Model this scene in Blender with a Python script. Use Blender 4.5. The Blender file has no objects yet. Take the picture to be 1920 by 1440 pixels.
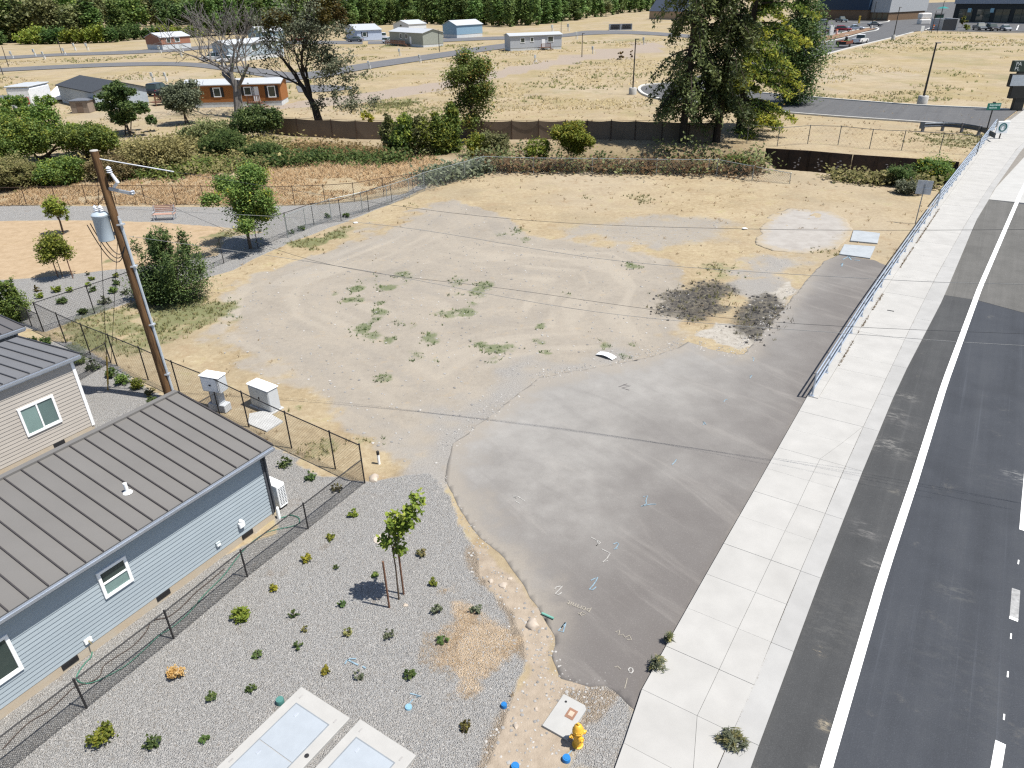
import bpy, bmesh, math, random
import numpy as np
from mathutils import Vector, Matrix

random.seed(7)
RNG = np.random.default_rng(11)
SC = bpy.context.scene
C = SC.collection
PI = math.pi

# ------------------------------------------------------------------ camera
FPX, TH, ROLL, CH = 1340.0, math.radians(28.8), math.radians(-1.3), 15.0
FW = np.array([0, math.cos(TH), -math.sin(TH)])
_r0 = np.array([1.0, 0, 0]); _u0 = np.cross(_r0, FW)
RT = _r0 * math.cos(ROLL) + _u0 * math.sin(ROLL)
UP = -_r0 * math.sin(ROLL) + _u0 * math.cos(ROLL)
cam_d = bpy.data.cameras.new('camera'); cam = bpy.data.objects.new('camera', cam_d); C.objects.link(cam)
cam_d.sensor_width = 36.0; cam_d.lens = FPX / 1920 * 36
cam_d.clip_start = 0.1; cam_d.clip_end = 9000
cam.matrix_world = Matrix(((RT[0], UP[0], -FW[0], 0), (RT[1], UP[1], -FW[1], 0), (RT[2], UP[2], -FW[2], CH), (0, 0, 0, 1)))
SC.camera = cam

# ------------------------------------------------------------------ sky, sun, exposure
SUN_AZ, SUN_EL = math.radians(-16.5), math.radians(64.5)      # towards the sun, measured from +X
sdir = Vector((math.cos(SUN_EL) * math.cos(SUN_AZ), math.cos(SUN_EL) * math.sin(SUN_AZ), math.sin(SUN_EL)))
W = bpy.data.worlds.new('World'); SC.world = W; W.use_nodes = True
nt = W.node_tree; nt.nodes.clear()
sky = nt.nodes.new('ShaderNodeTexSky'); sky.sky_type = 'NISHITA'; sky.sun_disc = False
sky.sun_elevation = SUN_EL; sky.sun_rotation = math.atan2(sdir.x, sdir.y)
sky.air_density = 1.0; sky.dust_density = 1.0; sky.altitude = 400
bg = nt.nodes.new('ShaderNodeBackground'); bg.inputs[1].default_value = 0.090
wo = nt.nodes.new('ShaderNodeOutputWorld')
nt.links.new(sky.outputs[0], bg.inputs[0]); nt.links.new(bg.outputs[0], wo.inputs[0])
sl = bpy.data.lights.new('sun', 'SUN'); sl.energy = 5.0; sl.angle = math.radians(0.53); sl.color = (1.0, 0.965, 0.90)
so = bpy.data.objects.new('sun', sl); C.objects.link(so); so.location = (0, 0, 120)
so.rotation_euler = sdir.to_track_quat('Z', 'Y').to_euler()
SC.view_settings.view_transform = 'Standard'; SC.view_settings.look = 'None'
SC.view_settings.gamma = 1.0; SC.view_settings.use_curve_mapping = False
SC.view_settings.exposure = 0.575
SC.render.engine = 'CYCLES'
SC.cycles.filter_width = 1.3; SC.cycles.use_denoising = False
SC.cycles.max_bounces = 5; SC.cycles.diffuse_bounces = 3; SC.cycles.transparent_max_bounces = 8

# ------------------------------------------------------------------ where things stand: photo point -> ground of the place
def vnoise(x, y, s=1.0, seed=0):
    x = np.asarray(x, float) / s; y = np.asarray(y, float) / s
    xi = np.floor(x).astype(np.int64); yi = np.floor(y).astype(np.int64)
    fx = x - xi; fy = y - yi; fx = fx * fx * (3 - 2 * fx); fy = fy * fy * (3 - 2 * fy)
    def h(a, b):
        n = (a * 374761393 + b * 668265263 + seed * 1274126177) & 0x7fffffff
        n = ((n ^ (n >> 13)) * 1274126177) & 0x7fffffff
        return ((n ^ (n >> 16)) & 0xffff) / 65535.0
    return (h(xi, yi) * (1 - fx) + h(xi + 1, yi) * fx) * (1 - fy) + (h(xi, yi + 1) * (1 - fx) + h(xi + 1, yi + 1) * fx) * fy
def fbm(x, y, s, seed=0, o=4):
    t = 0; a = .5
    for k in range(o):
        t = t + a * (vnoise(x, y, s / 2 ** k, seed + k) - .5); a *= .55
    return t
def g(px, py, z=0.0):
    d = FW + RT * (px - 960) / FPX - UP * (py - 720) / FPX
    t = (z - CH) / d[2]
    return Vector((t * d[0], t * d[1], CH + t * d[2]))
def proj(p):
    d = np.array([p[0], p[1], p[2] - CH]); z = d @ FW
    return 960 + FPX * (d @ RT) / z, 720 - FPX * (d @ UP) / z
def mpp(p): return float((np.array([p[0], p[1], p[2] - CH])) @ FW) / FPX      # metres per photo pixel there
def hz(p, ytop):
    lo, hi = -1.0, 14.9
    for _ in range(40):
        m = (lo + hi) / 2
        if proj((p[0], p[1], p[2] + m))[1] > ytop: lo = m
        else: hi = m
    return lo
def onplane(px, py, p0, ang):
    r = FW + RT * (px - 960) / FPX - UP * (py - 720) / FPX
    n = np.array([math.sin(ang), -math.cos(ang), 0]); o = np.array([0, 0, CH])
    return Vector(o + (((np.array(p0) - o) @ n) / (r @ n)) * r)
def P(lst): return [g(*q) for q in lst]
def sdpoly(x, y, poly):
    """signed distance, positive inside"""
    x = np.asarray(x, float); y = np.asarray(y, float)
    px = np.array([p[0] for p in poly]); py = np.array([p[1] for p in poly])
    d = np.full(x.shape, 1e18); ins = np.zeros(x.shape, bool)
    n = len(px)
    for i in range(n):
        x0, y0, x1, y1 = px[i], py[i], px[(i + 1) % n], py[(i + 1) % n]
        ex, ey = x1 - x0, y1 - y0; L = ex * ex + ey * ey + 1e-12
        t = np.clip(((x - x0) * ex + (y - y0) * ey) / L, 0, 1)
        d = np.minimum(d, (x - x0 - t * ex) ** 2 + (y - y0 - t * ey) ** 2)
        c = ((y0 > y) != (y1 > y)) & (x < ex * (y - y0) / (ey if abs(ey) > 1e-12 else 1e-12) + x0)
        ins ^= c
    return np.where(ins, 1, -1) * np.sqrt(d)
def sst(a, b, v):
    t = np.clip((v - a) / (b - a), 0, 1); return t * t * (3 - 2 * t)
def sdline(x, y, pts):
    d = np.full(np.shape(x), 1e18)
    for a, b in zip(pts, pts[1:]):
        ex, ey = b[0] - a[0], b[1] - a[1]; L = ex * ex + ey * ey + 1e-12
        t = np.clip(((x - a[0]) * ex + (y - a[1]) * ey) / L, 0, 1)
        d = np.minimum(d, (x - a[0] - t * ex) ** 2 + (y - a[1] - t * ey) ** 2)
    return np.sqrt(d)
# the creek: a ditch between the lot and the far bank
CREEK = P([(905, 322), (1000, 320), (1100, 322), (1345, 325), (1440, 316), (1520, 322), (1650, 336), (1760, 348), (1900, 372), (1960, 340),
           (1860, 312), (1760, 303), (1690, 298), (1600, 292), (1520, 285), (1436, 279), (1350, 275), (1200, 274), (1050, 282), (950, 292)])
WALL = P([(1436, 279), (1520, 285), (1600, 292), (1690, 298), (1760, 303), (1860, 312)])
SOFT = CREEK[:11] and [CREEK[i] for i in (14, 15, 16, 17, 18, 19, 0, 1, 2, 3, 4, 5, 6, 7, 8, 9)]
SOFT = [CREEK[15], CREEK[16], CREEK[17], CREEK[18], CREEK[19], CREEK[0]] + CREEK[1:10]
def tz(x, y):
    s = sdpoly(x, y, CREEK); ds = sdline(x, y, SOFT); dw = sdline(x, y, WALL)
    return -2.6 * np.where(s > 0, np.minimum(sst(0.0, 3.2, ds), sst(0.0, .5, dw)), 0) * (np.asarray(y) < 130)
def gt(px, py):
    p = g(px, py)
    for _ in range(6): p = g(px, py, float(tz(p.x, p.y)))
    return p

# ------------------------------------------------------------------ mesh helpers
class MB:
    def __init__(s): s.v = []; s.f = []
    def add(s, vs, fs):
        o = len(s.v); s.v += [tuple(v) for v in vs]; s.f += [tuple(i + o for i in f) for f in fs]; return s
    def box(s, x0, x1, y0, y1, z0, z1, M=None):
        vs = [(x, y, z) for z in (z0, z1) for y in (y0, y1) for x in (x0, x1)]
        if M is not None: vs = [M @ Vector(v) for v in vs]
        return s.add(vs, [(0, 2, 3, 1), (4, 5, 7, 6), (0, 1, 5, 4), (2, 6, 7, 3), (0, 4, 6, 2), (1, 3, 7, 5)])
    def bbox(s, x0, x1, y0, y1, z0, z1, b=.01, M=None):
        """box with chamfered edges"""
        bm = bmesh.new(); bmesh.ops.create_cube(bm, size=1)
        for v in bm.verts: v.co = Vector(((x0 + x1) / 2 + v.co.x * (x1 - x0), (y0 + y1) / 2 + v.co.y * (y1 - y0), (z0 + z1) / 2 + v.co.z * (z1 - z0)))
        bmesh.ops.bevel(bm, geom=list(bm.edges), offset=b, segments=1, affect='EDGES')
        vs = [(M @ v.co) if M is not None else v.co.copy() for v in bm.verts]
        s.add(vs, [[v.index for v in f.verts] for f in bm.faces]); bm.free(); return s
    def prism(s, poly, z0, z1, M=None):
        n = len(poly); A = sum(poly[i][0] * poly[(i + 1) % n][1] - poly[(i + 1) % n][0] * poly[i][1] for i in range(n))
        if A < 0: poly = list(poly)[::-1]
        vs = [(p[0], p[1], z0) for p in poly] + [(p[0], p[1], z1) for p in poly]
        if M is not None: vs = [M @ Vector(v) for v in vs]
        return s.add(vs, [tuple(range(n - 1, -1, -1)), tuple(range(n, 2 * n))] + [(i, (i + 1) % n, n + (i + 1) % n, n + i) for i in range(n)])
    def tube(s, pts, r, n=6, cap=True):
        pts = [Vector(p) for p in pts]; m = len(pts)
        rs = r if isinstance(r, (list, tuple)) else [r] * m
        vs = []; a = None
        for i, p in enumerate(pts):
            t = (pts[min(i + 1, m - 1)] - pts[max(i - 1, 0)])
            t = t.normalized() if t.length > 1e-9 else Vector((0, 0, 1))
            if a is None: a = t.orthogonal().normalized()
            a = (a - t * a.dot(t)); a = a.normalized() if a.length > 1e-6 else t.orthogonal().normalized()
            b = t.cross(a)
            vs += [p + (a * math.cos(2 * PI * k / n) + b * math.sin(2 * PI * k / n)) * rs[i] for k in range(n)]
        fs = [(i * n + k, i * n + (k + 1) % n, (i + 1) * n + (k + 1) % n, (i + 1) * n + k) for i in range(m - 1) for k in range(n)]
        if cap: fs += [tuple(range(n - 1, -1, -1)), tuple(range((m - 1) * n, m * n))]
        return s.add(vs, fs)
    def lathe(s, prof, n=14, c=(0, 0, 0), M=None):
        vs = []
        for r, z in prof:
            vs += [Vector((r * math.cos(2 * PI * k / n), r * math.sin(2 * PI * k / n), z)) for k in range(n)]
        vs = [(M @ v if M is not None else v) + Vector(c) for v in vs]; m = len(prof)
        fs = [(i * n + k, i * n + (k + 1) % n, (i + 1) * n + (k + 1) % n, (i + 1) * n + k) for i in range(m - 1) for k in range(n)]
        fs += [tuple(range(n - 1, -1, -1)), tuple(range((m - 1) * n, m * n))]
        return s.add(vs, fs)
    def ribbon(s, pts, w, z=None):
        """flat strip lying on the ground along pts"""
        pts = [Vector((p[0], p[1], p[2] if z is None and len(p) > 2 else (z or 0))) for p in pts]; vs = []
        for i, p in enumerate(pts):
            t = pts[min(i + 1, len(pts) - 1)] - pts[max(i - 1, 0)]; t = t.normalized() if t.length else Vector((1, 0, 0))
            nn = Vector((-t.y, t.x, 0)); ww = w[i] if isinstance(w, (list, tuple)) else w
            vs += [p - nn * ww / 2, p + nn * ww / 2]
        return s.add(vs, [(2 * i, 2 * i + 2, 2 * i + 3, 2 * i + 1) for i in range(len(pts) - 1)])
    def build(s, name, m, parent=None, smooth=False, kind=None, label=None, world=False):
        me = bpy.data.meshes.new(name)
        vs = s.v
        if parent is not None and world:
            inv = TM[parent.name].inverted() if parent.name in TM else Matrix.Identity(4)
            vs = [inv @ Vector(v) for v in vs]
        me.from_pydata([tuple(v) for v in vs], [], s.f); me.update()
        me.materials.append(m)
        if smooth:
            me.polygons.foreach_set('use_smooth', [True] * len(me.polygons)); me.set_sharp_from_angle(angle=math.radians(40))
        o = bpy.data.objects.new(name, me); C.objects.link(o)
        if parent is not None:
            o.parent = parent
            if parent.name in TM: TM[o.name] = TM[parent.name]
        if kind: o['kind'] = kind
        if label: o['label'] = label
        return o
TM = {}
def thing(name, label, cat, loc=(0, 0, 0), rz=0.0, group=None):
    o = bpy.data.objects.new(name, None); C.objects.link(o); o.empty_display_size = .2
    o.location = loc; o.rotation_euler = (0, 0, rz)
    TM[o.name] = Matrix.Translation(Vector(loc)) @ Matrix.Rotation(rz, 4, 'Z')
    o['label'] = label; o['category'] = cat
    if group: o['group'] = group
    return o
def tag(o, label=None, cat=None, group=None, kind=None):
    for k, v in (('label', label), ('category', cat), ('group', group), ('kind', kind)):
        if v: o[k] = v
    return o
KIDS = {}
def dup(root, loc, rz=0.0, label=None, group=None, scale=None):
    ch = {}
    for o in C.objects:
        if o.parent is not None: ch.setdefault(o.parent.name, []).append(o)
    def cp(o, par):
        c = o.copy(); C.objects.link(c)
        if par is not None: c.parent = par
        for k in ch.get(o.name, []): cp(k, c)
        return c
    r = cp(root, None); r.location = loc; r.rotation_euler = (0, 0, rz)
    if scale: r.scale = (scale,) * 3 if not isinstance(scale, (tuple, list)) else scale
    if label: r['label'] = label
    if group: r['group'] = group
    return r
def np_mesh(name, V, Fs, m, parent=None, tint=None, kind=None, smooth=False):
    me = bpy.data.meshes.new(name); V = np.asarray(V, np.float32); Fs = np.asarray(Fs, np.int32)
    k = Fs.shape[1]
    me.vertices.add(len(V)); me.vertices.foreach_set('co', V.ravel())
    me.loops.add(Fs.size); me.loops.foreach_set('vertex_index', Fs.ravel())
    me.polygons.add(len(Fs)); me.polygons.foreach_set('loop_start', np.arange(0, Fs.size, k, dtype=np.int32))
    if smooth: me.polygons.foreach_set('use_smooth', np.ones(len(Fs), bool))
    if tint is not None:
        a = me.attributes.new('tint', 'FLOAT', 'FACE'); a.data.foreach_set('value', np.asarray(tint, np.float32))
    me.update(calc_edges=True); me.materials.append(m)
    o = bpy.data.objects.new(name, me); C.objects.link(o)
    if parent is not None: o.parent = parent
    if kind: o['kind'] = kind
    return o

# ------------------------------------------------------------------ materials
MATS = {}
def nodes_of(name, rough=.7, spec=.3, metal=0.0):
    m = bpy.data.materials.new(name); m.use_nodes = True; t = m.node_tree
    b = t.nodes['Principled BSDF']; b.inputs['Roughness'].default_value = rough; b.inputs['Metallic'].default_value = metal
    b.inputs['Specular IOR Level'].default_value = spec
    return m, t, b
class NT:
    """small node-writing helper"""
    def __init__(s, t):
        s.t = t
        geo = t.nodes.new('ShaderNodeNewGeometry'); s.pos = geo.outputs['Position']; s.nrm = geo.outputs['Normal']
    def n(s, typ, **kw):
        x = s.t.nodes.new(typ)
        for k, v in kw.items(): setattr(x, k, v)
        return x
    def l(s, a, b): s.t.links.new(a, b)
    def noise(s, scale, detail=4, rough=.55, vec=None, dist=0.0, color=False):
        x = s.n('ShaderNodeTexNoise'); x.inputs['Scale'].default_value = scale; x.inputs['Detail'].default_value = detail
        x.inputs['Roughness'].default_value = rough; x.inputs['Distortion'].default_value = dist
        s.l(vec if vec is not None else s.pos, x.inputs['Vector']); return x.outputs['Color' if color else 'Fac']
    def vor(s, scale, out='Distance', vec=None, feature='F1', rnd=1.0):
        x = s.n('ShaderNodeTexVoronoi', feature=feature); x.inputs['Scale'].default_value = scale; x.inputs['Randomness'].default_value = rnd
        s.l(vec if vec is not None else s.pos, x.inputs['Vector']); return x.outputs[out]
    def map(s, scale=(1, 1, 1), rz=0.0, loc=(0, 0, 0), vec=None):
        r = s.n('ShaderNodeVectorRotate', rotation_type='Z_AXIS'); r.inputs['Angle'].default_value = rz
        s.l(vec if vec is not None else s.pos, r.inputs['Vector'])
        m = s.n('ShaderNodeMapping'); m.inputs['Scale'].default_value = scale; m.inputs['Location'].default_value = loc
        s.l(r.outputs[0], m.inputs['Vector']); return m.outputs[0]
    def ramp(s, fac, stops, interp='LINEAR'):
        x = s.n('ShaderNodeValToRGB'); x.color_ramp.interpolation = interp; e = x.color_ramp.elements
        while len(e) < len(stops): e.new(.5)
        for el, (p, c) in zip(e, stops):
            el.position = p; el.color = (c, c, c, 1) if not isinstance(c, (tuple, list)) else (*c[:3], 1)
        s.l(fac, x.inputs[0]); return x.outputs[0]
    def mix(s, fac, a, b, mode='MIX'):
        x = s.n('ShaderNodeMix', data_type='RGBA', blend_type=mode, clamp_factor=True)
        for i, v in ((0, fac), (6, a), (7, b)):
            if isinstance(v, (int, float)): x.inputs[i].default_value = v
            elif isinstance(v, (tuple, list)): x.inputs[i].default_value = (*v[:3], 1)
            else: s.l(v, x.inputs[i])
        return x.outputs[2]
    def m(s, op, a, b=None, c=None, clamp=False):
        x = s.n('ShaderNodeMath', operation=op, use_clamp=clamp)
        for i, v in enumerate((a, b, c)):
            if v is None: continue
            if isinstance(v, (int, float)): x.inputs[i].default_value = v
            else: s.l(v, x.inputs[i])
        return x.outputs[0]
    def mr(s, v, a, b, c=0.0, d=1.0):
        x = s.n('ShaderNodeMapRange', interpolation_type='SMOOTHSTEP')
        for i, q in enumerate((v, a, b, c, d)):
            if isinstance(q, (int, float)): x.inputs[i].default_value = q
            else: s.l(q, x.inputs[i])
        return x.outputs[0]
    def attr(s, name, kind='GEOMETRY', out='Fac'):
        x = s.n('ShaderNodeAttribute', attribute_name=name, attribute_type=kind); return x.outputs[out]
    def sep(s, v):
        x = s.n('ShaderNodeSeparateXYZ'); s.l(v, x.inputs[0]); return x.outputs
    def bump(s, h, strength=.3, dist=.02, normal=None):
        x = s.n('ShaderNodeBump'); x.inputs['Strength'].default_value = strength; x.inputs['Distance'].default_value = dist
        s.l(h, x.inputs['Height'])
        if normal is not None: s.l(normal, x.inputs['Normal'])
        return x.outputs[0]
def mat(name, col, rough=.7, spec=.3, metal=0.0, var=.12, vscale=3.0, bump=0.0, bscale=40.0, objvar=0.0, col2=None, stretch=None):
    """plain paint / metal / wood with a little uneven wear"""
    if name in MATS: return MATS[name]
    m, t, b = nodes_of(name, rough, spec, metal); N = NT(t)
    tc = N.n('ShaderNodeTexCoord').outputs['Object']
    v = N.map(stretch, vec=tc) if stretch else tc
    f = N.noise(vscale, 5, .6, v)
    lo = tuple(c * (1 - var) for c in col) if col2 is None else col2
    hi = tuple(min(1, c * (1 + var)) for c in col) if col2 is None else col
    c = N.ramp(f, [(.3, lo), (.7, hi)])
    if objvar:
        oi = N.n('ShaderNodeObjectInfo').outputs['Random']
        k = N.mr(oi, 0, 1, 1 - objvar, 1 + objvar)
        h = N.n('ShaderNodeHueSaturation'); N.l(c, h.inputs['Color']); N.l(k, h.inputs['Value']); c = h.outputs[0]
    N.l(c, b.inputs['Base Color'])
    if bump: N.l(N.bump(N.noise(bscale, 4, .6, v), bump, .01), b.inputs['Normal'])
    MATS[name] = m; return m
def glassmat(name, col=(.03, .04, .045), rough=.06):
    if name in MATS: return MATS[name]
    m, t, b = nodes_of(name, rough, .6); b.inputs['Base Color'].default_value = (*col, 1); N = NT(t)
    N.l(N.mix(N.noise(1.2, 2), tuple(c * .8 for c in col), tuple(c * 1.25 for c in col)), b.inputs['Base Color'])
    MATS[name] = m; return m
def leafmat(name, dark, mid, light, trans=.34, rough=.6, upn=0.0):
    if name in MATS: return MATS[name]
    m, t, b = nodes_of(name, rough, .25); N = NT(t)
    f = N.attr('tint'); c = N.ramp(f, [(.08, dark), (.5, mid), (.95, light)])
    oi = N.n('ShaderNodeObjectInfo').outputs['Random']
    h = N.n('ShaderNodeHueSaturation'); N.l(c, h.inputs['Color']); N.l(N.mr(oi, 0, 1, .82, 1.18), h.inputs['Value']); N.l(N.mr(oi, 0, 1, .485, .512), h.inputs['Hue'])
    N.l(h.outputs[0], b.inputs['Base Color'])
    if upn:      # blades and fine litter scatter light as the turf they form does
        trans = max(trans, .5); vm_ = N.n('ShaderNodeVectorMath', operation='NORMALIZE'); mx_ = N.n('ShaderNodeMix', data_type='VECTOR'); mx_.inputs[0].default_value = upn
        N.l(N.nrm, mx_.inputs[4]); mx_.inputs[5].default_value = (0, 0, 1); N.l(mx_.outputs[1], vm_.inputs[0]); N.l(vm_.outputs[0], b.inputs['Normal'])
    tr = N.n('ShaderNodeBsdfTranslucent'); N.l(h.outputs[0], tr.inputs[0])
    mx = N.n('ShaderNodeMixShader'); mx.inputs[0].default_value = trans
    out = [x for x in t.nodes if x.type == 'OUTPUT_MATERIAL'][0]
    N.l(b.outputs[0], mx.inputs[1]); N.l(tr.outputs[0], mx.inputs[2]); N.l(mx.outputs[0], out.inputs[0])
    MATS[name] = m; return m
# ================================================================== GROUND
Z_DIRT = P([(425, 625), (430, 560), (480, 512), (585, 478), (690, 440), (770, 395), (850, 372), (930, 400), (960, 440), (1100, 452), (1180, 452), (1240, 480), (1290, 540), (1270, 600),
            (1310, 640), (1400, 680), (1300, 720), (1020, 730), (880, 840), (850, 940), (800, 860), (700, 800), (640, 775), (560, 700), (490, 660)])
Z_GRAVEL = [P([(-700, 1330), (0, 1290), (330, 1080), (520, 1000), (505, 850), (600, 890), (690, 905), (800, 890), (845, 930), (880, 1010), (900, 1085), (960, 1150), (985, 1250), (950, 1330), (905, 1440), (880, 1600), (-700, 1700)]),
            P([(60, 640), (140, 640), (240, 702), (330, 760), (420, 800), (560, 860), (480, 1000), (-300, 1300), (-500, 900), (0, 640)]),
            P([(-300, 560), (0, 525), (60, 521), (250, 503), (410, 480), (420, 445), (505, 434), (610, 396), (760, 362), (800, 336), (800, 352), (735, 382), (640, 418), (540, 455), (440, 505), (265, 558), (85, 622), (0, 610)]),
            P([(-300, 400), (0, 385), (200, 387), (420, 388), (600, 384), (700, 374), (760, 360), (700, 378), (610, 398), (505, 436), (420, 426), (300, 417), (150, 413), (0, 414), (-300, 420)]),
            P([(1050, 1290), (1150, 1290), (1180, 1335), (1150, 1450), (1060, 1450), (1090, 1360)]),
            ]
Z_LAWN = P([(-300, 420), (0, 414), (150, 413), (300, 417), (420, 426), (410, 462), (250, 503), (60, 521), (0, 526), (-300, 560)])
Z_SOIL = P([(868, 1010), (905, 1035), (950, 1070), (1000, 1150), (1030, 1190), (1035, 1255), (1110, 1290), (1150, 1300), (1120, 1340), (1080, 1360), (1060, 1450), (900, 1500), (905, 1440), (955, 1330), (990, 1250), (955, 1150), (900, 1085)])
Z_BURN = [P([(1258, 560), (1290, 530), (1345, 520), (1372, 545), (1360, 590), (1300, 605), (1268, 590)]), P([(1375, 600), (1400, 565), (1445, 555), (1470, 575), (1452, 610), (1415, 640), (1378, 630)])]
Z_PALE = [P([(1300, 628), (1340, 605), (1395, 612), (1440, 600), (1462, 612), (1395, 665)]), P([(1385, 600), (1440, 560), (1475, 520), (1500, 500), (1490, 545), (1440, 590)])]
Z_PINK = P([(470, 208), (600, 200), (700, 190), (850, 166), (960, 141), (1060, 120), (1240, 100), (1245, 76), (1060, 106), (960, 127), (850, 149), (700, 172), (560, 190)])
Z_DRYP = P([(840, 1120), (870, 1115), (900, 1140), (935, 1180), (945, 1215), (925, 1260), (870, 1280), (835, 1255), (828, 1180)])
Z_FARDARK = P([(560, 260), (700, 272), (1270, 268), (1400, 262), (1440, 280), (1350, 300), (920, 300), (560, 285)])
LOT = [(833, 900), (838, 868), (850, 832), (905, 790), (1012, 708), (1110, 690), (1190, 676), (1265, 655), (1290, 640), (1330, 655), (1393, 667), (1425, 628), (1470, 580), (1500, 540), (1545, 490), (1572, 478), (1640, 488),
       (1668, 500), (1600, 615), (1512, 752), (1442, 877), (1325, 1081), (1265, 1188), (1207, 1293), (1190, 1330), (1163, 1303), (1142, 1284), (1105, 1290), (1052, 1274), (1036, 1232), (1040, 1200), (1012, 1150), (985, 1105), (948, 1050), (900, 1010), (868, 960)]
Z_LOT = P(LOT)

def grid_axis(a, b, step, far0, far1):
    mid = np.arange(a, b + step / 2, step); lo = []; s = step; x = a
    while x > far0: s *= 1.22; x -= s; lo.append(x)
    hi = []; s = step; x = b
    while x < far1: s *= 1.22; x += s; hi.append(x)
    return np.array(lo[::-1] + list(mid) + hi)
gx = grid_axis(-60, 74, .26, -5200, 5200); gy = grid_axis(5, 122, .26, -900, 7000)
X, Y = np.meshgrid(gx, gy); shp = X.shape; X = X.ravel(); Y = Y.ravel()
nz = fbm(X, Y, 4.0, 3) ; nz2 = fbm(X, Y, 1.1, 9)
def wz(poly, soft, amp=0.0):
    pr = np.array([(p[0], p[1]) for p in poly]); pad = soft + amp + 3
    msk = (X > pr[:, 0].min() - pad) & (X < pr[:, 0].max() + pad) & (Y > pr[:, 1].min() - pad) & (Y < pr[:, 1].max() + pad)
    out = np.zeros(X.shape)
    if msk.any(): out[msk] = sst(-soft, soft, sdpoly(X[msk], Y[msk], poly) + amp * (nz[msk] + .6 * nz2[msk]) * 2)
    return out
Z_FINE = [P([(800, 840), (860, 760), (960, 690), (1100, 665), (1290, 640), (1260, 665), (1010, 715), (900, 800), (845, 860), (840, 930), (800, 900)]), P([(1000, 700), (1080, 655), (1180, 640), (1120, 690)]), P([(1370, 490), (1480, 470), (1530, 500), (1490, 570), (1420, 580), (1360, 530)]), P([(1000, 430), (1200, 402), (1390, 405), (1380, 455), (1180, 470)]), P([(560, 480), (700, 440), (760, 415), (800, 440), (600, 510), (480, 560), (460, 600), (450, 570)])]
a_fine = np.max([wz(z, 2.2, 2.8) * k for z, k in zip(Z_FINE, (1, .8, .9, .6, .5))], axis=0)
a_dirt = wz(Z_DIRT, 1.6, 2.6)
a_dirt = np.maximum(a_dirt, a_fine)
a_grav = np.max([wz(Z_GRAVEL[i], s, a) for i, (s, a) in enumerate([(.18, .25), (.15, .2), (.2, .25), (.15, .15), (.5, .6)])], axis=0)
a_lawn = wz(Z_LAWN, .2, .25); a_soil = wz(Z_SOIL, .35, .55)
a_burn = np.max([wz(z, 1.1, 1.5) for z in Z_BURN], axis=0)
a_pale = np.max([wz(z, .3, .9) for z in Z_PALE], axis=0)
a_pink = wz(Z_PINK, 1.2, 1.0); a_dryp = wz(Z_DRYP, .5, 1.3); a_dark = wz(Z_FARDARK, 2.5, 2.0) * .8
# tyre tracks run round the dirt lot, side by side with its edge
sd_d = np.zeros(X.shape); near = (X > -35) & (X < 40) & (Y > 15) & (Y < 90)
sd_d[near] = sdpoly(X[near], Y[near], Z_DIRT)
ang = np.arctan2(Y - 40, X + 1) * 9
a_track = np.clip((vnoise(sd_d * 2.0, ang * .30, 1.0, 5) * .55 + vnoise(sd_d * 1.0 + 9, ang * .22, 1.0, 8) * .2 + .25 * vnoise(X, Y, 5.0, 12)), 0, 1) * near
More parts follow.
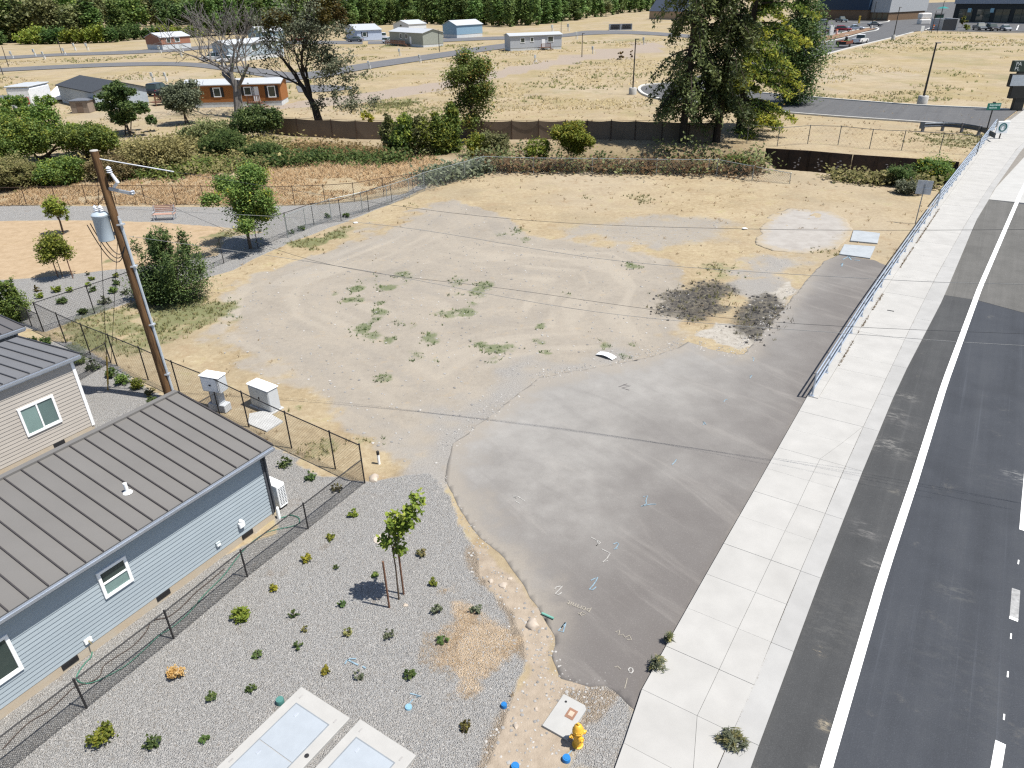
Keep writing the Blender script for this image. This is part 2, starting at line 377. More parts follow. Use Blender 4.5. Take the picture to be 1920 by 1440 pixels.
# green weed patches (photo point, radius m, strength)
WEEDS = [(627, 553, .9, 1), (665, 545, .9, 1), (650, 562, .8, 1), (675, 560, .8, .8), (720, 540, 1.1, 1), (755, 518, 1.4, .8), (700, 520, 1.4, .5), (716, 567, .7, 1), (710, 583, .9, 1), (706, 598, .7, .8), (685, 615, .8, 1), (706, 627, 1.1, 1), (728, 637, .7, 1),
         (742, 605, .9, .7), (775, 610, .9, .6), (808, 630, 1.0, 1), (815, 642, .8, 1), (780, 662, 1.1, .7), (820, 676, .7, .8), (603, 703, .7, .5), (718, 709, .6, .8), (905, 645, .8, 1), (925, 655, 1.0, 1), (920, 677, 1.1, 1), (955, 649, .9, .8), (1015, 645, .9, .9), (1022, 658, .9, 1), (1012, 611, .6, 1), (995, 648, .6, .8),
         (1138, 648, 1.0, 1), (1165, 665, .9, .8), (1188, 646, .7, .7), (1180, 496, 1.2, 1), (858, 530, 1.3, .7), (905, 535, 1.3, .9), (895, 553, 1.1, .8), (885, 570, 1.0, .9), (870, 585, 1.1, 1), (845, 590, 1.1, 1), (825, 585, .9, .8), (850, 552, .8, .6), (1065, 555, 1.1, .5), (1220, 548, 1.0, .4),
         (590, 450, 2.6, 1), (625, 442, 2.0, 1), (560, 455, 1.6, .9), (655, 430, 1.8, .7), (770, 386, 1.8, .4), (1200, 370, 2.2, .6), (1115, 372, 1.6, .4), (970, 434, 1.4, .8), (940, 438, 1.2, .6), (985, 449, .9, .8), (330, 590, 3.4, 1), (385, 590, 3.0, .9), (320, 625, 2.4, .8), (170, 640, 3.2, 1), (230, 610, 3.0, .9), (200, 590, 2.8, .8), (150, 615, 2.0, .8), (260, 640, 2.4, .8),
         (600, 845, 1.3, .7), (585, 852, 1.0, .6), (680, 825, .8, .6), (720, 828, .7, .5), (755, 900, .7, .5), (1350, 507, 2.2, .7), (1330, 560, 1.4, .5), (1380, 560, 1.4, .5), (1310, 600, 1.2, .4), (1545, 470, 1.6, .5), (560, 765, .6, .7), (700, 660, .7, .3),
         (660, 190, 6, .7), (740, 195, 7, .9), (760, 190, 6, .8), (1000, 165, 6, .7), (1060, 170, 6, .6), (980, 150, 8, .5), (1700, 150, 14, .55), (1780, 110, 24, .6), (1850, 95, 28, .6), (1820, 140, 18, .5), (1780, 135, 14, .55), (1615, 152, 10, .5), (1640, 80, 14, .7), (1600, 95, 10, .7), (1690, 170, 10, .5), (1850, 260, 6, .7), (1790, 265, 7, .75), (1880, 150, 9, .6), (1240, 65, 18, .7), (1190, 75, 16, .75),
         (760, 87, 9, 1.0), (735, 86, 6, 1.0), (830, 86, 8, .9), (900, 60, 16, .8), (700, 70, 14, .6), (550, 75, 12, .6), (1000, 97, 9, .8), (410, 445, 2.2, .9), (205, 489, 1.4, .9), (600, 110, 9, .3)]
a_weed = np.zeros(X.shape)
for (px, py, r, k) in WEEDS:
    p = g(px, py); m_ = (np.abs(X - p.x) < r * 1.6) & (np.abs(Y - p.y) < r * 2.2)
    if m_.any():
        d = np.sqrt((X[m_] - p.x) ** 2 + ((Y[m_] - p.y) * .8) ** 2) / r
        a_weed[m_] = np.maximum(a_weed[m_], k * sst(1.0, .25, d * 1.25 + 1.5 * nz2[m_] + .5 * nz[m_]))
def weed_at(x, y):
    return 0
# heights: small unevenness, the creek, and everything paved sits clear of it
Zg = .10 * fbm(X, Y, 9.0, 21) * (1 - .9 * a_grav) * (1 - a_lawn) + .05 * nz2 * (1 - a_grav) * (1 - .6 * a_dirt)
lot_in = wz(Z_LOT, .25); lot_near = wz(Z_LOT, 1.6)
lot_near = np.where(lot_near > 0, lot_near, 0); Zg = Zg * sst(400, 90, Y) * (1 - np.clip(lot_near * 7, 0, 1)) + tz(X, Y) - .05 * sst(.55, .95, lot_near)
D57 = math.radians(57.0); dS = Vector((math.cos(D57), math.sin(D57), 0)); dT = Vector((math.sin(D57), -math.cos(D57), 0))
def st(p): return (p[0] * dS.x + p[1] * dS.y, p[0] * dT.x + p[1] * dT.y)
def unst(s, t, z=0): return Vector((dS.x * s + dT.x * t, dS.y * s + dT.y * t, z))
EL = [(1135, 1500), (1155, 1440), (1203, 1297), (1264, 1187), (1324, 1080), (1440, 876), (1514, 745), (1612, 590), (1680, 490), (1748, 393), (1802, 322), (1860, 246), (1915, 205), (1960, 176)]
EC = [(1320, 1500), (1345, 1440), (1413, 1287), (1437, 1228), (1481, 1119), (1512, 1047), (1540, 982), (1569, 912), (1612, 816), (1657, 720), (1712, 605), (1755, 520), (1808, 425), (1850, 358), (1905, 282), (1975, 216)]
EM = [(1295, 1500), (1303, 1400), (1305, 1350), (1350, 1255), (1390, 1169), (1432, 1082), (1460, 1022), (1490, 962), (1517, 904), (1539, 860), (1585, 830), (1612, 816)]
EA = [(1386, 1500), (1408, 1440), (1541, 1080), (1612, 898), (1686, 720), (1768, 562), (1830, 415), (1868, 352), (1930, 285)]
EW = [(1532, 1500), (1549, 1440), (1602, 1260), (1655, 1080), (1715, 900), (1771, 720), (1837, 540), (1915, 360), (1960, 270)]
def stf(pts, back=None):
    q = sorted(st(g(*p)) for p in pts); s = [a for a, b in q]; t = [b for a, b in q]
    k = (t[1] - t[0]) / (s[1] - s[0]); s = [-60] + s; t = [t[0]] + t
    return lambda v: float(np.interp(v, s, t))
fL, fC, fM, fA, fW = stf(EL), stf(EC), stf(EM), stf(EA), stf(EW)
sM_end = st(g(1612, 816))[0]
S_, T_ = X * dS.x + Y * dS.y, X * dT.x + Y * dT.y
under_road = (S_ > -70) & (S_ < 135) & (T_ > np.interp(S_, np.linspace(-60, 140, 200), [fL(v) for v in np.linspace(-60, 140, 200)]) + .15) & (T_ < 32)
Zg = np.where(under_road & (tz(X, Y) > -.05), -.08, Zg)
nx, ny = shp[1], shp[0]
idx = np.arange(nx * ny).reshape(ny, nx)
Fq = np.stack([idx[:-1, :-1].ravel(), idx[:-1, 1:].ravel(), idx[1:, 1:].ravel(), idx[1:, :-1].ravel()], 1)

# ---- ground material
m, t, b = nodes_of('ground', .95, .1); N = NT(t)
n_big = N.noise(.05, 4, .6); n_mid = N.noise(.35, 5, .65); n_fine = N.noise(3.2, 5, .7); n_grain = N.noise(26, 3, .7)
straw = N.ramp(N.m('ADD', N.m('MULTIPLY', n_fine, .55), N.m('MULTIPLY', n_mid, .45)), [(.30, (.20, .152, .09)), (.46, (.295, .232, .145)), (.60, (.36, .295, .192)), (.75, (.41, .35, .25))])
straw = N.mix(N.mr(n_big, .45, .65, 0, .5), straw, (.30, .25, .185))
straw = N.mix(N.mr(N.noise(.7, 4, .7), .56, .72, 0, .35), straw, (.27, .25, .10))
straw = N.mix(N.mr(N.noise(9, 4, .75), .58, .72, 0, .55), straw, (.16, .11, .06))
straw = N.mix(N.mr(n_grain, .55, .75, 0, .25), straw, (.14, .10, .05))
def edge(a, amp=.55, lo=.3, hi=.7, nf=None):
    v = N.m('ADD', a, N.m('MULTIPLY', N.m('SUBTRACT', nf if nf is not None else N.m('ADD', N.m('MULTIPLY', n_fine, .6), N.m('MULTIPLY', n_grain, .4)), .5), amp))
    return N.mr(v, lo, hi)
straw = N.mix(N.mr(N.noise(.11, 5, .65), .47, .68, 0, .55), straw, (.235, .195, .135)); straw = N.mix(N.mr(N.noise(.022, 3, .6), .5, .66, 0, .4), straw, (.33, .285, .225))
yfar = N.mr(N.sep(N.pos)[1], 85, 110)
straw = N.mix(N.m('MULTIPLY', N.mr(N.noise(.07, 7, .72, N.map((1, .7, 1))), .45, .62, 0, .75), yfar), straw, (.265, .212, .11)); straw = N.mix(N.m('MULTIPLY', N.mr(N.noise(.16, 7, .75, N.map((1, .6, 1), 0, (40, 9, 0))), .53, .66, 0, .6), yfar), straw, (.19, .168, .085))
straw = N.mix(N.mr(N.noise(.55, 6, .72), .53, .66, 0, .5), straw, (.255, .185, .115)); straw = N.mix(N.mr(N.noise(1.9, 6, .78, N.map((1, 2.2, 1))), .55, .68, 0, .6), straw, (.42, .37, .265)); straw = N.mix(N.mr(N.noise(4.5, 5, .8), .57, .7, 0, .5), straw, (.18, .14, .085))
col = straw
# lawn gone brown
lawn = N.ramp(N.noise(1.6, 6, .7), [(.3, (.285, .208, .13)), (.55, (.35, .262, .17)), (.75, (.385, .302, .208))])
lawn = N.mix(N.mr(N.noise(.5, 3, .6, N.map((1, 2.6, 1))), .6, .72, 0, .5), lawn, (.25, .18, .09))
za = N.sep(N.attr('za', out='Vector')); zb = N.sep(N.attr('zb', out='Vector')); zc = N.sep(N.attr('zc', out='Vector')); zd = N.sep(N.attr('zd', out='Vector'))
col = N.mix(edge(za[2], .4), col, lawn)
# dirt of the lot, with the paler lines of tyres
dirt = N.ramp(N.m('ADD', N.m('MULTIPLY', n_mid, .6), N.m('MULTIPLY', n_fine, .4)), [(.32, (.225, .198, .165)), (.5, (.27, .24, .20)), (.68, (.315, .275, .222))])
dirt = N.mix(N.mr(zd[0], .50, .72, 0, .5), dirt, (.34, .302, .248))
dirt = N.mix(N.mr(zd[0], .42, .2, 0, .28), dirt, (.205, .192, .175))
dirt = N.mix(N.mr(N.noise(1.3, 5, .7), .57, .70, 0, .40), dirt, (.335, .26, .17))
dirt = N.mix(N.mr(N.noise(2.1, 6, .75), .54, .70, 0, .4), dirt, (.205, .178, .145)); dirt = N.mix(N.mr(N.noise(46, 3, .8), .55, .72, 0, .35), dirt, (.40, .36, .30))
dirt = N.mix(N.mr(n_grain, .50, .7, 0, .5), dirt, (.22, .195, .165))
dirt = N.mix(N.mr(N.noise(7, 4, .8), .60, .74, 0, .6), dirt, (.15, .12, .085)); dirt = N.mix(N.mr(N.noise(11, 3, .7), .40, .28, 0, .4), dirt, (.39, .345, .28))
fine = N.mix(N.mr(N.noise(22, 3, .8), .38, .62), (.17, .165, .16), (.30, .29, .275))
dirt = N.mix(N.m('MULTIPLY', edge(zc[1], .9, .25, .95), .75), dirt, fine)
col = N.mix(edge(za[0], .6), col, dirt)
col = N.mix(N.m('MULTIPLY', edge(zc[2], .6), .85), col, N.ramp(n_fine, [(.3, (.245, .205, .172)), (.7, (.30, .25, .213))]))        # pinkish track
# grey landscape gravel: each stone has its own grey
vc = N.vor(36.0, 'Color'); vd = N.vor(36.0, 'Distance')
stone = N.ramp(N.sep(vc)[0], [(.0, (.26, .256, .248)), (.3, (.335, .329, .318)), (.65, (.385, .376, .362)), (1.0, (.47, .46, .442))])
stone = N.mix(N.mr(N.sep(vc)[1], .75, .95, 0, .5), stone, (.30, .25, .195))
stone = N.mix(N.mr(vd, .44, .68, 0, .42), stone, (.17, .165, .158))
stone = N.mix(N.mr(n_mid, .35, .7, 0, .3), stone, (.315, .295, .268))
stone = N.mix(N.mr(N.noise(.9, 4, .6), .62, .75, 0, .55), stone, (.24, .19, .145))
gr_e = edge(za[1], .35)
col = N.mix(gr_e, col, stone)
soil = N.ramp(N.m('ADD', N.m('MULTIPLY', n_fine, .7), N.m('MULTIPLY', n_mid, .3)), [(.3, (.23, .185, .14)), (.5, (.305, .252, .195)), (.7, (.36, .30, .235))])
soil = N.mix(N.mr(N.vor(14, 'Distance'), .12, .03, 0, .8), soil, (.38, .35, .31))
so_e = edge(zb[0], .55); col = N.mix(so_e, col, soil)
col = N.mix(N.m('MULTIPLY', edge(zd[1], 2.0, .45, .95), .8), col, N.ramp(n_fine, [(.35, (.40, .285, .17)), (.65, (.52, .39, .255))]))          # dry grass in the gravel
col = N.mix(edge(zc[0], .6), col, N.ramp(n_fine, [(.3, (.25, .225, .19)), (.65, (.37, .345, .305))]))                                             # broken concrete
burn = N.ramp(N.m('ADD', N.m('MULTIPLY', n_fine, .5), N.m('MULTIPLY', n_grain, .5)), [(.36, (.018, .017, .018)), (.50, (.055, .052, .05)), (.62, (.20, .175, .12))])
col = N.mix(N.m('MULTIPLY', edge(zb[1], 2.6, .28, .80), .94), col, burn)
col = N.mix(N.m('MULTIPLY', zd[2], .8), col, N.ramp(n_fine, [(.3, (.11, .085, .05)), (.7, (.22, .165, .09))]))
green = N.ramp(N.m('ADD', N.m('MULTIPLY', n_grain, .5), N.m('MULTIPLY', n_fine, .5)), [(.3, (.04, .07, .024)), (.55, (.085, .118, .042)), (.74, (.20, .20, .095))])
col = N.mix(N.m('MULTIPLY', edge(zb[2], 2.2, .45, 1.0), .72), col, green)
N.l(col, b.inputs['Base Color'])
hgt_ = N.m('ADD', N.m('MULTIPLY', n_fine, .5), N.m('MULTIPLY', n_grain, .35))
hgt_ = N.m('ADD', hgt_, N.m('MULTIPLY', N.m('MULTIPLY', N.m('SUBTRACT', .6, vd), gr_e), 1.3))
N.l(N.bump(hgt_, .95, .045), b.inputs['Normal'])
MATS['ground'] = m
ground = np_mesh('ground', np.stack([X, Y, Zg], 1), Fq, m, kind='structure', smooth=True)
def vattr(o, name, *ch):
    a = o.data.attributes.new(name, 'FLOAT_VECTOR', 'POINT')
    a.data.foreach_set('vector', np.stack([np.asarray(c, np.float32) for c in ch], 1).astype(np.float32).ravel())
vattr(ground, 'za', a_dirt, a_grav, a_lawn); vattr(ground, 'zb', a_soil, a_burn, a_weed)
vattr(ground, 'zc', a_pale, a_fine, a_pink); vattr(ground, 'zd', a_track, a_dryp, a_dark)
ground['label'] = 'dry grass and bare dirt ground'

# ================================================================== ASPHALT LOT, CONCRETE PADS
def patch(name, poly, step, z, m, drop=.06, amp=.12, seed=1, wob=1.0):
    """a sheet filling an outline drawn on the ground, with a worn edge that drops to the ground"""
    pr = np.array([(p[0], p[1]) for p in poly])
    ax = np.arange(pr[:, 0].min() - step * 2, pr[:, 0].max() + step * 2, step); ay = np.arange(pr[:, 1].min() - step * 2, pr[:, 1].max() + step * 2, step)
    xx, yy = np.meshgrid(ax, ay); sh = xx.shape; xx = xx.ravel(); yy = yy.ravel()
    f = lambda x, y: sdpoly(x, y, poly) + amp * 2 * fbm(x, y, wob, seed)
    s = f(xx, yy); e = .02
    out = (s < 0) & (s > -step * 1.6)
    for _ in range(3):
        sx = f(xx[out], yy[out]); gxx = (f(xx[out] + e, yy[out]) - sx) / e; gyy = (f(xx[out], yy[out] + e) - sx) / e; g2 = gxx ** 2 + gyy ** 2 + .05
        xx[out] -= np.clip(sx * gxx / g2, -step, step); yy[out] -= np.clip(sx * gyy / g2, -step, step)
    id_ = np.arange(xx.size).reshape(sh)
    q = np.stack([id_[:-1, :-1].ravel(), id_[:-1, 1:].ravel(), id_[1:, 1:].ravel(), id_[1:, :-1].ravel()], 1)
    ok = (s[q] > 0).any(1) & (s[q] > -step * 1.6).all(1); q = q[ok]
    used, inv = np.unique(q, return_inverse=True); q = inv.reshape(-1, 4)
    V = np.stack([xx[used], yy[used], z + 0 * xx[used] + .008 * fbm(xx[used], yy[used], 6, 4)], 1); sd = sdpoly(V[:, 0], V[:, 1], poly)
    ed = np.concatenate([q[:, [0, 1]], q[:, [1, 2]], q[:, [2, 3]], q[:, [3, 0]]]); key = np.sort(ed, 1)
    _, fi, cnt = np.unique(key, axis=0, return_index=True, return_counts=True); be = ed[fi[cnt == 1]]
    n0 = len(V); bv = np.unique(be); mp = {int(v): n0 + i for i, v in enumerate(bv)}
    Vb = V[bv].copy(); Vb[:, 2] = z - drop
    sk = np.array([[a, mp[int(a)], mp[int(c)], c] for a, c in be])
    o = np_mesh(name, np.concatenate([V, Vb]), np.concatenate([q, sk]), m, kind='structure')
    a = o.data.attributes.new('sd', 'FLOAT', 'POINT'); a.data.foreach_set('value', np.concatenate([sd, sd[bv] * 0]).astype(np.float32))
    return o
m, t, b = nodes_of('lot_asphalt', .92, .15); N = NT(t)
na = N.noise(.16, 4, .6); nb = N.noise(.9, 5, .65); ngr = N.noise(34, 3, .75); sd = N.attr('sd')
c = N.ramp(N.m('ADD', N.m('MULTIPLY', na, .5), N.m('MULTIPLY', nb, .5)), [(.3, (.19, .18, .168)), (.5, (.238, .227, .212)), (.7, (.29, .278, .26))])
# older, darker end along the railing; paler where cars carry dust in
sx_ = N.sep(N.map((1, 1, 1), -D57)); 
c = N.mix(N.mr(N.m('ADD', sx_[1], N.m('MULTIPLY', N.m('SUBTRACT', na, .5), 9.0)), 10.5, 3.6, 0, .72), c, (.098, .088, .084))
c = N.mix(N.mr(N.m('ADD', sx_[0], N.m('MULTIPLY', N.m('SUBTRACT', nb, .5), 6.0)), 21, 11, 0, .62), c, (.122, .110, .103))
stv = N.map((.16, .9, 1), math.radians(-128)); stn = N.noise(1.0, 6, .62, stv, dist=1.1)
c = N.mix(N.mr(stn, .50, .75, 0, .30), c, (.31, .288, .262)); c = N.mix(N.mr(stn, .46, .30, 0, .22), c, (.135, .126, .12))
c = N.mix(N.m('MULTIPLY', N.mr(N.m('ADD', sd, N.m('MULTIPLY', N.m('SUBTRACT', nb, .5), 3.0)), 1.4, -.1, 0, .8), N.mr(sx_[1], 5.2, 7.5)), c, (.262, .235, .20))
c = N.mix(N.mr(N.noise(.6, 6, .75), .66, .76, 0, .4), c, (.35, .31, .26)); c = N.mix(N.mr(ngr, .5, .75, 0, .3), c, (.10, .095, .09)); c = N.mix(N.mr(ngr, .46, .3, 0, .22), c, (.36, .34, .32))
N.l(c, b.inputs['Base Color']); N.l(N.bump(ngr, .4, .01), b.inputs['Normal']); MATS['lot_asphalt'] = m
lot = patch('driveway', Z_LOT, .20, .008, m, drop=.03, amp=.11, wob=.9)
m, t, b = nodes_of('pad_concrete', .9, .2); N = NT(t); sd = N.attr('sd')
c = N.ramp(N.noise(1.1, 6, .65), [(.3, (.265, .243, .22)), (.6, (.325, .305, .28))]); c = N.mix(N.mr(N.noise(18, 4, .7), .55, .75, 0, .35), c, (.26, .235, .21))
c = N.mix(N.mr(N.m('ADD', sd, N.m('MULTIPLY', N.m('SUBTRACT', N.noise(1.5, 5, .7), .5), 2.0)), .9, -.1, 0, .85), c, (.31, .255, .175)); N.l(c, b.inputs['Base Color']); MATS['pad_concrete'] = m
patch('concrete_pad', P([(1416, 455), (1425, 425), (1443, 408), (1478, 390), (1558, 397), (1590, 413), (1600, 430), (1572, 466), (1500, 476), (1450, 470)]), .24, .016, m, drop=.05, amp=.45, wob=1.6, seed=5)
slabm = mat('vault_slab', (.31, .33, .345), .85, .2, var=.1, vscale=2.0, bump=.2)
for q in ([(1600, 433), (1650, 439), (1645, 458), (1594, 453)], [(1583, 460), (1641, 464), (1631, 486), (1573, 478)]):
    tag(MB().prism([p[:2] for p in P(q)], -.05, .075).build('concrete_slab', slabm), kind='structure')

# ================================================================== ROAD, BIKE LANE, MARKINGS
def road_mat(name, c0, c1, c2, streak=.3, angle=-D57, dust=.25, spots=()):
    m, t, b = nodes_of(name, .88, .2); N = NT(t)
    gr = N.noise(38, 3, .75); nb = N.noise(.7, 5, .65); sv = N.map((.035, 1.1, 1), angle); s1 = N.noise(1.0, 6, .65, sv); sv2 = N.map((.05, 5.0, 1), angle); s2 = N.noise(1.0, 4, .6, sv2)
    c = N.ramp(N.m('ADD', N.m('MULTIPLY', s1, .6), N.m('MULTIPLY', nb, .4)), [(.3, c0), (.5, c1), (.72, c2)])
    c = N.mix(N.mr(s2, .58, .72, 0, streak), c, tuple(v * 1.7 for v in c1))
    c = N.mix(N.mr(N.noise(.5, 6, .78), .60, .76, 0, dust), c, (.16, .15, .13)); c = N.mix(N.mr(N.noise(9, 4, .8), .54, .72, 0, .3), c, tuple(v * 1.9 for v in c1)); c = N.mix(N.mr(N.noise(.22, 3, .6), .55, .7, 0, .4), c, tuple(v * .72 for v in c1))
    spn = N.noise(2.6, 9, .8, N.map((.6, 1.6, 1), math.radians(-150)))
    for (sx, sy, r_, k_, cc) in spots:
        q = g(sx, sy); dv = N.n('ShaderNodeVectorMath', operation='DISTANCE'); N.l(N.pos, dv.inputs[0]); dv.inputs[1].default_value = (q.x, q.y, 0)
        c = N.mix(N.m('MULTIPLY', N.m('MULTIPLY', N.mr(dv.outputs['Value'], r_ * 1.5, r_ * .1, 0, 1), N.mr(spn, .47, .62)), k_), c, cc)
    c = N.mix(N.mr(gr, .5, .72, 0, .45), c, tuple(v * .45 for v in c1)); c = N.mix(N.mr(gr, .45, .3, 0, .32), c, tuple(min(1, v * 2.2 + .02) for v in c1))
    N.l(c, b.inputs['Base Color']); N.l(N.bump(gr, .35, .008), b.inputs['Normal']); MATS[name] = m; return m
road_m = road_mat('road_asphalt', (.034, .037, .043), (.046, .050, .058), (.060, .064, .071), .5, -D57, .45, ((1780, 1220, 1.2, .15, (.11, .11, .105)), (1860, 895, 1.0, .15, (.13, .13, .125)), (1905, 893, .4, .8, (.26, .26, .25)), (1790, 1110, .5, .4, (.13, .13, .12)), (1845, 1330, 1.6, .12, (.10, .10, .095))))
bike_m = road_mat('lane_asphalt', (.040, .041, .042), (.054, .055, .056), (.075, .076, .076), .25, dust=.7, spots=((1668, 775, .6, .5, (.28, .27, .25)), (1690, 790, .8, .25, (.20, .19, .18)), (1660, 835, .6, .55, (.28, .27, .25)), (1685, 842, .8, .3, (.24, .23, .21)), (1625, 995, .5, .5, (.22, .21, .2)), (1640, 900, .5, .2, (.2, .19, .18)), (1537, 1222, .16, .9, (.33, .28, .20)), (1545, 1358, .2, .9, (.33, .28, .2)), (1570, 1150, 1.0, .14, (.17, .165, .15)), (1540, 1190, .9, .14, (.17, .165, .15)), (1700, 745, .5, .5, (.25, .24, .22)), (1640, 1060, .35, .6, (.25, .24, .22)), (1790, 540, .7, .5, (.2, .19, .18))))
old_m = road_mat('old_asphalt', (.075, .073, .068), (.105, .102, .095), (.135, .13, .122), .3)
far_m = road_mat('far_asphalt', (.075, .075, .077), (.095, .095, .097), (.115, .115, .116), .15)
paint = mat('road_paint', (.80, .80, .78), .75, .2, var=.06, vscale=6)
conc = mat('concrete', (.352, .343, .325), .85, .2, var=.07, vscale=1.1, bump=.15, objvar=.02)
conc2 = mat('curb_concrete', (.322, .317, .306), .85, .2, var=.08, vscale=1.1, bump=.15, objvar=.03)
deckm = mat('deck_concrete', (.37, .365, .35), .85, .2, var=.07, vscale=.8)
def strip(name, f0, f1, s0, s1, z, m, step=1.5, kind='structure', zend=None):
    mb = MB(); ss = np.arange(s0, s1 + step * .5, step); vs = []
    for s in ss: vs += [unst(s, f0(s), z), unst(s, f1(s), z)]
    mb.add(vs, [(2 * i + 1, 2 * i + 3, 2 * i + 2, 2 * i) for i in range(len(ss) - 1)])
    o = mb.build(name, m); o['kind'] = kind; return o
sDeck = st(g(1845, 373))[0]
strip('road', fA, lambda s: 34.0, -60, sDeck, .0, road_m)
strip('bike_lane', fA, lambda s: fW(s) + .05, -60, sDeck, .004, bike_m)
pts = [(1768, 553), (1832, 563), (1925, 588), (2050, 625), (2300, 640), (2300, 400), (1925, 384), (1847, 374), (1830, 418)]
tag(MB().add([(p.x, p.y, .008) for p in P(pts)], [tuple(range(len(pts)))]).build('old_road_patch', old_m), kind='structure')
strip('edge_line', lambda s: fW(s) - .12, lambda s: fW(s) + .12, -60, 132, .016, paint)
strip('bridge_deck', fC, lambda s: 34.0, sDeck, 140, .011, deckm)
for nm, pl, w in (('lane_dash', [(1876, 1392), (1866, 1450), (1858, 1500)], .2), ('lane_dash', [(1919, 995), (1923, 940), (1928, 880)], .22)):
    tag(MB().ribbon([(p.x, p.y, .006) for p in P(pl)], w).build(nm, paint), kind='structure')
worn = mat('worn_paint', (.28, .28, .275), .85, .2, var=.3, vscale=8)
tag(MB().ribbon([(p.x, p.y, .006) for p in P([(1905, 1105), (1901, 1160)])], .2).build('lane_dash', worn), kind='structure')
tag(MB().ribbon([(p.x, p.y, .0075) for p in P([(1901, 1158), (1900, 1163)])], .2).build('lane_dash', paint), kind='structure')
for a in ((1896, 1188, 1895, 1198), (1890, 1259, 1889, 1270), (1883, 1339, 1882, 1350), (1910, 1050, 1909, 1058)):
    tag(MB().ribbon([(p.x, p.y, .006) for p in P([a[:2], a[2:]])], .035).build('lane_dash', paint), kind='structure')
# dusty scuffs on the bike lane
scuff = mat('dust_scuff', (.24, .23, .21), .95, .1, var=.25, vscale=9)
sandm = mat('sand_spill', (.33, .28, .20), .95, .1, var=.25, vscale=9)

# ================================================================== SIDEWALK: slabs cast one by one
walk = thing('sidewalk', 'pale concrete sidewalk of cast slabs beside the road', 'sidewalk'); del walk['category']; del walk['label']; walk['kind'] = 'structure'
def slab(name, s0, s1, fa, fb, gap, z1, m, zt=.0):
    a0, a1, b1, b0 = unst(s0 + gap, fa(s0) + gap), unst(s1 - gap, fa(s1) + gap), unst(s1 - gap, fb(s1) - gap), unst(s0 + gap, fb(s0) - gap)
    mb = MB(); mb.prism([(p.x, p.y) for p in (a0, b0, b1, a1)], -.12, z1); return mb.build(name, m, walk)
sJ = st(g(1203, 1297))[0]; PIT = 1.53
js = [sJ + PIT * k for k in range(-6, 84)]
rnd = random.Random(3)
sRail0, sRail1 = st(g(1514, 745))[0], st(g(1750, 393))[0]
for k, (a, c_) in enumerate(zip(js, js[1:])):
    zt_ = .10 + rnd.uniform(-.003, .003)
    if c_ <= sM_end + .8:
        slab('slab', a, c_, fL, fM, .004, zt_, conc); slab('slab', a, c_, fM, fC, .004, zt_ - .002, conc)
    elif a >= sRail0 - .5 and a < 130:
        f_i = lambda s: fL(s) + .42
        slab('slab', a, c_, f_i, fC, .0025, zt_, conc)
    else:
        slab('slab', a, c_, fL, fC, .004, zt_, conc)
for k in range(0, 84, 2):
    if js[k] < sDeck + 40 and k + 2 < len(js):
        a, c_ = js[k], js[k + 2]
        slab('curb_stone', a, c_, fC, lambda s: fA(s) if s < sDeck else fC(s) + .45, .005, .088, conc2)
        f_i = lambda s: fL(s) + .42
        if a >= sRail0 - 1.6: slab('edge_curb', max(a, sRail0 - .1), c_, fL, f_i, .004, .13, conc)
# the joints are filled with grit: one sheet lies below the slabs
strip('sidewalk_bed', lambda s: fL(s) + .02, lambda s: fA(s) - .02, js[0], 130, .045, mat('joint_grit', (.20, .185, .165), .95, .1))
# abutment face under the sidewalk edge where the creek passes below
fas = MB(); ss = np.arange(st(g(1690, 478))[0], 132, 2.0)
vs = []
for s in ss: vs += [unst(s, fL(s) - .012, -3.0), unst(s, fL(s) - .012, .08)]
fas.add(vs, [(2 * i, 2 * i + 2, 2 * i + 3, 2 * i + 1) for i in range(len(ss) - 1)])
tag(fas.build('bridge_abutment', conc2), kind='structure')
# ================================================================== RAILINGS
galv = mat('galvanised', (.42, .47, .54), .45, .5, .6, var=.1, vscale=4)
darkm = mat('black_steel', (.018, .017, .018), .55, .4, var=.2)
def railing(name, label, s0, s1, off, hh, rails, sp, rr, z0=.13):
    a0 = unst(s0, fL(s0) + off); t = thing(name, label, 'railing', a0)
    n = max(2, round((s1 - s0) / sp)); ss = [s0 + (s1 - s0) * k / n for k in range(n + 1)]
    for h in rails:
        MB().tube([unst(s, fL(s) + off, z0 + h) for s in ss], rr, 6).build('rail', galv, t, world=True, smooth=True)
    for s in ss:
        p = unst(s, fL(s) + off); mb = MB()
        mb.tube([(p.x, p.y, z0), (p.x, p.y, z0 + hh)], rr * 1.1, 6)
        mb.box(-.08, .08, -.08, .08, z0 - .005, z0 + .015, Matrix.Translation((p.x, p.y, 0)) @ Matrix.Rotation(D57, 4, 'Z'))
        mb.build('post', galv, t, world=True)
    return t
railing('pipe_railing', 'long galvanised pipe railing along the sidewalk edge above the vacant lot', sRail0, sRail1, .16, 1.02, (.30, .66, 1.02), 2.35, .034)
railing('bridge_railing', 'galvanised railing on the far end of the sidewalk where it bridges the creek', sRail1 + .8, st(g(1862, 246))[0], .16, 1.15, (.25, .55, .85, 1.15), 2.4, .045)

